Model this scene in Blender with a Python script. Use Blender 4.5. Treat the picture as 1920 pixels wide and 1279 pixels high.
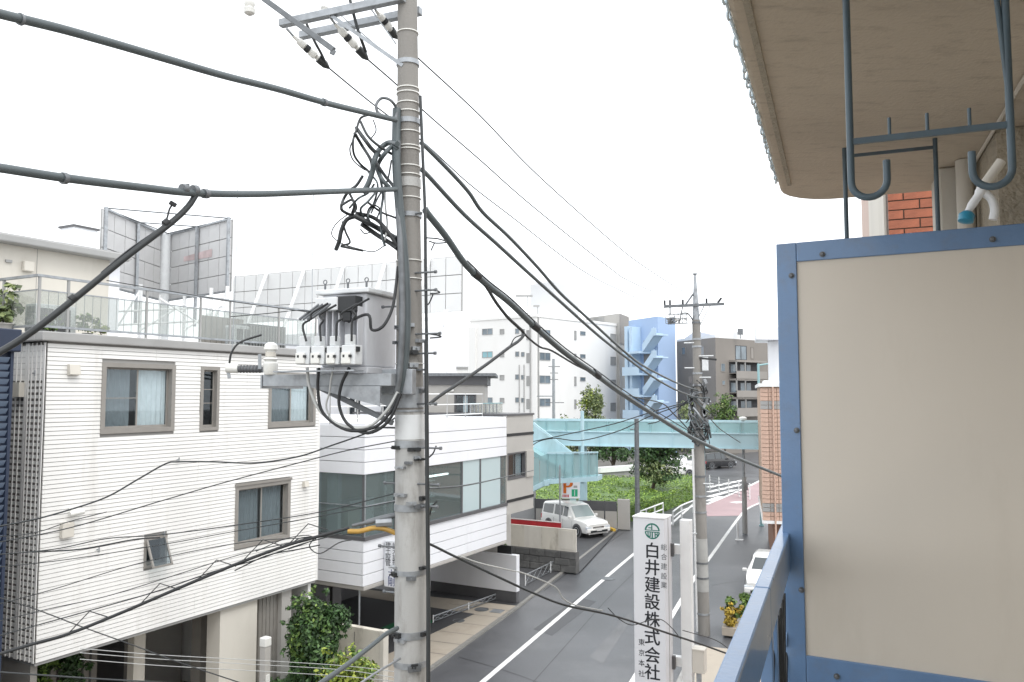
import bpy, math, random
from mathutils import Vector, Matrix, noise

# ------------------------------------------------------------------ camera, sky, sun, exposure
for o in list(bpy.data.objects): bpy.data.objects.remove(o)
R = math.radians
S = bpy.context.scene
COL = S.collection
rnd = random.Random(7)
EYE = Vector((0, 0, 7.8)); TILT = R(3.85); FPX = 28.0 / 36.0 * 1920.0
cam = bpy.data.cameras.new('camera'); cam.lens = 28.0; cam.sensor_width = 36.0
cam.clip_start = 0.05; cam.clip_end = 3000
cam_o = bpy.data.objects.new('camera', cam); COL.objects.link(cam_o)
cam_o.location = EYE; cam_o.rotation_euler = (R(90) + TILT, 0, 0)
S.camera = cam_o

SUN_EL, SUN_AZ = R(56), R(140)          # soft sun behind thin cloud, right of and behind the viewer
wd = bpy.data.worlds.new('World'); S.world = wd; wd.use_nodes = True
nt = wd.node_tree; nt.nodes.clear()
sky = nt.nodes.new('ShaderNodeTexSky'); sky.sky_type = 'NISHITA'; sky.sun_disc = False
sky.sun_elevation = SUN_EL; sky.sun_rotation = SUN_AZ; sky.dust_density = 3.0
sc_ = nt.nodes.new('ShaderNodeMixRGB'); sc_.blend_type = 'MULTIPLY'; sc_.inputs[0].default_value = 1
sc_.inputs[2].default_value = (0.1, 0.1, 0.1, 1)
cl = nt.nodes.new('ShaderNodeMixRGB'); cl.inputs[0].default_value = 0.88      # cloud cover
cl.inputs[2].default_value = (1.30, 1.33, 1.36, 1)
bgn = nt.nodes.new('ShaderNodeBackground'); bgn.inputs[1].default_value = 1.0
wo = nt.nodes.new('ShaderNodeOutputWorld')
nt.links.new(sky.outputs[0], sc_.inputs[1]); nt.links.new(sc_.outputs[0], cl.inputs[1])
nt.links.new(cl.outputs[0], bgn.inputs[0]); nt.links.new(bgn.outputs[0], wo.inputs[0])
sl = bpy.data.lights.new('sun', 'SUN'); sl.energy = 0.9; sl.angle = R(28); sl.color = (1, 0.97, 0.92)
so = bpy.data.objects.new('sun', sl); COL.objects.link(so)
sd = Vector((math.sin(SUN_AZ) * math.cos(SUN_EL), math.cos(SUN_AZ) * math.cos(SUN_EL), math.sin(SUN_EL)))
so.rotation_euler = sd.to_track_quat('Z', 'Y').to_euler(); so.location = (0, 0, 60)
vs = S.view_settings
vs.view_transform = 'Standard'; vs.look = 'None'; vs.gamma = 1; vs.use_curve_mapping = False; vs.exposure = 0.65
S.cycles.max_bounces = 8; S.cycles.transparent_max_bounces = 16

# ------------------------------------------------------------------ measuring helpers (survey of the place from the photo)
def ray(px, py):
    dx = (px - 960) / FPX; dy = (639.5 - py) / FPX
    return Vector((dx, math.cos(TILT) - dy * math.sin(TILT), math.sin(TILT) + dy * math.cos(TILT)))
def at(px, py, Y):
    r = ray(px, py); return EYE + r * (Y / r.y)
def gnd(px, py, z=0.0):
    r = ray(px, py); return EYE + r * ((z - EYE.z) / r.z)
def vplane(A, B):                       # vertical plane through two plan points
    A = Vector((A[0], A[1])); B = Vector((B[0], B[1])); n = Vector((-(B - A).y, (B - A).x))
    def f(px, py):
        r = ray(px, py); return EYE + r * (n.dot(A) / (n.x * r.x + n.y * r.y))
    return f
class Fr:                               # plan frame: u along a facade, v outwards (to the street), z up
    def __init__(s, o, ang):
        s.o = Vector((o[0], o[1], 0)); s.ang = ang
        s.u = Vector((math.sin(ang), math.cos(ang), 0)); s.v = Vector((math.cos(ang), -math.sin(ang), 0))
    def p(s, u, v, z): return s.o + s.u * u + s.v * v + Vector((0, 0, z))
    def on(s, px, py, v=0.0):           # u, z of a photo point on the plane v
        r = ray(px, py); a = s.o + s.v * v
        t = (a - Vector((0, 0, 0))).dot(s.v) / r.dot(s.v); q = EYE + r * t
        return (q - s.o).dot(s.u), q.z
    def onu(s, px, py, u=0.0):          # v, z of a photo point on the cross plane u
        r = ray(px, py); a = s.o + s.u * u
        t = a.dot(s.u) / r.dot(s.u); q = EYE + r * t
        return (q - s.o).dot(s.v), q.z
WORLD = Fr((0, 0), 0)                   # u = +Y, v = +X

# ------------------------------------------------------------------ mesh helpers
class MB:
    def __init__(s): s.v = []; s.f = []
    def poly(s, pts):
        n = len(s.v); s.v += [Vector(p) for p in pts]; s.f.append(tuple(range(n, n + len(pts)))); return s
    def hexa(s, p):
        n = len(s.v); s.v += [Vector(q) for q in p]
        for f in ((0, 3, 2, 1), (4, 5, 6, 7), (0, 1, 5, 4), (1, 2, 6, 5), (2, 3, 7, 6), (3, 0, 4, 7)):
            s.f.append(tuple(n + i for i in f))
        return s
    def box(s, fr, u0, u1, v0, v1, z0, z1):
        # plan order so that normals point outwards
        q = [(u0, v0), (u0, v1), (u1, v1), (u1, v0)]
        return s.hexa([fr.p(a, b, z0) for a, b in q] + [fr.p(a, b, z1) for a, b in q])
    def prism(s, pts, h):               # plan polygon (3-d points) extruded by vector h
        n = len(s.v); k = len(pts); h = Vector(h)
        s.v += [Vector(p) for p in pts] + [Vector(p) + h for p in pts]
        s.f.append(tuple(range(n + k - 1, n - 1, -1))); s.f.append(tuple(range(n + k, n + 2 * k)))
        for i in range(k):
            j = (i + 1) % k; s.f.append((n + i, n + j, n + k + j, n + k + i))
        return s
    def tube(s, pts, r, n=8, cap=True):
        pts = [Vector(p) for p in pts]; m = len(pts); b = len(s.v)
        rr = r if isinstance(r, (list, tuple)) else [r] * m
        t0 = (pts[1] - pts[0]).normalized()
        a = t0.orthogonal().normalized()
        for i, p in enumerate(pts):
            t = (pts[min(i + 1, m - 1)] - pts[max(i - 1, 0)])
            t = t.normalized() if t.length > 1e-9 else t0
            a = a - t * a.dot(t); a = a.normalized() if a.length > 1e-6 else t.orthogonal().normalized()
            c = t.cross(a)
            for k in range(n):
                w = 2 * math.pi * k / n
                s.v.append(p + a * (math.cos(w) * rr[i]) + c * (math.sin(w) * rr[i]))
        for i in range(m - 1):
            for k in range(n):
                l = (k + 1) % n
                s.f.append((b + i * n + k, b + i * n + l, b + (i + 1) * n + l, b + (i + 1) * n + k))
        if cap:
            s.f.append(tuple(b + k for k in reversed(range(n)))); s.f.append(tuple(b + (m - 1) * n + k for k in range(n)))
        return s
    def lathe(s, c, prof, n=16, axis=None):
        c = Vector(c); ax = Vector(axis or (0, 0, 1)).normalized(); e = ax.orthogonal().normalized(); g = ax.cross(e)
        b = len(s.v); m = len(prof)
        for r, z in prof:
            for k in range(n):
                w = 2 * math.pi * k / n
                s.v.append(c + ax * z + e * (math.cos(w) * r) + g * (math.sin(w) * r))
        for i in range(m - 1):
            for k in range(n):
                l = (k + 1) % n
                s.f.append((b + i * n + k, b + i * n + l, b + (i + 1) * n + l, b + (i + 1) * n + k))
        s.f.append(tuple(b + k for k in reversed(range(n)))); s.f.append(tuple(b + (m - 1) * n + k for k in range(n)))
        return s
    def bar(s, a, b, w, h, up=(0, 0, 1)):   # straight rectangular bar a..b
        a, b = Vector(a), Vector(b); t = (b - a).normalized(); sd = t.cross(Vector(up))
        sd = sd.normalized() if sd.length > 1e-5 else t.orthogonal().normalized()
        q = sd.cross(t).normalized(); x = sd * (w / 2); y = q * (h / 2)
        return s.hexa([a - x - y, a + x - y, b + x - y, b - x - y, a - x + y, a + x + y, b + x + y, b - x + y])
    def wall(s, fr, u0, u1, z0, z1, v0, v1, holes=()):   # slab with rectangular openings (u0,u1,z0,z1)
        us = sorted({u0, u1, *[x for h in holes for x in h[:2] if u0 < x < u1]})
        for a, b in zip(us, us[1:]):
            m = (a + b) / 2
            cut = sorted([(h[2], h[3]) for h in holes if h[0] < m < h[1]])
            z = z0
            for c, d in cut:
                if c > z: s.box(fr, a, b, v0, v1, z, c)
                z = max(z, d)
            if z < z1: s.box(fr, a, b, v0, v1, z, z1)
        return s
ORG = {}
def mesh(name, mb, off=Vector(), smooth=None):
    me = bpy.data.meshes.new(name); me.from_pydata([tuple(v - off) for v in mb.v], [], mb.f); me.update()
    if smooth:
        me.polygons.foreach_set('use_smooth', [True] * len(me.polygons)); me.set_sharp_from_angle(angle=R(smooth))
    return me
def thing(name, label, cat, loc, group=None):
    o = bpy.data.objects.new(name, None); o.empty_display_size = 0.2; COL.objects.link(o); o.location = loc
    o['label'] = label; o['category'] = cat
    if group: o['group'] = group
    ORG[o.name] = Vector(loc); return o
def part(par, name, mb, mat, smooth=None, bevel=0, label=None, stuff=False):
    off = ORG[par.name]; me = mesh(name, mb, off, smooth); me.materials.append(mat)
    o = bpy.data.objects.new(name, me); COL.objects.link(o); o.parent = par; ORG[o.name] = off
    if bevel:
        m = o.modifiers.new('bevel', 'BEVEL'); m.width = bevel; m.segments = 2; m.limit_method = 'ANGLE'; m.angle_limit = R(40)
    if label: o['label'] = label
    if stuff: o['kind'] = 'stuff'
    return o
def piece(par, name, me, loc, rz=0.0, scale=(1, 1, 1)):   # shared-mesh part
    o = bpy.data.objects.new(name, me); COL.objects.link(o); o.parent = par
    o.location = Vector(loc) - ORG[par.name]; o.rotation_euler = (0, 0, rz); o.scale = scale; return o
def solo(name, mb, mat, label, cat, group=None, smooth=None, bevel=0, stuff=False):
    zs = min(v.z for v in mb.v); c = sum(mb.v, Vector()) / len(mb.v); loc = Vector((c.x, c.y, zs))
    me = mesh(name, mb, loc, smooth); me.materials.append(mat)
    o = bpy.data.objects.new(name, me); COL.objects.link(o); o.location = loc; ORG[o.name] = loc
    o['label'] = label; o['category'] = cat
    if group: o['group'] = group
    if stuff: o['kind'] = 'stuff'
    if bevel:
        m = o.modifiers.new('bevel', 'BEVEL'); m.width = bevel; m.segments = 2; m.limit_method = 'ANGLE'; m.angle_limit = R(40)
    return o
def struct(name, mb, mat, label=None):
    me = mesh(name, mb); me.materials.append(mat); o = bpy.data.objects.new(name, me); COL.objects.link(o)
    o['kind'] = 'structure'; ORG[o.name] = Vector()
    return o
def smoothpath(pts, k=6):               # Catmull-Rom through the points
    P = [Vector(p) for p in pts]; P = [P[0] * 2 - P[1]] + P + [P[-1] * 2 - P[-2]]; out = []
    for i in range(1, len(P) - 2):
        a, b, c, d = P[i - 1:i + 3]
        for j in range(k):
            t = j / k
            out.append(0.5 * (2 * b + (c - a) * t + (2 * a - 5 * b + 4 * c - d) * t * t + (3 * b - a - 3 * c + d) * t ** 3))
    out.append(P[-2]); return out

# ------------------------------------------------------------------ materials
def mat(name, col, rough=0.6, metal=0.0, var=0.0, vs_=3.0, bump=0.0, bs=40.0, dirt=None, dirt_amt=0.0, dirt_s=1.2, stretch=None, spec=0.5, coat=0.0, world=False):
    m = bpy.data.materials.new(name); m.use_nodes = True; n = m.node_tree; b = n.nodes['Principled BSDF']
    b.inputs['Roughness'].default_value = rough; b.inputs['Metallic'].default_value = metal
    b.inputs['Specular IOR Level'].default_value = spec
    if coat: b.inputs['Coat Weight'].default_value = coat; b.inputs['Coat Roughness'].default_value = 0.08
    c4 = (*col, 1)
    b.inputs['Base Color'].default_value = c4
    tc = n.nodes.new('ShaderNodeTexCoord'); src = tc.outputs['Object']
    if world: src = n.nodes.new('ShaderNodeNewGeometry').outputs['Position']
    if stretch:
        mp = n.nodes.new('ShaderNodeMapping'); mp.inputs['Scale'].default_value = stretch
        n.links.new(src, mp.inputs[0]); src = mp.outputs[0]
    last = None
    if var:
        t = n.nodes.new('ShaderNodeTexNoise'); t.inputs['Scale'].default_value = vs_; t.inputs['Detail'].default_value = 6
        n.links.new(src, t.inputs['Vector'])
        r = n.nodes.new('ShaderNodeMapRange'); r.inputs[1].default_value = .3; r.inputs[2].default_value = .7
        r.inputs[3].default_value = 1 - var; r.inputs[4].default_value = 1 + var
        n.links.new(t.outputs[0], r.inputs[0])
        x = n.nodes.new('ShaderNodeMixRGB'); x.blend_type = 'MULTIPLY'; x.inputs[0].default_value = 1; x.inputs[1].default_value = c4
        n.links.new(r.outputs[0], x.inputs[2]); last = x.outputs[0]
        rr = n.nodes.new('ShaderNodeMapRange'); rr.inputs[3].default_value = max(0.02, rough - .12); rr.inputs[4].default_value = min(1, rough + .12)
        n.links.new(t.outputs[0], rr.inputs[0]); n.links.new(rr.outputs[0], b.inputs['Roughness'])
    if dirt:
        t = n.nodes.new('ShaderNodeTexNoise'); t.inputs['Scale'].default_value = dirt_s; t.inputs['Detail'].default_value = 9; t.inputs['Roughness'].default_value = .68
        n.links.new(src, t.inputs['Vector'])
        r = n.nodes.new('ShaderNodeMapRange'); r.inputs[1].default_value = .52; r.inputs[2].default_value = .72; r.inputs[4].default_value = dirt_amt
        n.links.new(t.outputs[0], r.inputs[0])
        x = n.nodes.new('ShaderNodeMixRGB'); x.inputs[1].default_value = c4; x.inputs[2].default_value = (*dirt, 1)
        if last: n.links.new(last, x.inputs[1])
        n.links.new(r.outputs[0], x.inputs[0]); last = x.outputs[0]
    if last: n.links.new(last, b.inputs['Base Color'])
    if bump:
        t = n.nodes.new('ShaderNodeTexNoise'); t.inputs['Scale'].default_value = bs; t.inputs['Detail'].default_value = 5
        n.links.new(tc.outputs['Object'], t.inputs['Vector'])
        u = n.nodes.new('ShaderNodeBump'); u.inputs['Strength'].default_value = bump; u.inputs['Distance'].default_value = 0.02
        n.links.new(t.outputs[0], u.inputs['Height']); n.links.new(u.outputs[0], b.inputs['Normal'])
    return m
def leafmat(name, col, col2, rough=.55):
    m = mat(name, col, rough, var=.3, vs_=2.0); n = m.node_tree; b = n.nodes['Principled BSDF']
    src = b.inputs['Base Color'].links[0].from_socket
    ge = n.nodes.new('ShaderNodeNewGeometry'); ra = n.nodes.new('ShaderNodeMapRange'); ra.inputs[3].default_value = .45; ra.inputs[4].default_value = 1.5
    n.links.new(ge.outputs['Random Per Island'], ra.inputs[0])
    pw = n.nodes.new('ShaderNodeMath'); pw.operation = 'POWER'; pw.inputs[1].default_value = 3; n.links.new(ge.outputs['Random Per Island'], pw.inputs[0])
    mx = n.nodes.new('ShaderNodeMixRGB'); mx.inputs[2].default_value = (*col2, 1); n.links.new(pw.outputs[0], mx.inputs[0]); n.links.new(src, mx.inputs[1])
    ml = n.nodes.new('ShaderNodeMixRGB'); ml.blend_type = 'MULTIPLY'; ml.inputs[0].default_value = 1; n.links.new(mx.outputs[0], ml.inputs[1]); n.links.new(ra.outputs[0], ml.inputs[2])
    n.links.new(ml.outputs[0], b.inputs['Base Color'])
    b.inputs['Subsurface Weight'].default_value = 0.0
    return m
def glass(name, tint=(.55, .6, .62), rough=0.02, refl=1.5, opaque=0.0, ocol=(.3, .3, .3)):
    m = bpy.data.materials.new(name); m.use_nodes = True; n = m.node_tree; n.nodes.clear()
    tr = n.nodes.new('ShaderNodeBsdfTransparent'); tr.inputs[0].default_value = (*tint, 1)
    gl = n.nodes.new('ShaderNodeBsdfGlossy'); gl.inputs['Roughness'].default_value = rough; gl.inputs[0].default_value = (.9, .95, 1, 1)
    lw = n.nodes.new('ShaderNodeLayerWeight'); lw.inputs[0].default_value = .5
    pw = n.nodes.new('ShaderNodeMath'); pw.operation = 'POWER'; pw.inputs[1].default_value = 4.0; n.links.new(lw.outputs['Facing'], pw.inputs[0])
    fr = n.nodes.new('ShaderNodeMapRange'); fr.inputs[3].default_value = ((refl - 1) / (refl + 1)) ** 2; n.links.new(pw.outputs[0], fr.inputs[0])
    mx = n.nodes.new('ShaderNodeMixShader'); out = n.nodes.new('ShaderNodeOutputMaterial')
    base = tr.outputs[0]
    if opaque:
        df = n.nodes.new('ShaderNodeBsdfDiffuse'); df.inputs[0].default_value = (*ocol, 1)
        m2 = n.nodes.new('ShaderNodeMixShader'); m2.inputs[0].default_value = opaque
        n.links.new(tr.outputs[0], m2.inputs[1]); n.links.new(df.outputs[0], m2.inputs[2]); base = m2.outputs[0]
    n.links.new(fr.outputs[0], mx.inputs[0]); n.links.new(base, mx.inputs[1]); n.links.new(gl.outputs[0], mx.inputs[2])
    n.links.new(mx.outputs[0], out.inputs[0]); return m
M = {}
M['asphalt'] = mat('asphalt', (.095, .098, .106), .36, var=.2, vs_=.45, bump=.3, bs=90, dirt=(.155, .157, .163), dirt_amt=.7, dirt_s=.25)
M['asphalt2'] = mat('dark asphalt', (.055, .056, .06), .6, var=.2, vs_=.6, bump=.3, bs=80)
M['soil'] = mat('ground', (.12, .115, .105), .9, var=.25, vs_=.4, bump=.3, bs=30)
M['tan'] = mat('tan concrete', (.40, .355, .295), .8, var=.10, vs_=.5, bump=.2, bs=60, dirt=(.24, .20, .16), dirt_amt=.55, dirt_s=.5)
M['conc'] = mat('grey concrete', (.33, .33, .32), .85, var=.14, vs_=1.2, bump=.3, bs=40, dirt=(.14, .135, .12), dirt_amt=.6, dirt_s=1.0)
M['kerb'] = mat('kerb concrete', (.24, .235, .22), .85, var=.2, vs_=1.5, bump=.3, bs=40, dirt=(.09, .09, .07), dirt_amt=.6, dirt_s=1.4)
M['paint'] = mat('road paint', (.74, .74, .73), .65, var=.10, vs_=2.5, dirt=(.22, .22, .22), dirt_amt=.6, dirt_s=5)
M['redroad'] = mat('red road surface', (.36, .25, .26), .6, var=.10, vs_=.5, bump=.2, bs=90, dirt=(.22, .18, .18), dirt_amt=.4, dirt_s=.4)
M['brickbrown'] = mat('brown brick', (.26, .145, .10), .8, var=.12, vs_=5)
M['tube'] = mat('fluorescent tube', (.9, .9, .9), .4)
_b = M['tube'].node_tree.nodes['Principled BSDF']; _b.inputs['Emission Color'].default_value = (.95, 1, 1, 1); _b.inputs['Emission Strength'].default_value = 3.0
M['white'] = mat('white siding', (.80, .795, .775), .55, var=.05, vs_=1.2, dirt=(.52, .50, .46), dirt_amt=.5, dirt_s=1.6, stretch=(1, 1, .10), world=True)
M['joint'] = mat('siding joint', (.30, .295, .285), .9)
M['band'] = mat('white metal panel', (.78, .79, .82), .35, var=.03, vs_=.6, dirt=(.62, .63, .64), dirt_amt=.3, dirt_s=.7, stretch=(1, 1, .3))
M['taupe'] = mat('taupe frame', (.27, .255, .235), .45, var=.06, vs_=5)
M['fascia'] = mat('grey fascia', (.34, .34, .335), .5, var=.07, vs_=1.5, dirt=(.25, .25, .24), dirt_amt=.4, dirt_s=1)
M['cream'] = mat('cream wall', (.62, .59, .53), .75, var=.05, vs_=1, bump=.1, bs=60, dirt=(.40, .37, .31), dirt_amt=.45, dirt_s=.8, stretch=(1, 1, .3))
M['creamdirty'] = mat('stained cream concrete', (.60, .565, .49), .85, var=.08, vs_=2, bump=.3, bs=30, dirt=(.22, .19, .15), dirt_amt=.75, dirt_s=1.6, stretch=(1, 1, .35))
M['greige'] = mat('warm grey cladding', (.42, .405, .38), .6, var=.05, vs_=1, dirt=(.30, .29, .27), dirt_amt=.3, dirt_s=.8)
M['darkgrey'] = mat('dark grey', (.10, .10, .105), .5, var=.1, vs_=3)
M['black'] = mat('black rubber', (.022, .024, .026), .5, var=.15, vs_=6)
M['cable'] = mat('grey cable sheath', (.075, .092, .098), .42, var=.15, vs_=3)
M['cabledark'] = mat('dark cable sheath', (.03, .034, .036), .45, var=.2, vs_=3)
M['cablewhite'] = mat('pale cable sheath', (.45, .46, .45), .45, var=.1, vs_=3)
M['galv'] = mat('galvanised steel', (.34, .36, .38), .45, .55, var=.18, vs_=9, dirt=(.15, .14, .13), dirt_amt=.5, dirt_s=4)
M['steeldark'] = mat('weathered steel', (.16, .17, .18), .5, .4, var=.25, vs_=9)
M['porcelain'] = mat('white porcelain', (.74, .74, .71), .25, var=.05, vs_=6, dirt=(.45, .42, .35), dirt_amt=.4, dirt_s=6)
M['polyplast'] = mat('pale plastic', (.66, .68, .69), .35, var=.05, vs_=5, dirt=(.4, .4, .4), dirt_amt=.3, dirt_s=8)
M['trafo'] = mat('grey transformer paint', (.55, .56, .585), .4, var=.05, vs_=3, dirt=(.36, .36, .38), dirt_amt=.4, dirt_s=3, stretch=(1, 1, .3))
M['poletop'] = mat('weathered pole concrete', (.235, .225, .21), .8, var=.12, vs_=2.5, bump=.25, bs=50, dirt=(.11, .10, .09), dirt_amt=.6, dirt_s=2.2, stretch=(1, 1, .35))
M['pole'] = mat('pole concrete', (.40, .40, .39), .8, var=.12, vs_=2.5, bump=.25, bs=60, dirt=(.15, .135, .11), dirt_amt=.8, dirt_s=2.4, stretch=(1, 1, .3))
M['bluepaint'] = mat('blue paint', (.135, .24, .42), .32, coat=.3, var=.08, vs_=4, bump=.06, bs=60, dirt=(.17, .20, .25), dirt_amt=.45, dirt_s=7)
M['hanger'] = mat('blue grey hanger paint', (.085, .125, .155), .45, var=.15, vs_=6, dirt=(.05, .06, .06), dirt_amt=.5, dirt_s=8)
M['beige'] = mat('beige panel', (.68, .625, .545), .55, var=.03, vs_=1.5, bump=.04, bs=30, dirt=(.55, .50, .42), dirt_amt=.35, dirt_s=2.5, stretch=(1, 1, .25))
M['soffit'] = mat('painted soffit', (.58, .50, .40), .85, var=.07, vs_=1.2, bump=.22, bs=60, dirt=(.26, .21, .16), dirt_amt=.42, dirt_s=11, stretch=(.7, 2.2, 1))
M['stucco'] = mat('textured stucco', (.44, .39, .31), .9, var=.1, vs_=6, bump=1.0, bs=45)
M['brick'] = mat('orange brick', (.33, .11, .06), .75, var=.2, vs_=9, bump=.25, bs=90)
M['mortar'] = mat('dark mortar', (.10, .07, .055), .95, var=.1, vs_=8)
M['pink'] = mat('pale pink render', (.56, .43, .37), .8, var=.05, vs_=2)
M['window'] = glass('window glass', (.86, .90, .91))
M['windowdark'] = glass('dark window glass', (.68, .73, .75))
M['officeglass'] = glass('grey green office glass', (.74, .80, .80), .03, 1.7, .22, (.30, .37, .37))
M['frost'] = glass('frosted pale glass', (.6, .68, .7), .12, 1.45, .75, (.60, .72, .74))
M['railglass'] = glass('balcony glass', (.82, .84, .83), .03, 1.4, .18, (.62, .63, .6))
M['curtain'] = mat('white curtain', (.80, .81, .82), .9, var=.05, vs_=8)
M['curtaingrey'] = mat('grey blind', (.26, .275, .29), .9, var=.05, vs_=8)
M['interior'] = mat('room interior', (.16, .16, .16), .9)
M['hedge'] = leafmat('hedge leaves', (.17, .28, .045), (.24, .34, .05))
M['leaf'] = leafmat('green leaves', (.07, .14, .03), (.16, .23, .05))
M['leafdark'] = leafmat('dark green leaves', (.036, .085, .026), (.075, .14, .04))
M['leaflime'] = leafmat('lime leaves', (.17, .24, .035), (.30, .33, .05))
M['leafpale'] = leafmat('pale green leaves', (.14, .19, .075), (.24, .27, .11))
M['leafyellow'] = leafmat('yellow leaves', (.34, .24, .03), (.5, .36, .05))
M['bark'] = mat('bark', (.085, .066, .048), .9, var=.3, vs_=6, bump=.6, bs=20)
M['teal'] = mat('pale aqua bridge paint', (.47, .66, .725), .5, var=.05, vs_=.8, dirt=(.30, .42, .43), dirt_amt=.55, dirt_s=.9, stretch=(1, 1, .3))
M['tealdark'] = mat('aqua bridge panel', (.26, .43, .45), .5, var=.06, vs_=1)
M['tealglass'] = glass('aqua bridge screen', (.72, .84, .85), .1, 1.4, .45, (.50, .68, .70))
M['carwhite'] = mat('white car paint', (.78, .78, .76), .25, coat=.6)
M['carblack'] = mat('black car paint', (.012, .012, .014), .2, coat=.8)
M['carglass'] = mat('car glass', (.05, .06, .065), .06, spec=.8)
M['carglasspale'] = mat('windscreen glass', (.26, .31, .31), .08, spec=.8)
M['chrome'] = mat('chrome', (.6, .6, .6), .2, 1.0)
M['lamp'] = mat('headlamp lens', (.62, .66, .70), .12, spec=.8)
M['aptwhite'] = mat('white apartment render', (.80, .795, .78), .75, var=.03, vs_=.12, dirt=(.66, .645, .61), dirt_amt=.35, dirt_s=.15, stretch=(1, 1, .25))
M['aptgrey'] = mat('warm grey tower render', (.43, .42, .40), .8, var=.05, vs_=.2)
M['aptgreydark'] = mat('dark stair tower', (.27, .255, .24), .8, var=.05, vs_=.2)
M['aptblue'] = mat('blue building paint', (.34, .46, .66), .7, var=.04, vs_=.2)
M['aptbluelight'] = mat('pale blue stairs', (.46, .60, .74), .6, var=.05, vs_=.4)
M['brown'] = mat('taupe building tile', (.235, .215, .195), .75, var=.06, vs_=.3)
M['brownlight'] = mat('taupe balcony', (.29, .27, .25), .75, var=.06, vs_=.4)
M['farwin'] = mat('far window glass', (.16, .20, .23), .12, spec=.7, var=.3, vs_=.6)
M['farwinteal'] = mat('teal far window', (.22, .42, .47), .2, spec=.6)
M['shadowdark'] = mat('dark shade and frame tone', (.06, .06, .065), .8)  # shade of garage and balcony recesses put into the colour; also one window frame
M['navy'] = mat('navy siding', (.022, .034, .065), .5, var=.08, vs_=3)
M['navylight'] = mat('blue grey louvre', (.20, .26, .36), .45, var=.06, vs_=3)
M['signwhite'] = mat('sign face', (.72, .735, .77), .4, var=.02, vs_=1.5)
M['ink'] = mat('black lettering', (.012, .014, .02), .5)
M['greyink'] = mat('grey lettering', (.10, .11, .12), .5)
M['greenink'] = mat('green emblem', (.015, .17, .13), .45)
M['blueink'] = mat('navy lettering', (.02, .035, .16), .5)
M['orangeink'] = mat('orange sign print', (.62, .14, .012), .45, var=.3, vs_=5)
M['redink'] = mat('red paint', (.40, .022, .03), .5, var=.15, vs_=3)
M['greensign'] = mat('green sign print', (.015, .33, .17), .45)
M['yellow'] = mat('yellow paint', (.60, .38, .05), .6, var=.15, vs_=3)
M['yellowcable'] = mat('yellow cable guard', (.45, .27, .06), .5, var=.25, vs_=9)
M['bbgrey'] = mat('weathered billboard back', (.56, .56, .56), .7, var=.10, vs_=.8, dirt=(.42, .41, .40), dirt_amt=.5, dirt_s=.7)
M['bbwhite'] = mat('pale billboard back', (.66, .665, .66), .6, var=.04, vs_=.4)
M['whitesteel'] = mat('white painted steel', (.78, .79, .79), .45, var=.04, vs_=3)
M['stonewall'] = mat('dark stained stone wall', (.10, .10, .098), .85, var=.3, vs_=1.2, bump=.5, bs=12, dirt=(.26, .26, .25), dirt_amt=.6, dirt_s=1.6)
M['brickpale'] = mat('salmon tile', (.55, .38, .30), .7, var=.12, vs_=6)
M['tilejoint'] = mat('tile joint', (.45, .33, .25), .9)
M['greentarp'] = mat('green sheet', (.02, .16, .07), .6)
M['bluecap'] = mat('blue plastic', (.03, .23, .36), .35)
M['whiteplastic'] = mat('white plastic', (.72, .73, .74), .35)
# ------------------------------------------------------------------ ground, road, pavements
AST = R(22.2)                                    # street direction
ST = Fr((0, 0), AST)
def zz(p, z): return Vector((p.x, p.y, z))
struct('ground', MB().poly([(-400, -60, -.02), (400, -60, -.02), (400, 900, -.02), (-400, 900, -.02)]), M['soil'])
Lk = [gnd(810, 1251), gnd(968, 1139), gnd(1070, 1060), gnd(1160, 990), gnd(1245, 935), gnd(1318, 886), gnd(1360, 862), gnd(1392, 848)]
d0 = (Lk[0] - Lk[1]).normalized(); Lk = [Lk[0] + d0 * 42] + Lk
Rk = [gnd(1310, 1215), gnd(1352, 1120), gnd(1392, 1050), gnd(1432, 985), gnd(1446, 930), gnd(1450, 890), gnd(1452, 866), gnd(1450, 850)]
d1 = (Rk[0] - Rk[1]).normalized(); Rk = [Rk[0] + d1 * 48] + Rk
mb = MB()
for i in range(len(Lk) - 1): mb.poly([zz(Lk[i], 0), zz(Rk[i], 0), zz(Rk[i + 1], 0), zz(Lk[i + 1], 0)])
struct('road', mb, M['asphalt'])
# far road turning off to the right beyond the bridge
mb = MB().poly([zz(Lk[-1], .001), zz(Rk[-1], .001), Vector((60, 96, .001)), Vector((60, 112, .001))]); struct('far_road', mb, M['asphalt'])
def strip(name, pts, w, m, z=.006):
    mb = MB(); P = smoothpath([zz(p, z) for p in pts], 5)
    for a, b, c in zip(P, P[1:], P[2:] + [P[-1] * 2 - P[-2]]):
        t = (b - a).normalized(); t2 = (c - b).normalized()
        n = Vector((t.y, -t.x, 0)) * (w / 2); n2 = Vector((t2.y, -t2.x, 0)) * (w / 2)
        mb.poly([a - n, a + n, b + n2, b - n2])
    return struct(name, mb, m)
a, b = gnd(905, 1279), gnd(1187, 1040)
strip('road_line', [a - (b - a) * 1.4, a, a.lerp(b, .5), b, gnd(1255, 985), gnd(1312, 935)], .17, M['paint'])
c = gnd(1267, 1143); d = gnd(1306, 1078)
strip('road_line', [c - (d - c) * 4, c - (d - c) * 2, c, d, gnd(1330, 1047), gnd(1389, 966), gnd(1407, 951), gnd(1432, 940)], .17, M['paint'])
strip('road_line', [gnd(1325, 946), gnd(1389, 919), gnd(1432, 898)], .25, M['paint'], .010)
struct('red_road_surface', MB().poly([gnd(1322, 948, .004), gnd(1326, 968, .004), gnd(1389, 967, .004), gnd(1407, 952, .004), gnd(1436, 941, .004), gnd(1440, 896, .004), gnd(1389, 920, .004)]), M['redroad'])
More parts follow.
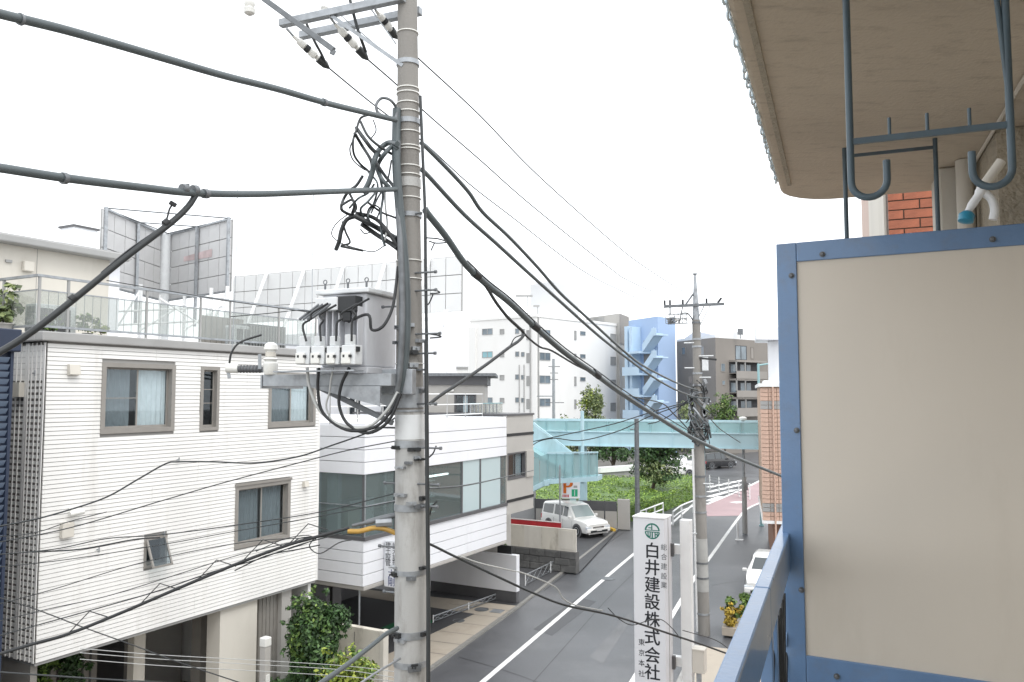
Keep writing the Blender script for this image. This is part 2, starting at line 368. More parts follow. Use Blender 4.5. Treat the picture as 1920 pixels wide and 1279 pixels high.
strip('road_marking', [gnd(1374, 943), gnd(1393, 941)], .7, M['paint'], .010)
# trench patches, joints and a manhole in the carriageway
def patch(name, pts, m, z=.003): return struct(name, MB().poly([gnd(x, y, z) for x, y in pts]), m)
patch('road_patch', [(1000, 1180), (1085, 1120), (1118, 1128), (1035, 1192)], mat('newer asphalt', (.066, .068, .074), .5, var=.2, vs_=.8, bump=.3, bs=90))
patch('road_patch', [(1105, 1232), (1180, 1150), (1187, 1158), (1130, 1245)], mat('older asphalt', (.13, .132, .138), .45, var=.2, vs_=.8, bump=.3, bs=90))
tar = mat('tar seam', (.035, .035, .038), .4)
strip('road_seam', [gnd(860, 1232), gnd(960, 1262), gnd(1050, 1296)], .03, tar, .004)
strip('road_seam', [gnd(1020, 1108), gnd(1100, 1048), gnd(1170, 998)], .035, tar, .004)
strip('road_seam', [gnd(1000, 1279), gnd(1090, 1178), gnd(1150, 1112), gnd(1250, 1015)], .025, tar, .0045)
strip('road_seam', [gnd(1335, 1098), gnd(1362, 1093), gnd(1395, 1090)], .03, tar, .004)
# left pavement: tan slabs in front of the house and office, grey beyond
def pavement(name, inner, outer, h, m, km):
    mb = MB(); k = MB()
    for i in range(len(inner) - 1):
        a, b = inner[i], inner[i + 1]; c, d = outer[i], outer[i + 1]
        mb.poly([zz(c, h), zz(a, h), zz(b, h), zz(d, h)])
        t = (b - a).normalized(); n = Vector((t.y, -t.x, 0))
        k.prism([zz(a, -.01), zz(a + n * .13, -.01), zz(b + n * .13, -.01), zz(b, -.01)], (0, 0, h + .014))
    s = struct(name, mb, m); kk = struct('kerb', k, km)
    st = mesh('kerb_stone', MB().box(WORLD, -.004, .134, 0, .588, 0, .022)); st.materials.append(km)
    for i in range(len(inner) - 1):
        a, b = inner[i], inner[i + 1]; t = (b - a).normalized(); L = (b - a).length
        for q in range(int(L / .6)):
            p = a + t * (q * .6)
            if 18 < p.y < 52: o = piece(kk, 'kerb_stone', st, Vector((p.x, p.y, h - .012 + rnd.uniform(0, .006))), math.atan2(t.y, t.x)); o.scale = (1, -1, 1)
    return s
off = Vector((-math.cos(AST), math.sin(AST), 0))
inn = [Lk[0], Lk[1], Lk[2]]
pav = pavement('pavement', inn, [p + off * 12 for p in inn], .06, M['tan'], M['kerb'])
# slab joints cut across the tan pavement
for t in (0.14, .29, .44, .60, .76, .9):
    p = Lk[1].lerp(Lk[2], t); q = p + off * 2.4
    tt = (Lk[2] - Lk[1]).normalized() * .012
    part(pav, 'slab_joint', MB().poly([zz(p - tt, .0625), zz(p + tt, .0625), zz(q + tt, .0625), zz(q - tt, .0625)]), M['darkgrey'])
inn = [Lk[2], Lk[3], Lk[4], Lk[5]]
pavement('pavement', inn, [p + off * 14 for p in inn], .05, M['asphalt2'], M['kerb'])
# manhole covers in the tan pavement
for px, py, r, mm, lb in ((860, 1164, .21, 'steeldark', 'dark round manhole cover nearest the pole on tan pavement'), (903, 1143, .26, 'steeldark', 'rusty oval manhole cover near far end of tan pavement'), (1140, 1085, .32, 'steeldark', 'round manhole cover in the road left of company sign')):
    p = gnd(px, py, .064 if px < 1000 else .002)
    solo('manhole_cover', MB().lathe(p, [(r, 0), (r, .012), (r * .8, .012), (r * .78, .008), (.02, .008)], 20), M[mm], lb, 'manhole cover')
p = gnd(932, 1146, .064); fr = Fr(p.xy, AST)
mb = MB().box(fr, -.22, .22, -.22, .22, .064, .072)
dg = solo('drain_cover', mb, M['galv'], 'square grey drain cover beside the road kerb', 'drain cover')
# right pavement, gutter and planter edge
offr = -off
inn = [p for p in Rk[:2]]
mb = MB(); k = MB()
for i in range(len(inn) - 1):
    a, b = inn[i], inn[i + 1]
    mb.poly([zz(a, .08), zz(a + offr * 7, .08), zz(b + offr * 7, .08), zz(b, .08)])
    t = (b - a).normalized(); n = Vector((-t.y, t.x, 0))
    k.prism([zz(a, -.01), zz(b, -.01), zz(b + n * .15, -.01), zz(a + n * .15, -.01)], (0, 0, .106))
struct('pavement', mb, M['tan']); struct('kerb', k, M['conc'])
mb = MB()
for i in range(1, 7):
    a, b = Rk[i], Rk[i + 1]; mb.poly([zz(a, .002), zz(a + offr * 7, .002), zz(b + offr * 7, .002), zz(b, .002)])
struct('road_shoulder', mb, M['asphalt'])
for k_, (y0_, y1_, x1_) in enumerate(((940, 931, 1352), (932, 918, 1380), (923, 908, 1392), (914, 900, 1396))):
    strip('crosswalk_stripe', [gnd(1328, y0_), gnd(x1_, y1_)], .55, M['paint'], .008)

# ------------------------------------------------------------------ the balcony the picture is taken from
BF = ST                                          # u along the balcony, v away from the street
CZ = EYE.z + 1.10                                # soffit
bld = thing('apartment_building', 'apartment building with painted soffit and stucco wall over the balcony', 'building', (1.2, -1, 0))
mb = MB()
v0, u1, vw = -.262, 4.80, .635
rc = .30
prof = [(-3.2, v0), (u1 - rc, v0)] + [(u1 - rc + rc * math.sin(t), v0 + rc - rc * math.cos(t)) for t in [R(a) for a in (12, 28, 45, 62, 78, 90)]] + [(u1, vw + 3), (-3.2, vw + 3)]
mb.prism([BF.p(u, v, CZ) for u, v in reversed(prof)], (0, 0, .16))
part(bld, 'ceiling_slab', mb, M['soffit'], bevel=.018)
mb = MB(); mb.box(BF, -3.2, u1 - .45, v0 + .045, v0 + .065, CZ - .010, CZ + .002); part(bld, 'drip_groove', mb, M['stucco'])
part(bld, 'floor_slab', MB().box(BF, -3.2, u1, v0, vw, EYE.z - 1.62, EYE.z - 1.50), M['conc'])
part(bld, 'wall', MB().box(BF, 3.75, u1 - .02, vw, vw + 5, 0, CZ - .003).box(BF, -3.2, 3.749, vw + .45, vw + 5, 0, CZ - .003), M['stucco'])
part(bld, 'lower_floor_slab', MB().box(BF, -3.2, u1, v0, vw - .004, EYE.z - 4.6, EYE.z - 4.45), M['conc'])
# cream pilaster and rain pipe past the partition
part(bld, 'pilaster', MB().box(BF, 4.30, 4.62, vw - .155, vw - .003, EYE.z - 1.5, CZ - .003), M['cream'], bevel=.01)
mb = MB(); pc = BF.p(4.20, vw - .06, 0); mb.tube([zz(pc, EYE.z - 1.5), zz(pc, CZ - .004)], .036, 14)
part(bld, 'rain_pipe', mb, M['cream'], smooth=50)
part(bld, 'cable_trunking', MB().tube([BF.p(1.2, vw - .012, CZ - .012), BF.p(4.28, vw - .012, CZ - .012)], .008, 6), M['beige'])
# wire mesh along the outer slab edge, glint painted as pale colour
ch = thing('edge_chain', 'pale wire chain with painted glint clipped along outer edge of balcony soffit', 'chain', BF.p(1.0, v0, CZ))
lk = MB()
n = 13
ring = [Vector((math.cos(2 * math.pi * i / n) * .030, 0, math.sin(2 * math.pi * i / n) * .016)) for i in range(n + 1)]
lk.tube(ring, .0045, 5, cap=False); lm = mesh('chain_link', lk, Vector(), 60); lm.materials.append(mat('pale wire with painted glint', (.62, .72, .78), .25, var=.2, vs_=20))
for i in range(64):
    p = BF.p(1.35 + i * .047, v0 - .003 - .002 * (i % 2), CZ + .018 + rnd.uniform(-.006, .006))
    o = piece(ch, 'chain_link', lm, p, math.pi / 2 - AST); o.rotation_euler = (rnd.uniform(-.5, .5), rnd.uniform(-.25, .25), math.pi / 2 - AST)
# blue handrail
RZ = EYE.z - .58
rl = thing('balcony_railing', 'blue painted balcony handrail running beside the beige partition', 'railing', BF.p(1.5, -.2, EYE.z - 1.5))
part(rl, 'handrail', MB().box(BF, -2.5, 2.55, -.250, -.202, RZ - .155, RZ), M['bluepaint'], bevel=.006)
part(rl, 'handrail', MB().box(BF, 2.554, 4.7, -.250, -.202, RZ - .155, RZ), M['bluepaint'], bevel=.006)
part(rl, 'bottom_rail', MB().box(BF, -2.5, 4.7, -.246, -.206, EYE.z - 1.46, EYE.z - 1.42), M['bluepaint'], bevel=.004)
for u in (-1.9, -.9, 2.9, 3.9):
    part(rl, 'post', MB().box(BF, u, u + .04, -.242, -.210, EYE.z - 1.42, RZ - .156), M['bluepaint'], bevel=.003)
part(rl, 'bracket', MB().box(BF, 2.62, 2.66, -.242, -.205, EYE.z - 1.42, RZ - .156), M['bluepaint'], bevel=.003)
# scrolling ironwork below the rail
for k in range(14):
    u = 2.72 + k * .085
    P = [BF.p(u + .05 * math.sin(t * 5 + k), -.226, EYE.z - 1.40 + t * .58) for t in [j / 10 for j in range(11)]]
    part(rl, 'scroll', MB().tube(smoothpath(P, 3), .006, 6), M['black'], smooth=60)
# partition panel across the balcony
A0 = at(1455, 458, 3.4)                           # outer top corner
PAN = R(28.0)
PF = Fr((A0.x, A0.y), PAN)                       # v to the right along the panel, u away
zt = A0.z; zb = EYE.z - 1.155; W = 1.45; fw = .082
pp = thing('partition_panel', 'beige balcony partition panel in a bolted blue frame', 'partition', PF.p(0, .6, zb))
fb = part(pp, 'frame_stile', MB().box(PF, 0, .035, 0, fw, zb - .06, zt), M['bluepaint'], bevel=.003)
part(pp, 'frame_rail', MB().box(PF, .0006, .034, fw + .0005, W, zt - fw, zt), M['bluepaint'], bevel=.003)
part(pp, 'frame_rail', MB().box(PF, .0006, .034, fw + .0005, W, zb - .06, zb + fw), M['bluepaint'], bevel=.003)
part(pp, 'frame_stile', MB().box(PF, 0, .035, W + .0005, W + fw, zb, zt), M['bluepaint'], bevel=.003)
part(pp, 'panel', MB().box(PF, .010, .022, fw - .006, W + .006, zb + fw - .006, zt - fw + .006), M['beige'])
bolts = [PF.onu(x, y, 0) for x, y in ((1542, 477), (1861, 449), (1484, 517), (1494, 807), (1503, 1106), (1569, 1268))]
for v, z in bolts:
    m2 = MB().lathe(PF.p(-.001, v, z), [(.012, 0), (.012, .004), (.0085, .004), (.0085, .011), (.005, .014)], 10, axis=-PF.u)
    part(pp, 'bolt', m2, M['steeldark'], smooth=40)
# tube bracket from the handrail to the partition
v_, z_ = PF.onu(1440, 1192, .02)
part(pp, 'tube_bracket', MB().tube([PF.p(.02, -.13, z_), PF.p(.02, .01, z_)], .037, 18), M['bluepaint'], smooth=50)

def hanger_set(label, va, vb, uc, bar_z, hook_z, rad, tip, r, studs):
    t = thing('laundry_hanger', label, 'laundry hanger', BF.p(uc, (va + vb) / 2, hook_z), 'laundry pole hangers under the soffit')
    for k, v in enumerate((va, vb)):
        side = 1 if k == 0 else -1
        arc = [BF.p(uc, v + side * (rad - rad * math.cos(w)), hook_z + rad - rad * math.sin(w)) for w in [R(a) for a in range(0, 181, 15)]]
        pts = [BF.p(uc, v, CZ + .01), BF.p(uc, v, hook_z + rad + .02)] + arc + [BF.p(uc, v + side * 2 * rad, hook_z + rad + tip)]
        part(t, 'hook', MB().tube(pts, r, 10), M['hanger'], smooth=60)
    part(t, 'crossbar', MB().bar(BF.p(uc, va, bar_z), BF.p(uc, vb, bar_z), .009, .014), M['hanger'])
    for q in studs:
        p = BF.p(uc, va + (vb - va) * q, bar_z + .005)
        part(t, 'stud', MB().tube([p, p + Vector((0, 0, .042))], .004, 8), M['hanger'], smooth=60)
    return t
h1 = hanger_set('nearer blue grey laundry hanger with two hooks and three studs', .042, .366, 2.0, 8.392, 8.257, .038, .045, .0082, (.26, .5, .76))
part(h1, 'stay', MB().tube([BF.p(2.0, .366, 8.45), BF.p(2.0, .335, CZ)], .006, 8), M['hanger'], smooth=60)
hanger_set('farther blue grey laundry hanger partly hidden behind partition', .055, .415, 3.80, 8.862, 8.15, .045, .05, .0095, ())
# white laundry pole stopper lying over the hook
lp = thing('pole_stopper', 'white plastic laundry pole stopper with blue tip in the hook', 'clip', BF.p(2.15, .32, 8.22))
def q_(x, y, u=2.15):
    v, z = BF.onu(x, y, u); return BF.p(u, v, z)
part(lp, 'rod', MB().tube([q_(1878, 302), q_(1842, 352)], .0115, 12), M['cream'], smooth=50)
part(lp, 'body', MB().tube(smoothpath([q_(1846, 345), q_(1838, 362), q_(1822, 385), q_(1806, 412)], 4), [.013] * 5 + [.010] * 4 + [.008] * 4, 10), M['whiteplastic'], smooth=60)
part(lp, 'leg', MB().tube(smoothpath([q_(1840, 358), q_(1858, 372), q_(1865, 392), q_(1862, 412)], 4), .0095, 10), M['whiteplastic'], smooth=60)
part(lp, 'tip', MB().lathe(q_(1812, 408, 2.14), [(.004, -.014), (.017, -.010), (.018, .006), (.011, .014)], 14, axis=(.3, .1, 1)), M['bluecap'], smooth=50)

# ------------------------------------------------------------------ neighbour on the right: brick end wall
nb = thing('brick_building', 'orange brick end wall of the neighbouring building above the partition', 'building', BF.p(6.9, 1.4, 0))
UB = 6.85; VB = BF.onu(1666, 400, UB)[0]
part(nb, 'wall', MB().box(BF, UB + .012, UB + 3.4, VB + .006, VB + 1.3, 0, 11.5), M['mortar'])
part(nb, 'main_wall', MB().box(BF, UB + .03, UB + 3.4, VB + 1.301, VB + 4, 0, 11.5).box(BF, UB + .4, UB + 3.4, VB - .012, VB + .0055, 0, 11.5), M['cream'])
bl, bh, jt = .215, .065, .010
bme = mesh('brick', MB().box(WORLD, 0, .05, 0, bl, 0, bh)); bme.materials.append(M['brick'])
rzb = -AST
for r_ in range(22):
    z = 8.35 + r_ * (bh + jt) ; off_ = (.5 if r_ % 2 else 0) * (bl + jt)
    for c_ in range(5):
        v = VB + c_ * (bl + jt) - off_
        sc = 1
        if v < VB - .01: sc = (v + bl - VB) / bl; v = VB
        piece(nb, 'brick', bme, BF.p(UB + rnd.uniform(0, .003), v, z), rzb, (sc, 1, 1))
mb = MB()
for r_ in list(range(0, 111)) + list(range(133, 152)):
    z = 8.35 + (r_ - 111) * (bh + jt); off_ = (.5 if r_ % 2 else 0) * (bl + jt)
    for c_ in range(6):
        v = max(VB, VB + c_ * (bl + jt) - off_); v2 = min(VB + 1.29, VB + c_ * (bl + jt) - off_ + bl)
        if v2 - v > .03 and z > .1: mb.box(BF, UB, UB + .05, v, v2, z, z + bh)
part(nb, 'brick_field', mb, M['brick'], stuff=True)
# pale pink wall just behind it
vp, _ = BF.onu(1630, 400, 9.5)
pk = thing('rendered_building', 'pale pink rendered wall edge left of the orange bricks', 'building', BF.p(10, vp + 1, 0))
part(pk, 'wall', MB().box(BF, 10.4, 14, vp + .06, vp + 5, 0, 11.8), M['pink'])
part(pk, 'corner_pier', MB().box(BF, 10.1, 10.395, vp + .25, vp + .9, 0, 11.8), M['pink'])

# ------------------------------------------------------------------ generic window
def window(par, fr, u0, u1, z0, z1, v, fw=.07, proud=.03, depth=.14, nsash=2, gmat='window', fmat='taupe', bar=None, curtain=None):
    w = part(par, 'window', MB().box(fr, u0, u0 + fw, v - depth, v + proud, z0, z1).box(fr, u1 - fw, u1, v - depth, v + proud, z0, z1)
             .box(fr, u0 + fw, u1 - fw, v - depth, v + proud - .001, z1 - fw, z1).box(fr, u0 + fw, u1 - fw, v - depth, v + proud - .001, z0, z0 + fw), M[fmat])
    a, b = u0 + fw, u1 - fw; c, d = z0 + fw, z1 - fw; sw = .035
    for k in range(nsash):
        s0 = a + (b - a) * k / nsash; s1 = a + (b - a) * (k + 1) / nsash
        vv = v - .05 - .03 * (k % 2)
        if nsash > 1 and k == 0: s1 += sw * .6
        mb = MB().box(fr, s0 + .001, s0 + sw, vv - .022, vv, c + .001, d - .001).box(fr, s1 - sw, s1 - .001, vv - .022, vv, c + .001, d - .001)
        mb.box(fr, s0 + sw, s1 - sw, vv - .022, vv - .001, c + .001, c + sw + .015).box(fr, s0 + sw, s1 - sw, vv - .022, vv - .001, d - sw, d - .001)
        if bar:
            for q in bar:
                zq = c + (d - c) * q; mb.box(fr, s0 + sw, s1 - sw, vv - .018, vv - .002, zq - .008, zq + .008) if (nsash == 1 or k == 0 or nsash == 3) else None
        part(w, 'sash', mb, M[fmat])
        part(w, 'pane', MB().box(fr, s0 + sw - .004, s1 - sw + .004, vv - .014, vv - .008, c + sw + .011, d - sw + .004), M[gmat])
    if curtain:
        for f0, f1, cm in curtain:
            x0, x1 = a + (b - a) * f0, a + (b - a) * f1; n = max(4, int((x1 - x0) / .055)); mb = MB()
            pts = [(x0 + (x1 - x0) * i / n, v - .125 - (.03 if i % 2 else 0)) for i in range(n + 1)]
            for (p0, q0), (p1, q1) in zip(pts, pts[1:]):
                mb.poly([fr.p(p0, q0, c), fr.p(p1, q1, c), fr.p(p1, q1, d), fr.p(p0, q0, d)])
            part(w, 'curtain', mb, M[cm], smooth=80)
    return w
def boards(par, name, fr, u0, u1, z0, z1, pitch, v, m, holes=(), gap=.010, th=.022, lap=.006, joint=None):
    # horizontal cladding courses, each its own piece, cut at the openings
    mb = MB(); h = pitch - gap                      # unit-length profile: lower edge proud of the upper
    q = [(0, 0), (th + lap, 0), (th, h), (0, h)]
    mb.v = [Vector((x, -y_, z_)) for x in (0, 1) for y_, z_ in q]
    mb.f = [(0, 1, 2, 3), (7, 6, 5, 4), (0, 4, 5, 1), (1, 5, 6, 2), (2, 6, 7, 3), (3, 7, 4, 0)]
    me = mesh(name, mb); me.materials.append(m)
    n = int(round((z1 - z0) / pitch)); cnt = 0
    for i in range(n):
        z = z0 + i * pitch; segs = [(u0, u1)]
        for hu0, hu1, hz0, hz1 in holes:
            if hz0 < z + h and hz1 > z:
                segs = [s for a, b in segs for s in ((a, min(b, hu0)), (max(a, hu1), b)) if s[1] - s[0] > .01]
        if joint:
            j = joint[(i // 6) % len(joint)]; segs = [s for a, b in segs for s in ((a, min(b, j - .0025)), (max(a, j + .0025), b)) if s[1] - s[0] > .01]
        for a, b in segs:
            piece(par, name, me, fr.p(a, v + rnd.uniform(-.0015, .0015), z), math.pi / 2 - fr.ang, (b - a, 1, 1)); cnt += 1
    return cnt

# ------------------------------------------------------------------ white sided house (left)
HF = Fr((at(85, 740, 14).x, 14), R(28.2))
uR = HF.on(594, 900)[0]; zB = HF.on(69, 1242)[1]; zT = HF.on(91, 640)[1]
hs = thing('house', 'white house with fine horizontal siding and open ground floor on the left', 'house', HF.p(3, -3, 0))
def rect(fr, x0, y0, x1, y1, v=0.0):              # photo corner pair -> u0,u1,z0,z1 on a facade
    a, b = fr.on(x0, y0, v), fr.on(x1, y1, v); return (min(a[0], b[0]), max(a[0], b[0]), min(a[1], b[1]), max(a[1], b[1]))
def rectm(fr, x0, x1, xm, yt, yb, v=0.0):         # edges from left x, right x and top/bottom read at xm
    return (fr.on(x0, 740, v)[0], fr.on(x1, 740, v)[0], fr.on(xm, yb, v)[1], fr.on(xm, yt, v)[1])
hw = [rectm(HF, 188, 326, 257, 682, 811), rectm(HF, 374, 409, 392, 688, 807), rectm(HF, 502, 590, 545, 700, 800),
      rectm(HF, 444, 546, 495, 905, 1018), rectm(HF, 277, 319, 298, 1004, 1060)]
DEP = 8.5
wl = part(hs, 'front_wall', MB().wall(HF, .02, uR - .02, zB, zT, -.12, 0, hw), M['joint'])
nb_ = boards(wl, 'siding_board', HF, 0, uR, zB, zT - .02, .0775, .001, M['white'], hw, joint=(3.3, 4.6, 2.2))
print('siding boards', nb_)
part(hs, 'back_wall', MB().box(HF, .02, uR - .02, -DEP, -DEP + .12, 0, zT), M['white'])
part(hs, 'far_wall', MB().box(HF, uR - .12, uR - .022, -DEP + .121, -.121, 0, zT), M['white'])
part(hs, 'corner_trim', MB().box(HF, uR + .001, uR + .05, -.1, .03, zB, zT), M['white'])
part(hs, 'soffit', MB().box(HF, 0, uR, -DEP, -.001, zB - .06, zB - .002), M['fascia'])
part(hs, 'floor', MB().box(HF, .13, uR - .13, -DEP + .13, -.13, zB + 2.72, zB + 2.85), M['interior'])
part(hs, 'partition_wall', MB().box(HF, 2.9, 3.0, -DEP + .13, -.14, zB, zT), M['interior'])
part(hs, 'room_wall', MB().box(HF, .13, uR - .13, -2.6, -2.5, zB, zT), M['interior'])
part(hs, 'window_trim', MB().box(HF, hw[3][0] - .02, hw[3][1] + .02, -.02, .07, hw[3][3], hw[3][3] + .05), M['taupe'])
window(hs, HF, *hw[0], .0, .085, .045, bar=(.5,), curtain=[(.02, .42, 'curtaingrey'), (.52, .98, 'curtain')])
window(hs, HF, *hw[1], .0, .07, .045, nsash=1, gmat='windowdark', bar=(.42, .66))
window(hs, HF, *hw[2], .0, .085, .045, curtain=[(.03, .5, 'curtaingrey'), (.55, .95, 'curtain')])
window(hs, HF, *hw[3], .0, .085, .045, curtain=[(.02, .5, 'curtaingrey'), (.55, .97, 'curtaingrey')])
w5 = window(hs, HF, *hw[4], .0, .05, .045, nsash=1, gmat='windowdark')
a, b, c, d = hw[4]                                # its awning sash pushed open
part(hs, 'open_sash', MB().prism([HF.p(a + .05, .03, d - .05), HF.p(a + .05, .06, d - .05), HF.p(a + .05, .26, c + .05), HF.p(a + .05, .23, c + .05)], HF.u * (b - a - .1)), M['windowdark'])
part(hs, 'open_sash_frame', MB().bar(HF.p(a + .05, .045, d - .05), HF.p(a + .05, .25, c + .05), .035, .035).bar(HF.p(b - .05, .045, d - .05), HF.p(b - .05, .25, c + .05), .035, .035).bar(HF.p(a + .03, .255, c + .04), HF.p(b - .03, .255, c + .04), .035, .035), M['taupe'])
# side wall with open screen
sw_ = part(hs, 'side_wall', MB().box(HF, .002, .12, -DEP + .121, -.121, 0, zT), M['taupe'])
nsl = int((zT - zB - .45) / .105)
sm = mesh('screen_slat', MB().box(WORLD, 0, .03, 0, 1, 0, .058)); sm.materials.append(M['white'])
for i in range(int((zT - zB) / .105)):
    z = zB + .01 + i * .105; top = i > nsl - 3
    for v_a, v_b in ((-.50, -.03), (-1.10, -.56)):
        piece(sw_, 'screen_slat', sm, HF.p(-.03, v_a, z), -HF.ang, (v_b - v_a, 1, 1.7 if top else 1))
for v in (-.03, -.125, -.25, -.38, -.50, -.56, -.70, -.83, -.97, -1.10):
    thin = .022 if v not in (-.03, -.50, -.56, -1.10) else .05
    part(sw_, 'screen_mullion', MB().box(HF, -.045, -.0305, v, v + thin, zB, zT - .02), M['white'])
part(hs, 'downpipe', MB().tube([HF.p(-.09, -1.16, zT - .12), HF.p(-.09, -1.20, zT - .35), HF.p(-.09, -1.20, .1)], .035, 10), M['fascia'], smooth=50)
part(hs, 'vent_box', MB().box(HF, -.14, -.046, -.78, -.55, zT - .98, zT - .72), M['cream'])
# fascia, roof deck
zf = HF.on(91, 622)[1]
part(hs, 'fascia', MB().box(HF, -.16, uR + .1, -.10, .12, zT + .001, zf).box(HF, -.161, -.02, -DEP, -.101, zT + .001, zf - .001), M['fascia'], bevel=.02)
part(hs, 'roof_deck', MB().box(HF, -.02, uR + .1, -DEP, -.101, zT + .02, zf - .02), M['conc'])
# small fittings on the front
for x, y, s in ((134, 694, .10), (569, 908, .07)):
    u, z = HF.on(x, y); part(hs, 'vent_hood', MB().hexa([HF.p(u - s, .03, z - s), HF.p(u - s, .13, z - s * .8), HF.p(u + s, .13, z - s * .8), HF.p(u + s, .03, z - s), HF.p(u - s, .03, z + s), HF.p(u - s, .10, z + s), HF.p(u + s, .10, z + s), HF.p(u + s, .03, z + s)]), M['cream'])
for x, y in ((330, 862), (303, 1000), (180, 1030), (60, 700)):
    u, z = HF.on(x, y); part(hs, 'cable_hook', MB().bar(HF.p(u, .02, z), HF.p(u, .10, z), .02, .02).bar(HF.p(u, .09, z - .05), HF.p(u, .09, z + .05), .02, .02), M['galv'])
u, z = HF.on(122, 990)
mb = MB().box(HF, u - .12, u + .10, .03, .12, z - .16, z + .10)
part(hs, 'junction_box', mb, M['cream'], bevel=.01)
u, z = HF.on(133, 962); part(hs, 'camera', MB().tube([HF.p(u - .12, .14, z), HF.p(u + .14, .14, z + .02)], .05, 12).tube([HF.p(u - .05, .02, z + .1), HF.p(u - .05, .14, z)], .015, 6), M['porcelain'], smooth=50)
# ground floor: cream pier, dark recesses, posts
def gpart(name, x0, x1, v0, v1, m, z0=0.06, z1=None):
    a = HF.on(x0, 1200, v1)[0]; b = HF.on(x1, 1200, v1)[0]
    part(hs, name, MB().box(HF, a, b, v0, v1, z0, zB - .061 if z1 is None else z1), M[m])
gpart('pier', 412, 481, -.5, -.10, 'cream'); gpart('ribbed_panel', 483, 526, -.6, -.25, 'taupe'); gpart('end_post', 527, 545, -.6, -.12, 'greige')
gpart('post', 252, 273, -1.3, -1.1, 'cream'); gpart('post', 376, 402, -1.6, -1.3, 'taupe')
for k in range(6):
    a0 = HF.on(484 + k * 7, 1200, -.245)[0]; part(hs, 'rib', MB().box(HF, a0, a0 + .03, -.249, -.235, .06, zB - .07), M['taupe'])
part(hs, 'garage_wall', MB().box(HF, .3, uR - .2, -4.6, -4.5, .06, zB - .061), M['greige'])
part(hs, 'garage_door', MB().box(HF, .9, 2.9, -2.6, -2.5, .06, zB - .5), M['taupe'])
for k in range(11): part(hs, 'door_slat', MB().box(HF, .92 + k * .18, .96 + k * .18, -2.499, -2.48, .06, zB - .52), M['darkgrey'])
part(hs, 'doorway', MB().box(HF, 4.0, 5.0, -4.499, -4.46, .06, 2.3), M['darkgrey'])
part(hs, 'step', MB().box(HF, 3.4, 5.4, -4.4, -2.0, .06, .45), M['conc'])

# roof terrace railing with glass and wire mesh
rt = thing('terrace_railing', 'glass and steel roof terrace railing on top of white house', 'railing', HF.p(3, -.4, zf))
vr = -.35; u0r = HF.on(66, 740, vr)[0]; u1r = uR + .05
zr1 = HF.on(66, 513, vr)[1]; zr0 = HF.on(85, 612, vr)[1]
part(rt, 'top_rail', MB().box(HF, u0r, u1r, vr - .03, vr + .03, zr1 - .045, zr1), M['galv'])
part(rt, 'mid_rail', MB().box(HF, u0r, u1r, vr - .012, vr + .012, zr1 - .29, zr1 - .27), M['galv'])
part(rt, 'bottom_rail', MB().box(HF, u0r, u1r, vr - .025, vr + .025, zr0 - .02, zr0 + .02), M['galv'])
part(rt, 'top_rail', MB().box(HF, u0r - .06, u0r - .001, -5.5, vr + .029, zr1 - .046, zr1 - .001), M['galv'])
part(rt, 'mid_rail', MB().box(HF, u0r - .04, u0r - .02, -5.5, vr, zr1 - .29, zr1 - .27), M['galv'])
part(rt, 'bottom_rail', MB().box(HF, u0r - .05, u0r - .005, -5.5, vr, zr0 - .02, zr0 + .02), M['galv'])
pxs = [66, 121, 270, 372, 428, 520, 590]
us = [HF.on(x, 740, vr)[0] for x in pxs]
for i, u in enumerate(us):
    part(rt, 'post', MB().box(HF, u - .02, u + .02, vr - .02, vr + .02, zf - .02, zr1 - .046), M['fascia'])
for a, b in zip(us, us[1:]):
    part(rt, 'pane', MB().box(HF, a + .025, b - .025, vr - .004, vr + .004, zr0 + .021, zr1 - .291), M['railglass'])
    n = max(2, int((b - a) / .16))
    mb = MB()
    for k in range(1, n): mb.box(HF, a + (b - a) * k / n - .004, a + (b - a) * k / n + .004, vr - .014, vr - .006, zr0 + .021, zr1 - .291)
    part(rt, 'bars', mb, M['galv'], stuff=True)
for v in (-1.4, -2.6, -3.9, -5.3):
    part(rt, 'post', MB().box(HF, u0r - .05, u0r - .01, v - .02, v + .02, zf - .02, zr1 - .047), M['fascia'])
for a, b in ((-5.28, -3.92), (-3.88, -2.62), (-2.58, -1.42), (-1.38, -.38)):
    part(rt, 'pane', MB().box(HF, u0r - .033, u0r - .025, a, b, zr0 + .021, zr1 - .291), M['railglass'])
# air-conditioning units, planters and screen on the terrace
def aircon(px, py, v, w, h, lb, m='polyplast'):
    u, z = HF.on(px, py, v); z = zf - .02
    t = thing('air_conditioner', lb, 'air conditioner', HF.p(u, v, z))
    part(t, 'casing', MB().box(HF, u, u + w, v - .32, v, z + .06, z + h), M[m], bevel=.012)
    for q in (0, .5): part(t, 'louvre', MB().box(HF, u + .06 + q * w * .86, u + .06 + (q + .40) * w * .86, v + .001, v + .012, z + .12, z + h - .08), M['darkgrey'])
    part(t, 'foot', MB().box(HF, u + .05, u + w - .05, v - .3, v - .02, z, z + .06), M['darkgrey'])
    for k in range(6): part(t, 'fin', MB().box(HF, u - .012, u - .001, v - .30 + k * .05, v - .28 + k * .05, z + .1, z + h - .05), M['galv'])
aircon(66, 600, -1.0, .80, .62, 'white air conditioner beside plants behind terrace glass')
aircon(440, 630, -.75, .55, .55, 'small white air conditioner against brown terrace screen')
u, z = HF.on(465, 640, -.75)
t = thing('condenser_unit', 'grey ribbed condenser unit at right end of roof terrace', 'condenser', HF.p(u + .6, -.9, zf))
part(t, 'casing', MB().box(HF, u, u + 1.25, -1.2, -.75, zf - .02, zf + .60), M['steeldark'], bevel=.012)
for k in range(13): part(t, 'fin', MB().box(HF, u + .05 + k * .093, u + .085 + k * .093, -.749, -.72, zf + .04, zf + .56), M['fascia'])
u, z = HF.on(372, 640, -1.6); u2 = HF.on(455, 640, -1.6)[0]
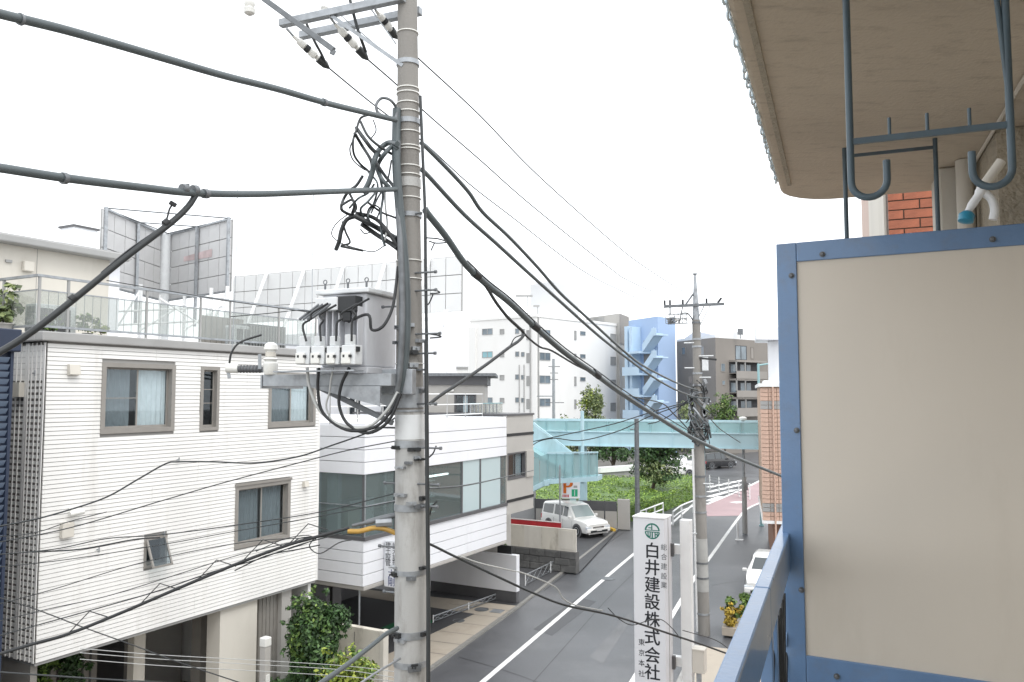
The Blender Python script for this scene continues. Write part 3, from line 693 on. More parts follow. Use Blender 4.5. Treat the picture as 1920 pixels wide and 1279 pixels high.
t = thing('terrace_screen', 'brown board screen standing on the roof terrace', 'screen', HF.p(u, -1.6, zf))
for k in range(8): part(t, 'board', MB().box(HF, u + (u2 - u) * k / 8 + .01, u + (u2 - u) * (k + 1) / 8 - .006, -1.62, -1.58, zf - .02, zf + .78), M['taupe'])
# ------------------------------------------------------------------ foliage
def leaves(blobs, n, size, seed=0, flat=.5, inner=.55):
    g = random.Random(seed); mb = MB(); tot = sum(b[1].x * b[1].y * b[1].z for b in blobs)
    for c, rad in blobs:
        for _ in range(max(14, int(n * rad.x * rad.y * rad.z / tot))):
            d = Vector((g.gauss(0, 1), g.gauss(0, 1), g.gauss(0, 1))).normalized() * (inner + (1 - inner) * g.random() ** .6) * g.uniform(.8, 1.1)
            p = c + Vector((d.x * rad.x, d.y * rad.y, d.z * rad.z))
            nn = (d + Vector((g.gauss(0, flat), g.gauss(0, flat), g.gauss(0, flat) + .4))).normalized()
            a = nn.orthogonal().normalized(); a.rotate(Matrix.Rotation(g.uniform(0, 6.28), 3, nn)); b = nn.cross(a)
            s = size * g.uniform(.6, 1.35)
            mb.poly([p - a * s, p + b * s * .55 + nn * s * .12, p + a * s, p - b * s * .55 + nn * s * .12])
    return mb
def blobs_in(c, rad, k, seed, sub=.45):
    g = random.Random(seed); out = []
    for _ in range(k):
        d = Vector((g.uniform(-1, 1), g.uniform(-1, 1), g.uniform(-1, 1)))
        if d.length > 1: d.normalize()
        f = g.uniform(.6, 1.25) * sub
        out.append((Vector(c) + Vector((d.x * rad[0], d.y * rad[1], d.z * rad[2])) * .72, Vector((rad[0] * f, rad[1] * f, rad[2] * f * .8))))
    for _ in range(k):                            # loose sprays that break the outline
        d = Vector((g.gauss(0, 1), g.gauss(0, 1), g.gauss(0, 1))).normalized(); f = g.uniform(.10, .22)
        out.append((Vector(c) + Vector((d.x * rad[0], d.y * rad[1], d.z * rad[2])) * g.uniform(.85, 1.22), Vector((rad[0] * f * 1.3, rad[1] * f * 1.3, rad[2] * f * .7))))
    return out
def tree(name, label, base, h, rad, n, size, m, seed, trunk_r=.1, k=14, lo=.35, cat='tree', group=None, crown_c=None, extra=None):
    base = Vector(base); t = thing(name, label, cat, base, group)
    c = Vector(crown_c) if crown_c else base + Vector((0, 0, h - rad[2] * .9))
    B = blobs_in(c, rad, k, seed)
    g = random.Random(seed + 5); mb = MB()
    mid = base.lerp(c, .6) + Vector((g.uniform(-.1, .1), g.uniform(-.1, .1), 0)) * h * .3
    mb.tube(smoothpath([base, mid, c], 5), [trunk_r * (1 - .6 * i / 10) for i in range(11)], 8)
    for b, r_ in B[:8]:
        s_ = base.lerp(c, g.uniform(.35, .8)); mb.tube(smoothpath([s_, s_.lerp(b, .5) + Vector((0, 0, .1 * rad[2])), b], 3), [trunk_r * .4, trunk_r * .36, trunk_r * .33, trunk_r * .28, trunk_r * .22, trunk_r * .15, trunk_r * .1], 6)
    part(t, 'trunk', mb, M['bark'], smooth=60)
    part(t, 'crown', leaves(B, n, size, seed), M[m])
    if extra: part(t, 'crown', leaves(blobs_in(c, rad, 6, seed + 9), n // 5, size, seed + 3), M[extra])
    return t

# plants on the terrace
for x, y, v, s, lb, m in ((8, 590, -1.2, .42, 'leafy green shrub at far left behind terrace glass', 'leafpale'), (100, 604, -.75, .17, 'small bright green plant beside terrace air conditioner', 'leaf'),
                          (165, 606, -.8, .22, 'green potted herbs behind the terrace glass', 'leaf'), (190, 600, -1.3, .16, 'smallest green plant on the terrace', 'leaflime')):
    u, z = HF.on(x, y, v); b = HF.p(u, v, zf - .02)
    t = tree('potted_plant', lb, b, s * 2.2, (s, s, s * .9), 420, s * .16, m, int(x) + 1, .012, 7, cat='plant')
    part(t, 'pot', MB().lathe(b, [(s * .3, 0), (s * .42, s * .45), (s * .46, s * .45), (s * .46, s * .5), (s * .3, s * .5)], 14), M['greige'], smooth=40)

# ------------------------------------------------------------------ navy louvred house at the far left edge
nv = thing('house', 'navy blue louvred house at far left edge of picture', 'house', HF.p(-1.2, -2, 0))
un = HF.onu(24, 740, -1.0); vn = HF.onu(22, 740, -.9)[0]
part(nv, 'wall', MB().box(HF, -3.2, -.95, -8, vn - .05, 0, zT - .25), M['navy'])
part(nv, 'edge_trim', MB().box(HF, -.949, -.90, vn - .16, vn + .02, 0, zT - .2), M['navy'])
lvm = mesh('louvre_board', MB().hexa([(0, 0, 0), (1, 0, 0), (1, .01, 0), (0, .01, 0), (0, .0, .01), (1, .0, .01), (1, .07, .085), (0, .07, .085)])); lvm.materials.append(M['navylight'])
for i in range(46):
    z = zT - .42 - i * .118
    o = piece(nv, 'louvre_board', lvm, HF.p(-3.1, vn - .045, z), math.pi / 2 - HF.ang, (2.14, -1, 1))
part(nv, 'fascia', MB().box(HF, -3.3, -.84, -8, vn + .12, zT - .245, zT + .12), M['navy'], bevel=.02)

# ------------------------------------------------------------------ set-back cream building left rear
PFm = Fr(HF.p(0, -5.2, 0).xy, R(28.2))
ph = thing('building', 'cream set-back building with grey eave behind the roof terrace', 'building', PFm.p(0, -2, 0))
ue = PFm.on(197, 740)[0]; ze = PFm.on(100, 472)[1]
part(ph, 'wall', MB().box(PFm, -8, ue, -5, 0, 0, ze), M['cream'])
part(ph, 'eave', MB().box(PFm, -8.2, ue + .35, -5, .35, ze + .001, ze + .18), M['fascia'], bevel=.03)
u, z = PFm.on(50, 500); part(ph, 'vent_hood', MB().box(PFm, u - .12, u + .12, .001, .12, z - .12, z + .12), M['cream'], bevel=.02)
part(ph, 'vent_hood', MB().box(PFm, *[PFm.on(15, 490)[0] + q for q in (-.07, .07)], .001, .05, *[PFm.on(15, 490)[1] + q for q in (-.03, .03)]), M['fascia'])
for k in range(10):
    a_ = -7.5 + k * 1.15
    if a_ < ue: part(ph, 'wall_joint', MB().box(PFm, a_, a_ + .012, .001, .004, 6.5, ze), M['joint'])
ch_ = at(155, 452, 27)
cm = Fr(ch_.xy, R(28.2))
cb = thing('house', 'white house with grey gabled roof and square chimney behind eave', 'house', cm.p(0, 0, 0))
zc0 = at(155, 470, 27).z; zc1 = at(155, 432, 27).z
part(cb, 'chimney', MB().box(cm, -.55, .3, -.4, .35, zc0 - 1, zc1), M['band'])
part(cb, 'chimney_cap', MB().box(cm, -.6, .35, -.45, .4, zc1 + .001, zc1 + .07), M['darkgrey'])
zr_ = at(0, 408, 25).z; zl = at(125, 470, 27).z
part(cb, 'wall', MB().box(cm, -9, .8, -3, .9, 0, zl - .3), M['band'])
part(cb, 'roof', MB().prism([cm.p(-9.2, 1.4, zl - .3), cm.p(.9, 1.4, zl - .3), cm.p(.9, -3.6, zl - .3), cm.p(-4.5, -1, zr_ + 1.0), cm.p(-9.2, -1, zr_ + 1.0)][:3] + [cm.p(-9.2, -3.6, zl - .3)], (0, 0, .18)).hexa([cm.p(-9.2, 1.4, zl - .12), cm.p(.9, 1.4, zl - .12), cm.p(.9, -3.6, zl - .12), cm.p(-9.2, -3.6, zl - .12), cm.p(-9.2, -1.0, zr_), cm.p(-3.2, -1.0, zr_ - .5), cm.p(-3.2, -1.2, zr_ - .5), cm.p(-9.2, -1.2, zr_)]), M['fascia'])

# ------------------------------------------------------------------ V-shaped billboard seen from behind
vb = thing('billboard', 'V shaped grey billboard seen from behind above the roof terrace', 'billboard', (-13.5, 32, 9))
L0, L1, R0, R1 = at(195, 391, 28), at(307, 441, 32.7), at(320, 443, 32.7), at(433, 411, 29.7)
Hh = 2.75
def bpanel(par, A, B, z1, h, nc, nr, m, fm, gap=.03, th=.06):
    d = Vector((B.x - A.x, B.y - A.y, 0)); w = d.length; d.normalize(); nrm = Vector((d.y, -d.x, 0))
    rz = math.atan2(d.y, d.x)
    me = mesh('panel', MB().box(WORLD, 0, th, 0, w / nc - gap, 0, h / nr - gap)); me.materials.append(m)
    for i in range(nc):
        for j in range(nr):
            o = piece(par, 'panel', me, Vector((A.x, A.y, z1 - h)) + d * (w * i / nc) + Vector((0, 0, h * j / nr)) + nrm * rnd.uniform(-.008, .008), rz)
    mb = MB()
    Av, Bv = Vector((A.x, A.y, 0)), Vector((B.x, B.y, 0))
    mb.hexa([Av + nrm * (-th - .05) + Vector((0, 0, z1 - h)), Av + nrm * (-th) + Vector((0, 0, z1 - h)), Bv + nrm * (-th) + Vector((0, 0, z1 - h)), Bv + nrm * (-th - .05) + Vector((0, 0, z1 - h))] +
            [Av + nrm * (-th - .05) + Vector((0, 0, z1)), Av + nrm * (-th) + Vector((0, 0, z1)), Bv + nrm * (-th) + Vector((0, 0, z1)), Bv + nrm * (-th - .05) + Vector((0, 0, z1))])
    part(par, 'backing', mb, fm)
    return d, nrm, w
for A, B in ((L0, L1), (R0, R1)):
    A = Vector((A.x, A.y, L0.z)); B = Vector((B.x, B.y, L0.z))
    d, nrm, w = bpanel(vb, A, B, L0.z, Hh, 6, 4, M['bbgrey'], M['fascia'])
    for i in (0, 3, 6):
        p = A + d * (w * i / 6) + nrm * .09; part(vb, 'rib', MB().bar(p + Vector((0, 0, -Hh - 1.2)), p + Vector((0, 0, .05)), .10, .10), M['galv'])
    for j in (0, 4):
        z = L0.z - Hh + j * Hh / 4; part(vb, 'rail', MB().bar(Vector((A.x, A.y, z)) + nrm * .05, Vector((B.x, B.y, z)) + nrm * .05, .07, .07), M['galv'])
pc = Vector(((L1.x + R0.x) / 2, 32.6, 0)); part(vb, 'post', MB().tube([zz(pc, 6), zz(pc, L0.z + .05)], .20, 14), M['polyplast'], smooth=50)
zt_ = L0.z + .02
for a, b in ((L0, R1), (L0, R0), (L1, R1), (L0.lerp(L1, .5), R0.lerp(R1, .5))):
    part(vb, 'tie_rod', MB().tube([zz(a, zt_), zz(b, zt_)], .025, 6), M['steeldark'])
# red traces of old print on the right wing
A = R0.lerp(R1, .25); B = R0.lerp(R1, .72); dd = (R1 - R0).normalized(); n2 = Vector((dd.y, -dd.x, 0)).normalized() * .012
part(vb, 'old_print', MB().poly([zz(A, L0.z - 1.25) + n2, zz(B, L0.z - 1.30) + n2, zz(B, L0.z - .98) + n2, zz(A, L0.z - 1.05) + n2]), mat('faded red print', (.50, .40, .40), .7, var=.3, vs_=2))
# steel support frame under it
sf = thing('support_frame', 'white steel lattice frame under the V shaped billboard', 'steel frame', (-13, 30, 6))
for x, y in ((212, 27.5), (262, 28.5), (300, 31.5), (345, 31.5), (395, 29.5), (425, 29)):
    p = at(x, 600, y); part(sf, 'post', MB().bar(zz(p, 6), zz(p, L0.z - Hh + .1), .10, .10, (0, 1, 0)), M['whitesteel'])
for (x0, y0, x1, y1) in ((202, 585, 430, 575), (205, 610, 430, 600), (210, 630, 262, 545), (262, 620, 345, 570), (345, 620, 425, 565), (300, 560, 395, 620)):
    part(sf, 'brace', MB().tube([at(x0, y0, 28.2), at(x1, y1, 29.2)], .035, 6), M['whitesteel'])
# ------------------------------------------------------------------ long pale billboard
lb = thing('billboard', 'long pale billboard frame with gridded panels behind the transformer', 'billboard', (-8, 36, 9))
A = at(437, 519, 39); B = at(866, 478, 33.1)
zt2 = (A.z + B.z) / 2; A.z = B.z = zt2
d, nrm, w = bpanel(lb, A, B, zt2, 2.35, 17, 3, M['bbwhite'], M['joint'], .035, .05)
for i in range(0, 18, 3):
    p = zz(A + d * (w * i / 17) + nrm * .12, 0); part(lb, 'brace', MB().bar(zz(p, zt2 - .05), zz(p + nrm * 1.3, zt2 - 2.9), .10, .10), M['whitesteel'])
for i in (1, 6, 11, 16.3):
    p = zz(A + d * (w * i / 17) + nrm * .35, 0); part(lb, 'post', MB().bar(zz(p, 6.0), zz(p, zt2 - 2.3), .16, .16, (0, 1, 0)), M['whitesteel'])
p = zz(A + d * (w * 16.3 / 17) + nrm * .35, 0); q = p - d * 1.6
part(lb, 'brace', MB().bar(zz(p, zt2 - 2.6), zz(q, 7.4), .09, .09), M['whitesteel'])
part(lb, 'beam', MB().bar(zz(q, zt2 - 2.65), zz(p + d * .5, zt2 - 2.65), .14, .14), M['whitesteel'])
# ------------------------------------------------------------------ white block behind, under the billboards
wb = thing('building', 'tall white building with narrow dark stairwell windows behind transformer', 'building', (-8, 34, 0))
WBF = Fr(at(597, 700, 34).xy, R(28.2 + 90))      # u to the right across the view
zwb = at(700, 628, 33).z; wbu = WBF.on(792, 700)[0]
wr = [(WBF.on(x0, 740)[0], WBF.on(x1, 740)[0], WBF.on(660, yb)[1], WBF.on(660, yt)[1]) for x0, x1, yt, yb in ((651, 678, 690, 790), (714, 738, 700, 800))]
part(wb, 'front_wall', MB().wall(WBF, -3.2, wbu, 0, zwb, -.15, 0, wr), M['band'])
part(wb, 'side_wall', MB().box(WBF, wbu - .15, wbu, -2.5, -.151, 0, zwb), M['band']); part(wb, 'side_wall', MB().box(WBF, -3.2, -3.05, -2.5, -.151, 0, zwb), M['band'])
part(wb, 'roof', MB().box(WBF, -3.2, wbu, -2.5, 0, zwb + .001, zwb + .15), M['band'])
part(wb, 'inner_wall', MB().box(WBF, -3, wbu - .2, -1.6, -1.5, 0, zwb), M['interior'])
for r_ in wr: window(wb, WBF, *r_, 0, .05, .02, nsash=2, gmat='windowdark', fmat='whitesteel', bar=(.25, .5, .75))
# ------------------------------------------------------------------ dark-roofed grey pavilion behind the office
GP = Fr(at(806, 740, 31).xy, R(28.2 + 62))
ug0, ug1 = GP.on(800, 740)[0], GP.on(908, 740)[0]
gp = thing('pavilion', 'grey rooftop pavilion with dark flat roof behind white office', 'building', GP.p(1, -1, 6))
zg1 = GP.on(870, 722)[1]; zg0 = GP.on(870, 785)[1]
dw = (GP.on(852, 740)[0], GP.on(893, 740)[0], zg0 - .4, GP.on(870, 738)[1])
part(gp, 'wall', MB().wall(GP, ug0 - 1.5, ug1, zg0 - .4, zg1, -.12, 0, [dw]), M['greige'])
part(gp, 'side_wall', MB().box(GP, ug1 - .12, ug1 - .001, -4, -.121, zg0 - .4, zg1), M['greige'])
part(gp, 'back_wall', MB().box(GP, ug0 - 1.5, ug1 - .13, -4, -3.9, zg0 - .4, zg1), M['greige'])
part(gp, 'roof_fascia', MB().box(GP, ug0 - 1.6, ug1 + .12, -4.1, .12, zg1 + .001, zg1 + .34), M['darkgrey'])
part(gp, 'roof', MB().box(GP, ug0 - 1.7, ug1 + .45, -4.3, .45, zg1 + .341, zg1 + .45), M['steeldark'])
window(gp, GP, *dw, 0, .05, .02, nsash=3, gmat='window', fmat='darkgrey', curtain=[(.35, .66, 'curtain')])
part(gp, 'lamp', MB().lathe(GP.p(dw[0] - .1, .02, dw[3] + .05), [(.03, 0), (.09, .04), (.09, .12), (.03, .16)], 12), M['porcelain'], smooth=50)
part(gp, 'floor', MB().box(GP, ug0 - 1.5, ug1, -4, -.001, zg0 - .62, zg0 - .41), M['greige'])

# ------------------------------------------------------------------ white panelled office
OF = Fr(at(687, 740, 21.5).xy, R(28.7))
of = thing('office_building', 'white panelled two storey office with wrap around corner glazing', 'office building', OF.p(3, -3, 0))
uo = OF.on(950, 740)[0]; zo1 = OF.on(806, 791)[1]; zo0 = OF.on(806, 1060)[1]
zg_t = OF.on(806, 874)[1]; zg_b = OF.on(806, 984)[1]; vL = -8
part(of, 'core', MB().box(OF, .06, uo - .01, vL, -.06, zg_t, zo1 - .03).box(OF, .06, uo - .01, vL, -.06, zo0, zg_b), M['joint'])
def band(za, zb_, n):
    h = (zb_ - za) / n
    for i in range(n):
        z0_, z1_ = za + i * h + .008, za + (i + 1) * h - .008
        for c in range(3):
            a, b = uo * c / 3, uo * (c + 1) / 3
            part(of, 'panel', MB().box(OF, a + (.003 if c else -.04), b - .003, -.059, 0, z0_, z1_), M['band'], bevel=.006)
        for c in range(2):
            a, b = -.06 - c * 1.6, -.06 - (c + 1) * 1.6
            part(of, 'panel', MB().box(OF, 0 - .04, .059, b + .003, a - .003, z0_, z1_), M['band'], bevel=.006)
band(zg_t, zo1, 4); band(zo0, zg_b, 4)
part(of, 'roof_coping', MB().box(OF, -.02, uo, vL, -.02, zo1 - .008, zo1 + .04), M['band'])
part(of, 'soffit', MB().box(OF, .0, uo, vL, -.001, zo0 - .12, zo0 + .006), M['greige'], bevel=.03)
part(of, 'sill', MB().box(OF, -.05, uo, -.12, .05, zg_b + .001, zg_b + .10).box(OF, -.05, .12, -1.72, -.121, zg_b + .001, zg_b + .10), M['darkgrey'])
# return wall left of the corner glazing
part(of, 'return_wall', MB().wall(Fr(OF.p(0, 0, 0).xy, OF.ang), .05, .2, zg_b, zg_t, -8, -1.72), M['band'])
for i in range(4):
    hh = (zg_t - zg_b) / 4; part(of, 'panel', MB().box(OF, -.02, .049, -3.2, -1.73, zg_b + i * hh + .008, zg_b + (i + 1) * hh - .008), M['band'], bevel=.006)
part(of, 'side_slot_window', MB().box(OF, -.035, -.021, -2.75, -2.5, zg_b + 1.0, zg_t - .02), M['windowdark'])
cuts = [0, OF.on(744, 740)[0], OF.on(868, 740)[0], OF.on(902, 740)[0], OF.on(941, 740)[0], uo]
for k, (a, b) in enumerate(zip(cuts, cuts[1:])):
    g_ = 'frost' if k in (2, 3) else 'officeglass'
    w = part(of, 'window', MB().box(OF, a + .0, a + (.07 if k in (2, 3) else .03), -.10, -.03, zg_b + .101, zg_t), M['darkgrey'])
    part(w, 'pane', MB().box(OF, a + (.071 if k in (2, 3) else .031), b - .001, -.07, -.055, zg_b + .101, zg_t), M[g_])
w = part(of, 'window', MB().box(OF, .031, .06, -1.72, -1.68, zg_b + .101, zg_t), M['darkgrey'])
part(w, 'pane', MB().box(OF, .04, .052, -1.679, -.03, zg_b + .101, zg_t), M['officeglass'])
zm = zg_b + (zg_t - zg_b) * .52
part(of, 'transom', MB().box(OF, .032, cuts[1], -.045, -.02, zm - .012, zm + .012).box(OF, -.0, .03, -1.67, -.046, zm - .012, zm + .012), M['galv'])
part(of, 'corner_mullion', MB().box(OF, .0, .03, -.03, .0, zg_b + .101, zg_t), M['galv'])
# inside the office
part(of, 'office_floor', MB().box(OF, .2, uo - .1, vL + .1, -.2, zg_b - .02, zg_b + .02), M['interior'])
part(of, 'office_back_wall', MB().box(OF, .2, uo - .1, -3.6, -3.5, zg_b, zg_t), M['cream'])
for a, b, z0_, z1_, m_, v_ in ((.5, 1.0, .1, .7, 'creamdirty', -1.0), (1.3, 2.4, .1, .8, 'curtain', -1.6), (2.9, 3.6, .1, 1.25, 'cream', -1.1), (3.5, 3.62, .1, .9, 'yellow', -.7), (3.9, 4.0, .1, .9, 'yellow', -.7), (.3, .45, .1, 1.7, 'polyplast', -1.2)):
    part(of, 'cabinet', MB().box(OF, a, b, v_ - .4, v_, zg_b + .03, zg_b + z1_), M[m_])
for k in range(5): part(of, 'shelf', MB().box(OF, 2.55, 3.9, -.75, -.4, zg_b + .25 + k * .24, zg_b + .275 + k * .24), M['curtain'])
for k in range(9): part(of, 'shelf_box', MB().box(OF, 2.6 + k * .14, 2.7 + k * .14, -.72, -.45, zg_b + .28 + (k % 4) * .24, zg_b + .40 + (k % 4) * .24), M[('yellow', 'curtain', 'bluecap', 'cream')[k % 4]])
part(of, 'strip_light', MB().bar(OF.p(3.0, -.8, zg_t - .45), OF.p(5.2, -.8, zg_t - .45), .08, .05), M['tube'])
# ground floor under the office: recessed bays, shade put into their colour, pier and end wall
part(of, 'garage_back_wall', MB().box(OF, .2, uo, vL, -6.5, .06, zo0 - .121), M['darkgrey'])  # dark wall colour carries the garage shade
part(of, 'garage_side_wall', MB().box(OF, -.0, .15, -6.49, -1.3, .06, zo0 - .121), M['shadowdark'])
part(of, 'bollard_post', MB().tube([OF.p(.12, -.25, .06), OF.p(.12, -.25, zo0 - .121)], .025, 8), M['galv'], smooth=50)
part(of, 'garage_floor', MB().box(OF, .2, uo - .2, -6.49, -1.2, .061, .075), M['asphalt2'])  # floor tone darkened to stand for shade under the office
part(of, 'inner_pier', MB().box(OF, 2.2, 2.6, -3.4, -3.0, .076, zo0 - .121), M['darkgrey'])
part(of, 'green_sheet', MB().box(OF, 4.6, 6.2, -3.0, -1.9, .065, .09), M['greentarp'])
dv = thing('dividing_wall', 'pale grey dividing wall with dark base at the garage end', 'wall', OF.p(uo, -2, 0))
ud = OF.on(970, 1120)[0] if False else None
e0 = gnd(969, 1131, .06); ue0 = (e0 - OF.o).dot(OF.u); ve0 = (e0 - OF.o).dot(OF.v)
part(dv, 'base', MB().box(OF, ue0, ue0 + .20, ve0 - 5.0, ve0 - .02, .06, .46), M['darkgrey'])
part(dv, 'face', MB().box(OF, ue0 - .02, ue0 + .22, ve0 - 5.0, ve0, .461, 1.80), M['band'], bevel=.01)
# plants showing over it
for k in range(3):
    p = OF.p(ue0 + .6, ve0 - .9 - .5 * k, .06)
    tree('shrub', ('leftmost', 'middle', 'rightmost')[2 - k] + ' of three small shrubs peeping over grey dividing wall', p, 1.9 + .1 * k, (.28, .28, .35), 260, .06, 'leaf', 40 + k, .02, 6, cat='shrub')
# grey annexe to the right of the office
an = thing('annexe_building', 'warm grey annexe with black trim joining the white office', 'building', OF.p(uo + 1, -3, 0))
ua = OF.on(1000, 740)[0]; za1 = OF.on(975, 779)[1]; za0 = OF.on(975, 955)[1]
aw = rectm(OF, 952, 985, 968, 848, 898)
part(an, 'front_wall', MB().wall(OF, uo + .025, ua, za0, za1, -.15, -.01, [aw]), M['greige'])
part(an, 'end_wall', MB().box(OF, ua - .15, ua - .001, -7, -.151, za0, za1), M['greige'])
part(an, 'roof', MB().box(OF, uo + .025, ua + .03, -7, .03, za1 + .001, za1 + .07), M['darkgrey'])
z1_ = OF.on(975, 814)[1]; z2_ = OF.on(975, 935)[1]; z3_ = OF.on(975, 900)[1]
for z in (z1_, z2_): part(an, 'trim', MB().box(OF, uo + .026, ua + .012, -.14, .012, z - .05, z + .05), M['black'])
part(an, 'inner_wall', MB().box(OF, uo + .1, ua - .2, -1.6, -1.5, za0, za1), M['interior'])
window(an, OF, *aw, -.01, .05, .02, nsash=2, gmat='windowdark', fmat='darkgrey', curtain=[(.5, .95, 'curtain')])
part(an, 'shutter_box', MB().box(OF, aw[1] + .02, ua - .06, -.009, .05, aw[2], aw[3]), M['greige'])
part(an, 'floor', MB().box(OF, uo + .025, ua, -7, -.001, za0 - .08, za0 - .001), M['greige'])
part(an, 'lower_wall', MB().box(OF, ue0 + 1.2, ua - .1, -6, -1.5, .05, za0 - .081), M['greige'])
part(an, 'door', MB().box(OF, ua - .099, ua - .02, -1.9, -.9, .05, 2.1), M['black'])
# terrace rail on the office roof
orl = thing('roof_railing', 'thin white pipe railing along the office roof', 'railing', OF.p(3, -1, zo1))
vr2 = -1.0
for z in (.10, .45, .80): part(orl, 'rail', MB().tube([OF.p(-.3, vr2, zo1 + z + .04), OF.p(uo, vr2, zo1 + z + .04)], .016, 6), M['whitesteel'])
for k in range(8): part(orl, 'post', MB().tube([OF.p(-.3 + k * (uo + .3) / 7, vr2, zo1 + .02), OF.p(-.3 + k * (uo + .3) / 7, vr2, zo1 + .86)], .018, 6), M['fascia'])
arl = thing('roof_railing', 'pale aqua panel railing on the grey annexe roof', 'railing', OF.p(uo + 1, -1, za1))
part(arl, 'pane', MB().box(OF, uo - .4, ua - .1, -1.3, -1.28, za1 + .08, za1 + .42), M['railglass']); part(arl, 'top_rail', MB().box(OF, uo - .4, ua - .1, -1.31, -1.27, za1 + .421, za1 + .45), M['tealdark'])
for k in range(8): part(arl, 'post', MB().box(OF, uo - .4 + k * .27, uo - .37 + k * .27, -1.279, -1.25, za1 + .07, za1 + .42), M['galv'])
# hanging blade sign on the office front
bs = thing('blade_sign', 'narrow white blade sign with navy characters behind the main pole', 'sign', OF.p(.9, .05, zo0))
a = OF.onu(718, 1012, .85); b = OF.onu(744, 1102, .85)
zs1, zs0 = a[1], b[1]
part(bs, 'box', MB().box(OF, .80, .92, .04, .04 + (b[0] - a[0]) * 1.02, zs0, zs1), M['signwhite'], bevel=.008)
part(bs, 'bracket', MB().box(OF, .84, .88, .0, .039, zs1 - .15, zs1 - .1).box(OF, .84, .88, .0, .039, zs0 + .1, zs0 + .15), M['galv'])
# ------------------------------------------------------------------ lettering
def glyph(par, txt, c, right, up, size, m, sx=1.0, bold=0.0):
    cu = bpy.data.curves.new('lettering', 'FONT'); cu.body = txt; cu.align_x = 'CENTER'; cu.align_y = 'CENTER'; cu.size = 1; cu.extrude = .004; cu.offset = bold
    o = bpy.data.objects.new('lettering', cu); COL.objects.link(o)
    dg = bpy.context.evaluated_depsgraph_get(); me = bpy.data.meshes.new_from_object(o.evaluated_get(dg)); COL.objects.unlink(o); bpy.data.objects.remove(o)
    me.materials.clear(); me.materials.append(M[m])
    xs = [v.co.x for v in me.vertices]; ys = [v.co.y for v in me.vertices]
    if not xs: return
    cx, cy = (min(xs) + max(xs)) / 2, (min(ys) + max(ys)) / 2; w = max(max(xs) - min(xs), max(ys) - min(ys))
    right, up = Vector(right).normalized(), Vector(up).normalized(); nrm = right.cross(up); off = ORG[par.name]; s = size / w
    for v in me.vertices: v.co = Vector(c) + right * ((v.co.x - cx) * s * sx) + up * ((v.co.y - cy) * s) + nrm * (v.co.z * .5) - off
    ob = bpy.data.objects.new('lettering', me); COL.objects.link(ob); ob.parent = par; ORG[ob.name] = off; return ob
UP = Vector((0, 0, 1))
# blade sign print
wv = (b[0] - a[0]) * 1.02; hh = zs1 - zs0; cv = .04 + wv / 2
for r_, ch in enumerate('総合不動産'[:4]):
    for c_ in (-.24, .24): glyph(bs, '建設土木設計管理'[r_ * 2 + (c_ > 0)], OF.p(.7985, cv + c_ * wv, zs1 - hh * (.10 + .125 * r_)), OF.v, UP, wv * .36, 'ink')
glyph(bs, '大', OF.p(.7985, cv, zs1 - hh * .70), OF.v, UP, wv * .46, 'blueink')
glyph(bs, '剛', OF.p(.7985, cv, zs1 - hh * .88), OF.v, UP, wv * .46, 'blueink')

# ------------------------------------------------------------------ big standing sign with vertical company name
sg_y = 15.0
SF = Fr(at(1187, 1000, sg_y).xy, R(27))          # v to the right along the sign face, u away
vs1 = SF.onu(1246, 1000)[0]; zs_t = SF.onu(1215, 972)[1]
sg = thing('company_sign', 'tall white company sign with vertical black characters and round green emblem', 'sign', SF.p(.2, .4, 0))
part(sg, 'cabinet', MB().box(SF, 0, .46, 0, vs1, .9, zs_t), M['signwhite'], bevel=.015)
part(sg, 'cabinet_top', MB().box(SF, -.012, .472, -.012, vs1 + .012, zs_t + .001, zs_t + .03), M['whitesteel'], bevel=.006)
part(sg, 'side_strip', MB().box(SF, .215, .235, -.004, vs1 + .004, .9, zs_t - .002), M['joint'])
vp0 = SF.onu(1277, 1000, .55)[0]; zp = SF.onu(1286, 974, .55)[1]
part(sg, 'post', MB().box(SF, .45, .63, vp0, vp0 + .20, 0.0, zp), M['whitesteel'], bevel=.01)
for y in (1030, 1240):
    z = SF.onu(1270, y, .5)[1]; part(sg, 'arm', MB().box(SF, .47, .60, vs1 - .05, vp0 - .001, z - .085, z + .085), M['whitesteel'], bevel=.006)
    part(sg, 'clamp', MB().box(SF, .38, .46, vs1 + .001, vs1 + .05, z - .12, z + .12), M['darkgrey'])
def sgp(px, py):
    v, z = SF.onu(px, py, -.001); return SF.p(-.0015, v, z)
for ch, y in zip('白井建設株式会社', (1032, 1064, 1096, 1128, 1161, 1194, 1228, 1260)):
    for q in (-.005, 0, .005): glyph(sg, ch, sgp(1223, y) + SF.v * q + UP * q * .6 - SF.u * (.0008 + .0006 * q / .005), SF.v, UP, .28, 'ink')
for ch, y in zip('総合建設業', (1026, 1044, 1062, 1080, 1097)): glyph(sg, ch, sgp(1247 - 2, y), SF.v, UP, .115, 'greyink')
for ch, y in zip('東京本社', (1204, 1224, 1243, 1263)): glyph(sg, ch, sgp(1203, y), SF.v, UP, .115, 'ink')
ec = sgp(1223, 996); er = .145
def edisc(w0, w1, ri, ro, m='greenink', n=20):
    mb = MB(); e = SF.u * -.003
    for i in range(n):
        t0, t1 = w0 + (w1 - w0) * i / n, w0 + (w1 - w0) * (i + 1) / n
        mb.poly([ec + e + SF.v * math.cos(t) * r_ + UP * math.sin(t) * r_ for t, r_ in ((t0, ri), (t0, ro), (t1, ro), (t1, ri))])
    return mb
em = part(sg, 'emblem', edisc(R(8), R(172), er * .80, er), M['greenink'])
part(em, 'emblem_arc', edisc(R(190), R(350), er * .84, er), M['greenink'])
e = SF.u * -.003
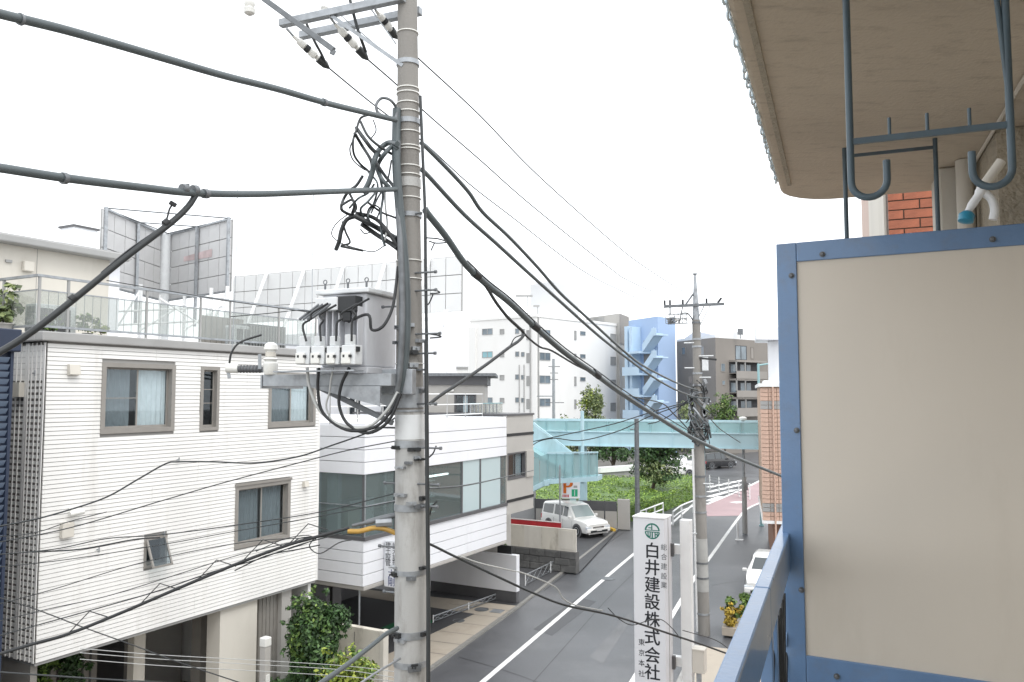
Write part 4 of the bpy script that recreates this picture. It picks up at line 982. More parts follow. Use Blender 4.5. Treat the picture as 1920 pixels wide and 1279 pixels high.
def erect(x0, x1, y0, y1): return [ec + e + SF.v * x * er + UP * y * er for x, y in ((x0, y0), (x1, y0), (x1, y1), (x0, y1))]
mb = MB().poly(erect(-.95, .95, .06, .16)).poly(erect(-.12, .02, .16, .84)).poly(erect(-.5, -.12, .34, .46))
mb.poly(erect(-.08, .08, -.84, -.08)).poly(erect(-.95, .95, -.16, -.05)).poly(erect(-.62, -.48, -.6, -.16)).poly(erect(-.34, -.2, -.72, -.16)).poly(erect(-.62, -.2, -.74, -.6)).poly(erect(.3, .44, -.74, -.16)).poly(erect(.58, .7, -.62, -.16)).poly(erect(.3, .7, -.46, -.34))
part(em, 'emblem_strokes', mb, M['greenink'])
# meter box on the sign post
mbx = thing('meter_box', 'cream metal box on post beside the standing sign', 'box', SF.p(.55, vp0 + .32, 0))
z0_ = SF.onu(1305, 1259, .55)[1]; z1_ = SF.onu(1305, 1216, .55)[1]
part(mbx, 'casing', MB().box(SF, .45, .66, vp0 + .203, vp0 + .42, z0_, z1_), M['cream'], bevel=.008)
part(mbx, 'lid', MB().box(SF, .43, .68, vp0 + .201, vp0 + .43, z1_ + .001, z1_ + .02), M['cream'])
part(mbx, 'post', MB().box(SF, .50, .58, vp0 + .26, vp0 + .34, 0, z0_ - .001), M['galv'])

# ------------------------------------------------------------------ main utility pole
PY = 8.6
pb_, pt_ = at(771, 1279, PY), at(764, 0, PY)
ax = (pt_ - pb_) / (pt_.z - pb_.z)
def pax(z): return pb_ + ax * (z - pb_.z)
def prad(z): return .178 + (.112 - .178) * (z - pb_.z) / (pt_.z - pb_.z)
zpx = lambda y: at(770, y, PY).z
PP = Fr(pax(7.8).xy, AST)                        # u along the street, v right
po = thing('utility_pole', 'tall concrete utility pole carrying transformer in the middle of picture', 'utility pole', pax(0))
zs = [0] + [zpx(768) * i / 6 for i in range(1, 7)]
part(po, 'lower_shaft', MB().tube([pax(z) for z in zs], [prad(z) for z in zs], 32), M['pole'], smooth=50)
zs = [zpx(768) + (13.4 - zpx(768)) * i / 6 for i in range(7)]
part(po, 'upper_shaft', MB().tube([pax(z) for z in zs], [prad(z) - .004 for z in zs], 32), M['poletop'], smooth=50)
def ring(name, y, h, extra, m, par=None, tilt=0):
    z = zpx(y); r_ = prad(z) + extra
    return part(par or po, name, MB().tube([pax(z - h / 2) + PP.v * tilt * 0, pax(z + h / 2)], r_, 28), M[m], smooth=50)
for y, h in ((120, .05), (230, .055), (405, .05), (832, .075), (950, .07), (1070, .05), (1185, .075), (1240, .06), (770, .02)): ring('steel_band', y, h, .009, 'galv')
for y in (63, 168, 177, 196, 212, 250, 277, 283, 314, 330, 373, 490, 524, 682): ring('white_tie', y, .010, .008, 'porcelain')
ring('sleeve', 700 + 45, .22, .006, 'galv'); ring('sleeve', 345, .10, .006, 'pole'); ring('sleeve', 800, .26, .005, 'polyplast')
# clamps and through bolts
for k, (y, sd, ln) in enumerate(((405, 1, .05), (515, 1, .22), (548, 1, .22), (628, 1, .26), (664, 1, .2), (757, 1, .2), (838, 1, .25), (905, 1, .22), (945, 1, .2), (802, -1, .22), (906, -1, .10), (1110, -1, .10), (1025, -1, .16), (575, -1, .14))):
    z = zpx(y); r_ = prad(z); b0 = pax(z) - PP.u * r_ * .5
    P = [b0 + PP.v * sd * r_ * .6, b0 + PP.v * sd * (r_ + ln)]
    part(po, 'step_bolt', MB().tube(P, .010, 8).tube([P[1] - PP.v * .01 * sd, P[1] + PP.v * .015 * sd], .018, 8), M['steeldark'], smooth=40)
g = random.Random(3)
for y in (616, 640, 658, 690, 712, 735, 838, 855, 870, 930, 945, 1060, 1075, 1180, 1190, 1240):
    z = zpx(y); r_ = prad(z)
    for _ in range(2):
        w = R(g.uniform(200, 330)); n_ = Vector((math.cos(w), math.sin(w), 0)); p = pax(z + g.uniform(-.03, .03)) + n_ * r_
        tdir = Vector((-n_.y, n_.x, 0)); s_ = g.uniform(.03, .075)
        part(po, 'clamp', MB().bar(p - tdir * s_ + n_ * .01, p + tdir * s_ + n_ * .01, .05, g.uniform(.02, .055)).tube([p, p + n_ * .07], .009, 6), M[g.choice(('steeldark', 'galv', 'black', 'galv'))])
# risers strapped to the pole
def ppt(px, py, Y): return at(px, py, Y)
part(po, 'riser_cable', MB().tube(smoothpath([ppt(744, 205, 8.5), ppt(743, 300, 8.42), ppt(750, 400, 8.38), ppt(759, 500, 8.36), ppt(762, 600, 8.36), ppt(757, 690, 8.36), ppt(749, 735, 8.38)], 5), .048, 12), M['cable'], smooth=60)
part(po, 'riser_cable', MB().tube(smoothpath([ppt(746, 265, 8.44), ppt(745, 350, 8.40), ppt(752, 480, 8.32), ppt(754, 600, 8.30), ppt(750, 690, 8.30), ppt(743, 738, 8.32)], 5), .034, 10), M['steeldark'], smooth=60)
part(po, 'conduit', MB().tube(smoothpath([ppt(788, 180, 8.52), ppt(793, 300, 8.48), ppt(797, 400, 8.46), ppt(798, 500, 8.46), ppt(800, 640, 8.45)], 4), .017, 10), M['cabledark'], smooth=60)
part(po, 'conduit', MB().tube(smoothpath([ppt(799, 640, 8.45), ppt(800, 760, 8.44), ppt(801, 900, 8.42), ppt(803, 1100, 8.40), ppt(803, 1279, 8.38), ppt(804, 1500, 8.36)], 4), .022, 10), M['cabledark'], smooth=60)
# crossarms
def arm(name, a, b, w, h, m='galv'): return part(po, name, MB().bar(a, b, w, h), M[m], bevel=.006)
zB1 = zpx(0) + .02
def av(s, z, du=0): return pax(z) + PP.v * (-s) + PP.u * du
zc = at(527, 52, 9.18).z
arm('crossarm', av(1.62, zc, -.14), av(-.04, zc, -.14), .085, .085)
arm('crossarm', av(1.62, zc + .02, .24), av(-.04, zc + .02, .24), .085, .085)
arm('angle_arm', at(492, -4, 8.75), at(626, 94, 8.55), .05, .06, 'steeldark')
part(po, 'angle_arm_foot', MB().bar(at(626, 94, 8.55), at(622, 102, 8.55), .03, .05), M['steeldark'])
part(po, 'brace', MB().bar(av(.9, zc - .04, -.14), av(.0, zc - .75, -.10), .04, .04), M['galv'])
# strain insulators and the high-voltage conductors to the next pole
P2Y = 26.5; p2b = at(1320, 1180, P2Y); p2t = at(1303, 515, P2Y)
a2 = (p2t - p2b) / (p2t.z - p2b.z)
def pax2(z): return p2b + a2 * (z - p2b.z)
z2a = at(1303, 573, P2Y).z
def insul(par_name, A, B, lb):
    t = thing('strain_insulator', lb, 'insulator', B, 'strain insulators under the crossarm')
    d = (B - A).normalized(); L = (B - A).length
    pr = [(.018, 0), (.022, L * .12), (.042, L * .16), (.046, L * .30), (.026, L * .34), (.028, L * .42), (.046, L * .46), (.050, L * .60), (.028, L * .64), (.03, L * .7)]
    part(t, 'porcelain', MB().lathe(A, pr, 16, axis=d), M['porcelain'], smooth=40)
    part(t, 'collar', MB().lathe(A + d * L * .33, [(.045, 0), (.047, L * .10)], 14, axis=d), M['black'], smooth=40)
    part(t, 'dead_end', MB().lathe(A + d * L * .69, [(.05, 0), (.045, L * .2), (.015, L * .31)], 12, axis=d), M['cabledark'], smooth=40)
    part(t, 'shackle', MB().tube([A - d * .10 + UP * .02, A + d * .01], .014, 8), M['galv'], smooth=50)
hv = []
for (x0, y0, x1, y1, Y, lb) in ((550, 68, 617, 128, 9.05, 'white strain insulator under the left end of crossarm'), (628, 45, 690, 112, 8.85, 'white strain insulator with dark cover under middle of crossarm'), (705, 20, 745, 72, 8.75, 'white strain insulator closest to the pole top')):
    A = at(x0, y0, Y); B = at(x1, y1, Y + .30); insul('', A, B, lb); hv.append(B)
def wire(name, pts, r, m, lb, group=None, k=8, n=6):
    return solo(name, MB().tube(smoothpath(pts, k), r, n), M[m], lb, 'wire' if r < .012 else 'cable', group, smooth=70)
def span(A, B, pix):                               # wire hung in the vertical plane of its two ends, read off the photo
    f = vplane(A, B); return [f(x, y) for x, y in pix]
e1 = at(1250, 577, 27.4); e2 = at(1282, 570, 26.9); e3 = at(1296, 552, 26.5)
wire('power_line', [hv[0]] + span(hv[0], e1, ((690, 188), (745, 230), (800, 272), (880, 345), (960, 407), (1081, 500), (1151, 539), (1232, 575))) + [e1], .0095, 'cabledark', 'lowest of three thin power lines running from crossarm to farther pole', 'overhead power lines')
wire('power_line', [hv[1]] + span(hv[1], e2, ((745, 160), (800, 213), (900, 300), (1000, 388), (1140, 500), (1188, 531))) + [e2], .0095, 'cabledark', 'middle of three thin power lines running from crossarm to farther pole', 'overhead power lines')
wire('power_line', [hv[2]] + span(hv[2], e3, ((785, 110), (900, 217), (1010, 330), (1150, 455), (1208, 500), (1278, 545))) + [e3], .0095, 'cabledark', 'highest of three thin power lines running from pole top to farther pole', 'overhead power lines')
part(po, 'drop_lead', MB().tube(smoothpath([at(655, -5, 8.8), at(668, 45, 8.8), at(676, 70, 8.85), at(686, 98, 9.0)], 5), .018, 8), M['cabledark'], smooth=60)
part(po, 'drop_lead', MB().tube(smoothpath([at(575, 45, 9.1), at(590, 78, 9.1), at(602, 100, 9.2), at(612, 122, 9.3)], 5), .016, 8), M['cabledark'], smooth=60)
part(po, 'pin_insulator', MB().lathe(at(468, 14, 8.9), [(.03, -.09), (.06, -.07), (.07, -.02), (.045, 0), (.065, .03), (.06, .08), (.03, .10)], 14), M['porcelain'], smooth=40)
part(po, 'pin_insulator', MB().lathe(at(608, 24, 9.3), [(.03, -.07), (.05, -.05), (.055, 0), (.035, .03), (.05, .06), (.03, .08)], 14), M['porcelain'], smooth=40)
part(po, 'guy_wire', MB().tube([at(680, -5, 8.7), at(742, 82, 8.6)], .008, 6), M['galv']); part(po, 'guy_wire', MB().tube([at(640, 30, 8.9), at(745, 118, 8.6)], .006, 6), M['galv'])

# ------------------------------------------------------------------ transformer and its platform
tf = thing('transformer', 'grey finned pole transformer standing on steel bracket', 'transformer', PP.p(0, -.6, zpx(690)))
zt0, zt1 = at(680, 690, 8.8).z, at(680, 548, 8.8).z
va, vb_ = -.93, -.36
TU0, TU1 = -.30, .32
part(tf, 'tank', MB().box(PP, TU0, TU1, va, vb_, zt0, zt1 - .05), M['trafo'], bevel=.02)
for k in range(7):
    v = va + .05 + k * (vb_ - va - .1) / 6
    if k not in (4,): part(tf, 'fin', MB().box(PP, TU0 - .10, TU0 - .001, v - .009, v + .009, zt0 + .05, zt1 - .20), M['trafo'], bevel=.004)
for k in range(7):
    u = TU0 + .05 + k * .085; part(tf, 'fin', MB().box(PP, u - .009, u + .009, va - .09, va - .001, zt0 + .05, zt1 - .25), M['trafo'], bevel=.004)
part(tf, 'lid', MB().box(PP, TU0 - .05, TU1 + .05, va - .06, vb_ + .05, zt1 - .049, zt1 + .005), M['polyplast'], bevel=.012)
part(tf, 'base', MB().box(PP, TU0 - .04, TU1 + .04, va - .04, vb_ + .04, zt0 - .07, zt0 - .001), M['trafo'], bevel=.008)
for v in (va + .02, (va + vb_) / 2 + .03, vb_ - .02):
    p = PP.p(TU0 + .02, v, zt1 + .005)
    part(tf, 'lifting_lug', MB().tube([p, p + UP * .07], .012, 8).tube([p + UP * .09 + PP.v * (.022 * math.cos(t)) + UP * (.022 * math.sin(t)) for t in [i * math.pi / 6 for i in range(13)]], .006, 6, False), M['steeldark'], smooth=50)
part(tf, 'bushing_cover', MB().box(PP, TU0 - .14, TU0 - .001, vb_ - .30, vb_ - .05, zt1 - .26, zt1 - .09).box(PP, TU0 - .13, TU0 - .02, vb_ - .23, vb_ - .12, zt1 - .36, zt1 - .261), M['black'], bevel=.01)
part(tf, 'terminal_box', MB().box(PP, TU0 - .16, TU0 - .001, va + .02, va + .30, zt1 - .24, zt1 - .10), M['polyplast'], bevel=.01)
for k in range(4):
    p = PP.p(TU0 - .15, va + .22 - k * .05, zt1 - .17); part(tf, 'bushing', MB().tube([p, p - PP.v * .22 - UP * .16 - PP.u * .05], .015, 10), M['steeldark'], smooth=50)
part(tf, 'valve', MB().box(PP, TU0 - .12, TU0 - .04, vb_ - .12, vb_ - .04, zt0 + .05, zt0 + .12), M['trafo'])
# platform
pl = thing('pole_platform', 'grey steel bracket platform carrying transformer and fuse boxes', 'bracket', PP.p(0, -.9, zt0 - .3))
zpl = zt0 - .075
for u in (-.42, .20): part(pl, 'beam', MB().box(PP, u, u + .10, -1.62 if u < 0 else -1.0, .02, zpl - .13, zpl), M['galv'], bevel=.006)
part(pl, 'end_plate', MB().box(PP, -.43, .31, -1.64, -1.621, zpl - .15, zpl), M['galv'])
part(pl, 'gusset', MB().prism([PP.p(-.44, -1.0, zpl - .131), PP.p(-.44, -.10, zpl - .131), PP.p(-.44, -.10, zpl - .34)], PP.u * .012), M['galv'])
part(pl, 'gusset', MB().prism([PP.p(.31, -1.0, zpl - .131), PP.p(.31, -.10, zpl - .131), PP.p(.31, -.10, zpl - .5)], PP.u * .012), M['galv'])
part(pl, 'strut', MB().bar(PP.p(-.30, -.95, zpl - .14), PP.p(-.18, -.10, zpl - .52), .05, .05), M['steeldark'])
part(pl, 'pole_clamp', MB().box(PP, -.25, -.16, -.20, -.02, zpl - .22, zpl + .05).box(PP, -.25, -.16, .03, .17, zpl - .22, zpl + .05), M['galv'], bevel=.01)
part(pl, 'tray', MB().box(PP, -.62, -.44, -1.32, -.30, zpl + .02, zpl + .035), M['galv'])
# four fuse cut-outs
FX = [(555, 586), (583, 613), (612, 641), (640, 671)]
for k, (x0, x1) in enumerate(FX):
    c0 = PP.onu(x0 + 2, 660, -.60); c1 = PP.onu(x1, 660, -.60); z0_ = PP.onu(x0, 684, -.60)[1]; z1_ = PP.onu(x0, 633 - 3 * (k == 3), -.60)[1]
    t = thing('fuse_box', ('leftmost', 'second from left', 'third from left', 'rightmost')[k] + ' of four pale fuse boxes in front of transformer', 'fuse box', PP.p(-.6, c0[0], z0_), 'fuse boxes on the pole platform')
    w = c1[0] - c0[0]; h = z1_ - z0_
    part(t, 'body', MB().box(PP, -.62, -.47, c0[0], c0[0] + w * .86, z0_, z0_ + h * .68), M['polyplast'], bevel=.01)
    part(t, 'hood', MB().box(PP, -.60, -.50, c0[0] + w * .12, c0[0] + w * .52, z0_ + h * .681, z0_ + h * 1.05), M['polyplast'], bevel=.008)
    part(t, 'front', MB().box(PP, -.645, -.621, c0[0] + w * .06, c0[0] + w * .62, z0_ + .01, z0_ + h * .42), M['porcelain'], bevel=.006)
    for q in (.22, .70): part(t, 'slot', MB().box(PP, -.648, -.646 if q < .5 else -.62, c0[0] + w * q * .8, c0[0] + w * (q * .8 + .12), z0_ + h * .25, z0_ + h * .34), M['black'])
    part(t, 'latch', MB().box(PP, -.60, -.55, c0[0] + w * .861, c0[0] + w * .97, z0_ + h * .45, z0_ + h * .62), M['black'])
    # lead in from above, loop out below
    topx, topy = x0 + (x1 - x0) * .62, 640
    src = [(585, 587), (600, 590), (640, 588), (662, 578)][k]
    mid = [(568, 610), (600, 612), (632, 606), (660, 604)][k]
    P = [PP.p(-.66, *PP.onu(x, y, -.66)) for x, y in ((src[0] + 30, src[1] - 18), src, ((mid[0] + src[0]) / 2 + 6, (mid[1] + src[1]) / 2), mid, (topx, topy))]
    part(t, 'lead', MB().tube(smoothpath(P, 5), .012, 8), M['black'], smooth=60)
    lo = [[(576, 690), (580, 725), (600, 770), (640, 798), (690, 800), (725, 770), (746, 735)], [(598, 690), (596, 730), (606, 775), (650, 806), (700, 802), (730, 775), (748, 738)],
          [(625, 690), (620, 715), (618, 735), (612, 765), (632, 798), (680, 806), (720, 788), (750, 738)], [(655, 690), (640, 722), (636, 760), (652, 795), (690, 812), (728, 790), (752, 738)]][k]
    P = [PP.p(-.56 + .25 * i / len(lo), *PP.onu(x, y, -.56 + .25 * i / len(lo))) for i, (x, y) in enumerate(lo)]
    part(t, 'loop_cable', MB().tube(smoothpath(P, 5), .017 if k != 2 else .010, 8), M[('cablewhite', 'black', 'cablewhite', 'black')[k]], smooth=60)
# lead from the transformer bushing back up the pole
part(tf, 'lead', MB().tube(smoothpath([PP.p(TU0 - .08, vb_ - .175, zt1 - .36), at(690, 590, 8.2), at(697, 618, 8.2), at(718, 612, 8.2), at(735, 580, 8.25), at(742, 540, 8.3), at(746, 500, 8.35)], 6), .016, 8), M['black'], smooth=60)
# post insulator and lightning arrester at the arm end
ai = thing('post_insulator', 'cream stacked post insulator at the end of the pole bracket', 'insulator', PP.p(-.38, -1.56, zpl))
v, z = PP.onu(507, 700, -.4); c = PP.p(-.4, v, zpl + .0)
hT = PP.onu(507, 642, -.4)[1] - c.z
part(ai, 'porcelain', MB().lathe(c, [(.065, 0), (.075, .02), (.08, hT * .35), (.06, hT * .42), (.085, hT * .48), (.05, hT * .54), (.055, hT * .72), (.078, hT * .78), (.07, hT * .92), (.03, hT)], 20), M['porcelain'], smooth=35)
part(ai, 'cap_band', MB().lathe(c + UP * hT * .56, [(.058, 0), (.058, hT * .14)], 18), M['cream'], smooth=40)
ar = thing('cutout_switch', 'white tubular switch with dark coil left of the post insulator', 'switch', at(440, 692, 9.0))
part(ar, 'head', MB().tube([at(425, 690, 9.05), at(447, 691, 9.05)], .055, 14), M['porcelain'], smooth=50)
part(ar, 'coil', MB().tube([at(447, 692, 9.05), at(493, 693, 9.05)], .036, 10), M['steeldark'], smooth=50)
for k in range(7): part(ar, 'coil_turn', MB().tube([at(450 + k * 6, 692, 9.05), at(453 + k * 6, 692, 9.05)], .046, 10), M['darkgrey'], smooth=50)
part(ar, 'hook', MB().bar(at(428, 697, 9.05), at(430, 710, 9.05), .03, .03), M['galv'])
part(ar, 'bracket', MB().bar(at(487, 692, 9.0), at(487, 664, 9.0), .03, .03, (0, 1, 0)), M['galv'])
part(ar, 'lead', MB().tube(smoothpath([at(430, 682, 9.05), at(434, 662, 9.05), at(450, 642, 9.1), at(490, 628, 9.3)], 5), .012, 8), M['black'], smooth=60)
wire('drop_wire', [at(446, 300, 9.4), at(443, 480, 9.2), at(436, 640, 9.1), at(431, 684, 9.05)], .005, 'galv', 'thin vertical wire hanging down to the white switch')
wire('drop_wire', [at(588, 360, 9.0), at(586, 480, 8.9), at(585, 585, 8.6)], .005, 'galv', 'thin vertical wire hanging down to the fuse box leads')
# ------------------------------------------------------------------ overhead cables
pA = pax(8).xy
dirS = Vector((math.sin(R(22.7)), math.cos(R(22.7))))
back = pA - dirS * 4.6
B2 = pax2(8).xy
bk = vplane(pA, back)
def ext(P, L, dz=0.0):                             # carry a cable on past the picture edge towards its next support
    d = P[0] - P[1]; s = d.length; d.normalize(); n = max(2, int(L / s))
    return [P[0] + d * (L * i / n) + UP * (dz * (i / n) ** 2) for i in range(n, 0, -1)] + P
def left(pix): return [bk(x, y) for x, y in pix]
c1 = thing('bundle_cable', 'upper thick grey cable running from pole to top left corner', 'cable', left([(740, 224)])[0])
P = left([(-60, 8), (0, 26), (110, 53), (200, 78), (310, 110), (420, 142), (520, 167), (607, 192), (680, 210), (742, 225)])
part(c1, 'sheath', MB().tube(smoothpath(ext(P, 9, .5), 6), .028, 12), M['cable'], smooth=60)
for x, y in ((38, 36), (607, 192)): 
    a_ = bk(x - 2, y - .6); b_ = bk(x + 3, y + .8); part(c1, 'lashing', MB().tube([a_, b_], .036, 10), M['steeldark'], smooth=50)
c2 = thing('bundle_cable', 'lower thick grey cable running level from pole to left edge', 'cable', left([(740, 356)])[0])
P = left([(-60, 306), (0, 315), (130, 335), (270, 352), (365, 362), (480, 364), (600, 360), (742, 355)])
part(c2, 'sheath', MB().tube(smoothpath(ext(P, 9, .6), 6), .027, 12), M['cable'], smooth=60)
for x, y in ((120, 334), (345, 354), (365, 356), (385, 363)):
    a_ = bk(x - 4, y); b_ = bk(x + 4, y + .6); part(c2, 'clamp', MB().tube([a_, b_], .036, 10), M['steeldark'], smooth=50)
part(c2, 'clamp_bolt', MB().tube([bk(352, 345), bk(352, 362)], .014, 8), M['steeldark'])
j0 = bk(368, 364)
f = vplane(j0.xy, (at(0, 660, 5.0)).xy)
c3 = thing('branch_cable', 'dark thick cable sloping down from junction to left edge', 'cable', j0)
P = [j0] + [f(x, y) for x, y in ((352, 388), (318, 420), (235, 483), (140, 560), (60, 622), (0, 660), (-60, 690))]
part(c3, 'sheath', MB().tube(smoothpath(list(reversed(ext(list(reversed(P)), 6, .8))), 6), .0225, 12), M['cabledark'], smooth=60)
P = [f(x, y) for x, y in ((326, 380), (318, 392), (312, 412), (300, 428), (240, 470), (190, 512))]
part(c3, 'lashed_wire', MB().tube(smoothpath(P, 5), .007, 6), M['black'], smooth=60)
part(c3, 'end_clip', MB().bar(f(318, 379), f(330, 386), .03, .025), M['black'])
for x, y in ((312, 418), (137, 560)): part(c3, 'lashing', MB().tube([f(x + 4, y - 3), f(x - 4, y + 3)], .029, 10), M['black'], smooth=50)

# right-hand cables to the farther pole and to the neighbouring building
rs = vplane(pA, B2)
def rsp(pix): return [rs(x, y) for x, y in pix]
t = thing('bundle_cable', 'upper of two dark cables running down to the farther pole', 'cable', rsp([(805, 282)])[0])
part(t, 'sheath', MB().tube(smoothpath(rsp([(790, 268), (805, 282), (850, 328), (880, 362), (905, 398), (955, 445), (1007, 500), (1050, 549), (1099, 594), (1173, 661), (1213, 690), (1278, 722), (1312, 733)]), 6), .026, 10), M['cable'], smooth=60)
t = thing('bundle_cable', 'lower of two dark cables running down to the farther pole', 'cable', rsp([(805, 332)])[0])
part(t, 'sheath', MB().tube(smoothpath(rsp([(790, 318), (805, 332), (870, 402), (930, 456), (978, 500), (1009, 528), (1070, 583), (1123, 630), (1171, 668), (1220, 704), (1269, 732), (1312, 748)]), 6), .027, 10), M['cable'], smooth=60)
E3 = Vector((9.3, 25.6)); ns = vplane(pA, E3)
def nsp(pix): return [ns(x, y) for x, y in pix]
t = thing('bundle_cable', 'thickest dark cable crossing in front of farther pole to right', 'cable', nsp([(803, 400)])[0])
main = [(797, 392), (803, 402), (835, 442), (873, 496), (912, 533), (956, 568), (1002, 612), (1057, 660), (1112, 699), (1167, 739), (1230, 780), (1300, 822), (1380, 858), (1466, 893), (1520, 915)]
mainP = nsp(main); mainP = list(reversed(ext(list(reversed(mainP)), 17, 1.2)))
part(t, 'sheath', MB().tube(smoothpath(mainP, 6), .040, 12), M['cable'], smooth=60)
part(t, 'spiral_wire', MB().tube(smoothpath(nsp([(x + 3, y - 7) for x, y in main[3:12]]), 6), .010, 6), M['cabledark'], smooth=60)
for x, y in ((1003, 612), (1118, 702), (893, 515)): part(t, 'lashing', MB().tube([ns(x - 5, y - 4), ns(x + 5, y + 4)], .052, 12), M['black'], smooth=50)
t = thing('branch_cable', 'dark branch cable dipping from main cable back to pole', 'cable', nsp([(982, 625)])[0])
part(t, 'sheath', MB().tube(smoothpath(nsp([(893, 515), (912, 538), (930, 567), (952, 595), (970, 612), (982, 625), (974, 638), (954, 652), (910, 685), (860, 719), (825, 742), (806, 757)]), 5), .021, 8), M['cabledark'], smooth=60)
part(t, 'tail', MB().tube(smoothpath(nsp([(980, 622), (991, 634), (1013, 651), (1035, 658), (1079, 684), (1118, 702)]), 5), .014, 8), M['black'], smooth=60)
part(t, 'tail', MB().tube(smoothpath(nsp([(978, 628), (965, 634), (958, 646), (952, 652)]), 5), .008, 6), M['black'], smooth=60)
wire('telephone_wire', nsp([(1118, 705), (1160, 732), (1180, 742), (1240, 756), (1262, 775), (1300, 815)]), .012, 'cabledark', 'thin wire sagging beside the thickest cable near blue building')
# fine wires by the farther pole
for k, (pix, lb) in enumerate((([(1312, 745), (1290, 750), (1262, 775), (1235, 790), (1215, 795)], 'short drooping wire left of the farther pole tangle'),
                               ([(1318, 768), (1345, 800), (1365, 815), (1388, 830)], 'short dark wire from farther pole tangle to slim lamp pole'),
                               ([(990, 830), (1060, 815), (1150, 795), (1230, 770), (1312, 748)], 'thin wire from grey annexe across bridge to farther pole'),
                               ([(950, 838), (985, 842), (1010, 828), (1040, 822), (1090, 826), (1160, 808), (1220, 780), (1300, 752)], 'sagging thin wire crossing the bridge staircase'))):
    wire('service_wire', [at(x, y, 33 - 6.5 * (x - 950) / 360 if x < 1312 else 26.5 + (x - 1312) * .2) for x, y in pix], .018, 'cabledark', lb, 'thin service wires')
# lower service wires over the road and in front of the house
lo = vplane((pA.x, pA.y), (at(-50, 1000, 8.2).x, 8.2))
def lop(pix):
    P = [lo(x, y) for x, y in pix]
    return ext(P, 5, .2) if pix[0][0] < 0 else P
wire('service_wire', lop([(-30, 992), (60, 975), (130, 956), (200, 932), (260, 898), (310, 870), (335, 866), (400, 866), (480, 868), (560, 856), (620, 836), (680, 815), (720, 798), (745, 780)]), .0085, 'cabledark', 'dark service wire kinked at wall hook crossing upper house windows', 'thin service wires')
wire('service_wire', lop([(-30, 1022), (130, 990), (300, 940), (420, 905), (560, 868), (650, 845), (742, 827)]), .006, 'cabledark', 'thin service wire just below kinked wire on house front', 'thin service wires')
wire('service_wire', lop([(-30, 1042), (100, 1030), (200, 1010), (300, 1003), (440, 985), (600, 960), (742, 925)]), .006, 'cabledark', 'thin wire passing the small open window of house', 'thin service wires')
wire('service_wire', lop([(60, 1035), (150, 1030), (250, 1012), (300, 1008)]), .008, 'black', 'short dark wire ending beside the small open window', 'thin service wires')
wire('service_wire', lop([(-30, 1200), (60, 1175), (150, 1150), (290, 1110), (400, 1072), (480, 1050), (560, 1022), (640, 1000)]), .0065, 'cabledark', 'upper messenger wire above the lashed cable on house front', 'thin service wires')
cg = thing('lashed_cable', 'lashed black cable with triangular ties sweeping up to pole guard', 'cable', lo(740, 1000))
ms = [(-30, 1235), (60, 1208), (130, 1188), (230, 1148), (330, 1105), (450, 1055), (540, 1022), (600, 1005), (655, 990)]
part(cg, 'sheath', MB().tube(smoothpath(lop(ms), 6), .0165, 8), M['black'], smooth=60)
for x, y in ((130, 1186), (262, 1134), (368, 1090), (455, 1052), (540, 1022)):
    part(cg, 'tie', MB().tube(lop([(x, y), (x + 38, y - 40), (x + 75, y - 28)]), .006, 6), M['black'])
part(cg, 'guard', MB().tube(smoothpath(lop([(652, 996), (675, 996), (700, 990), (722, 992), (745, 1001)]), 5), .026, 10), M['yellowcable'], smooth=60)
part(cg, 'splice', MB().tube(smoothpath(lop([(660, 986), (690, 979), (715, 972), (742, 966)]), 4), [.018] * 4 + [.03] * 9, 10), M['steeldark'], smooth=60)
part(cg, 'splice_wrap', MB().tube(lop([(705, 980), (735, 978)]), .05, 8), M['galv'], smooth=30)
part(cg, 'loose_wire', MB().tube(smoothpath(lop([(520, 1030), (545, 1022), (560, 1010), (588, 1008), (580, 1025), (600, 1038), (635, 1018), (660, 1012)]), 5), .006, 6), M['black'], smooth=60)
part(cg, 'loose_wire', MB().tube(smoothpath(lop([(440, 1070), (500, 1042), (560, 1030), (600, 1022)]), 5), .007, 6), M['black'], smooth=60)
for k, (pix, lb) in enumerate((([(-30, 1066), (120, 1050), (300, 1022), (420, 1000), (600, 968), (742, 940)], 'fine wire skimming below the small open window'),
                               ([(-30, 1140), (100, 1105), (240, 1062), (360, 1034), (480, 1014), (590, 1008), (680, 1000)], 'fine wire sagging midway down the house front'),
                               ([(-30, 1172), (90, 1142), (200, 1118), (330, 1078), (450, 1040), (560, 1014)], 'fine wire just above the upper messenger wire'),
                               ([(200, 526), (330, 548), (440, 566), (540, 580), (600, 588)], 'fine wire from terrace railing to fuse box leads'),
                               ([(432, 594), (500, 588), (560, 582), (600, 586)], 'short fine wire left of the fuse box leads'),
                               ([(-30, 1008), (60, 1000), (130, 978), (200, 960)], 'fine wire ending at the wall camera of house'),
                               ([(480, 1034), (530, 1012), (570, 1004), (592, 1010), (570, 1020), (540, 1030)], 'small slack wire loop at right edge of house'))):
    wire('service_wire', lop(pix), .0048, 'cabledark', lb, 'thin service wires')
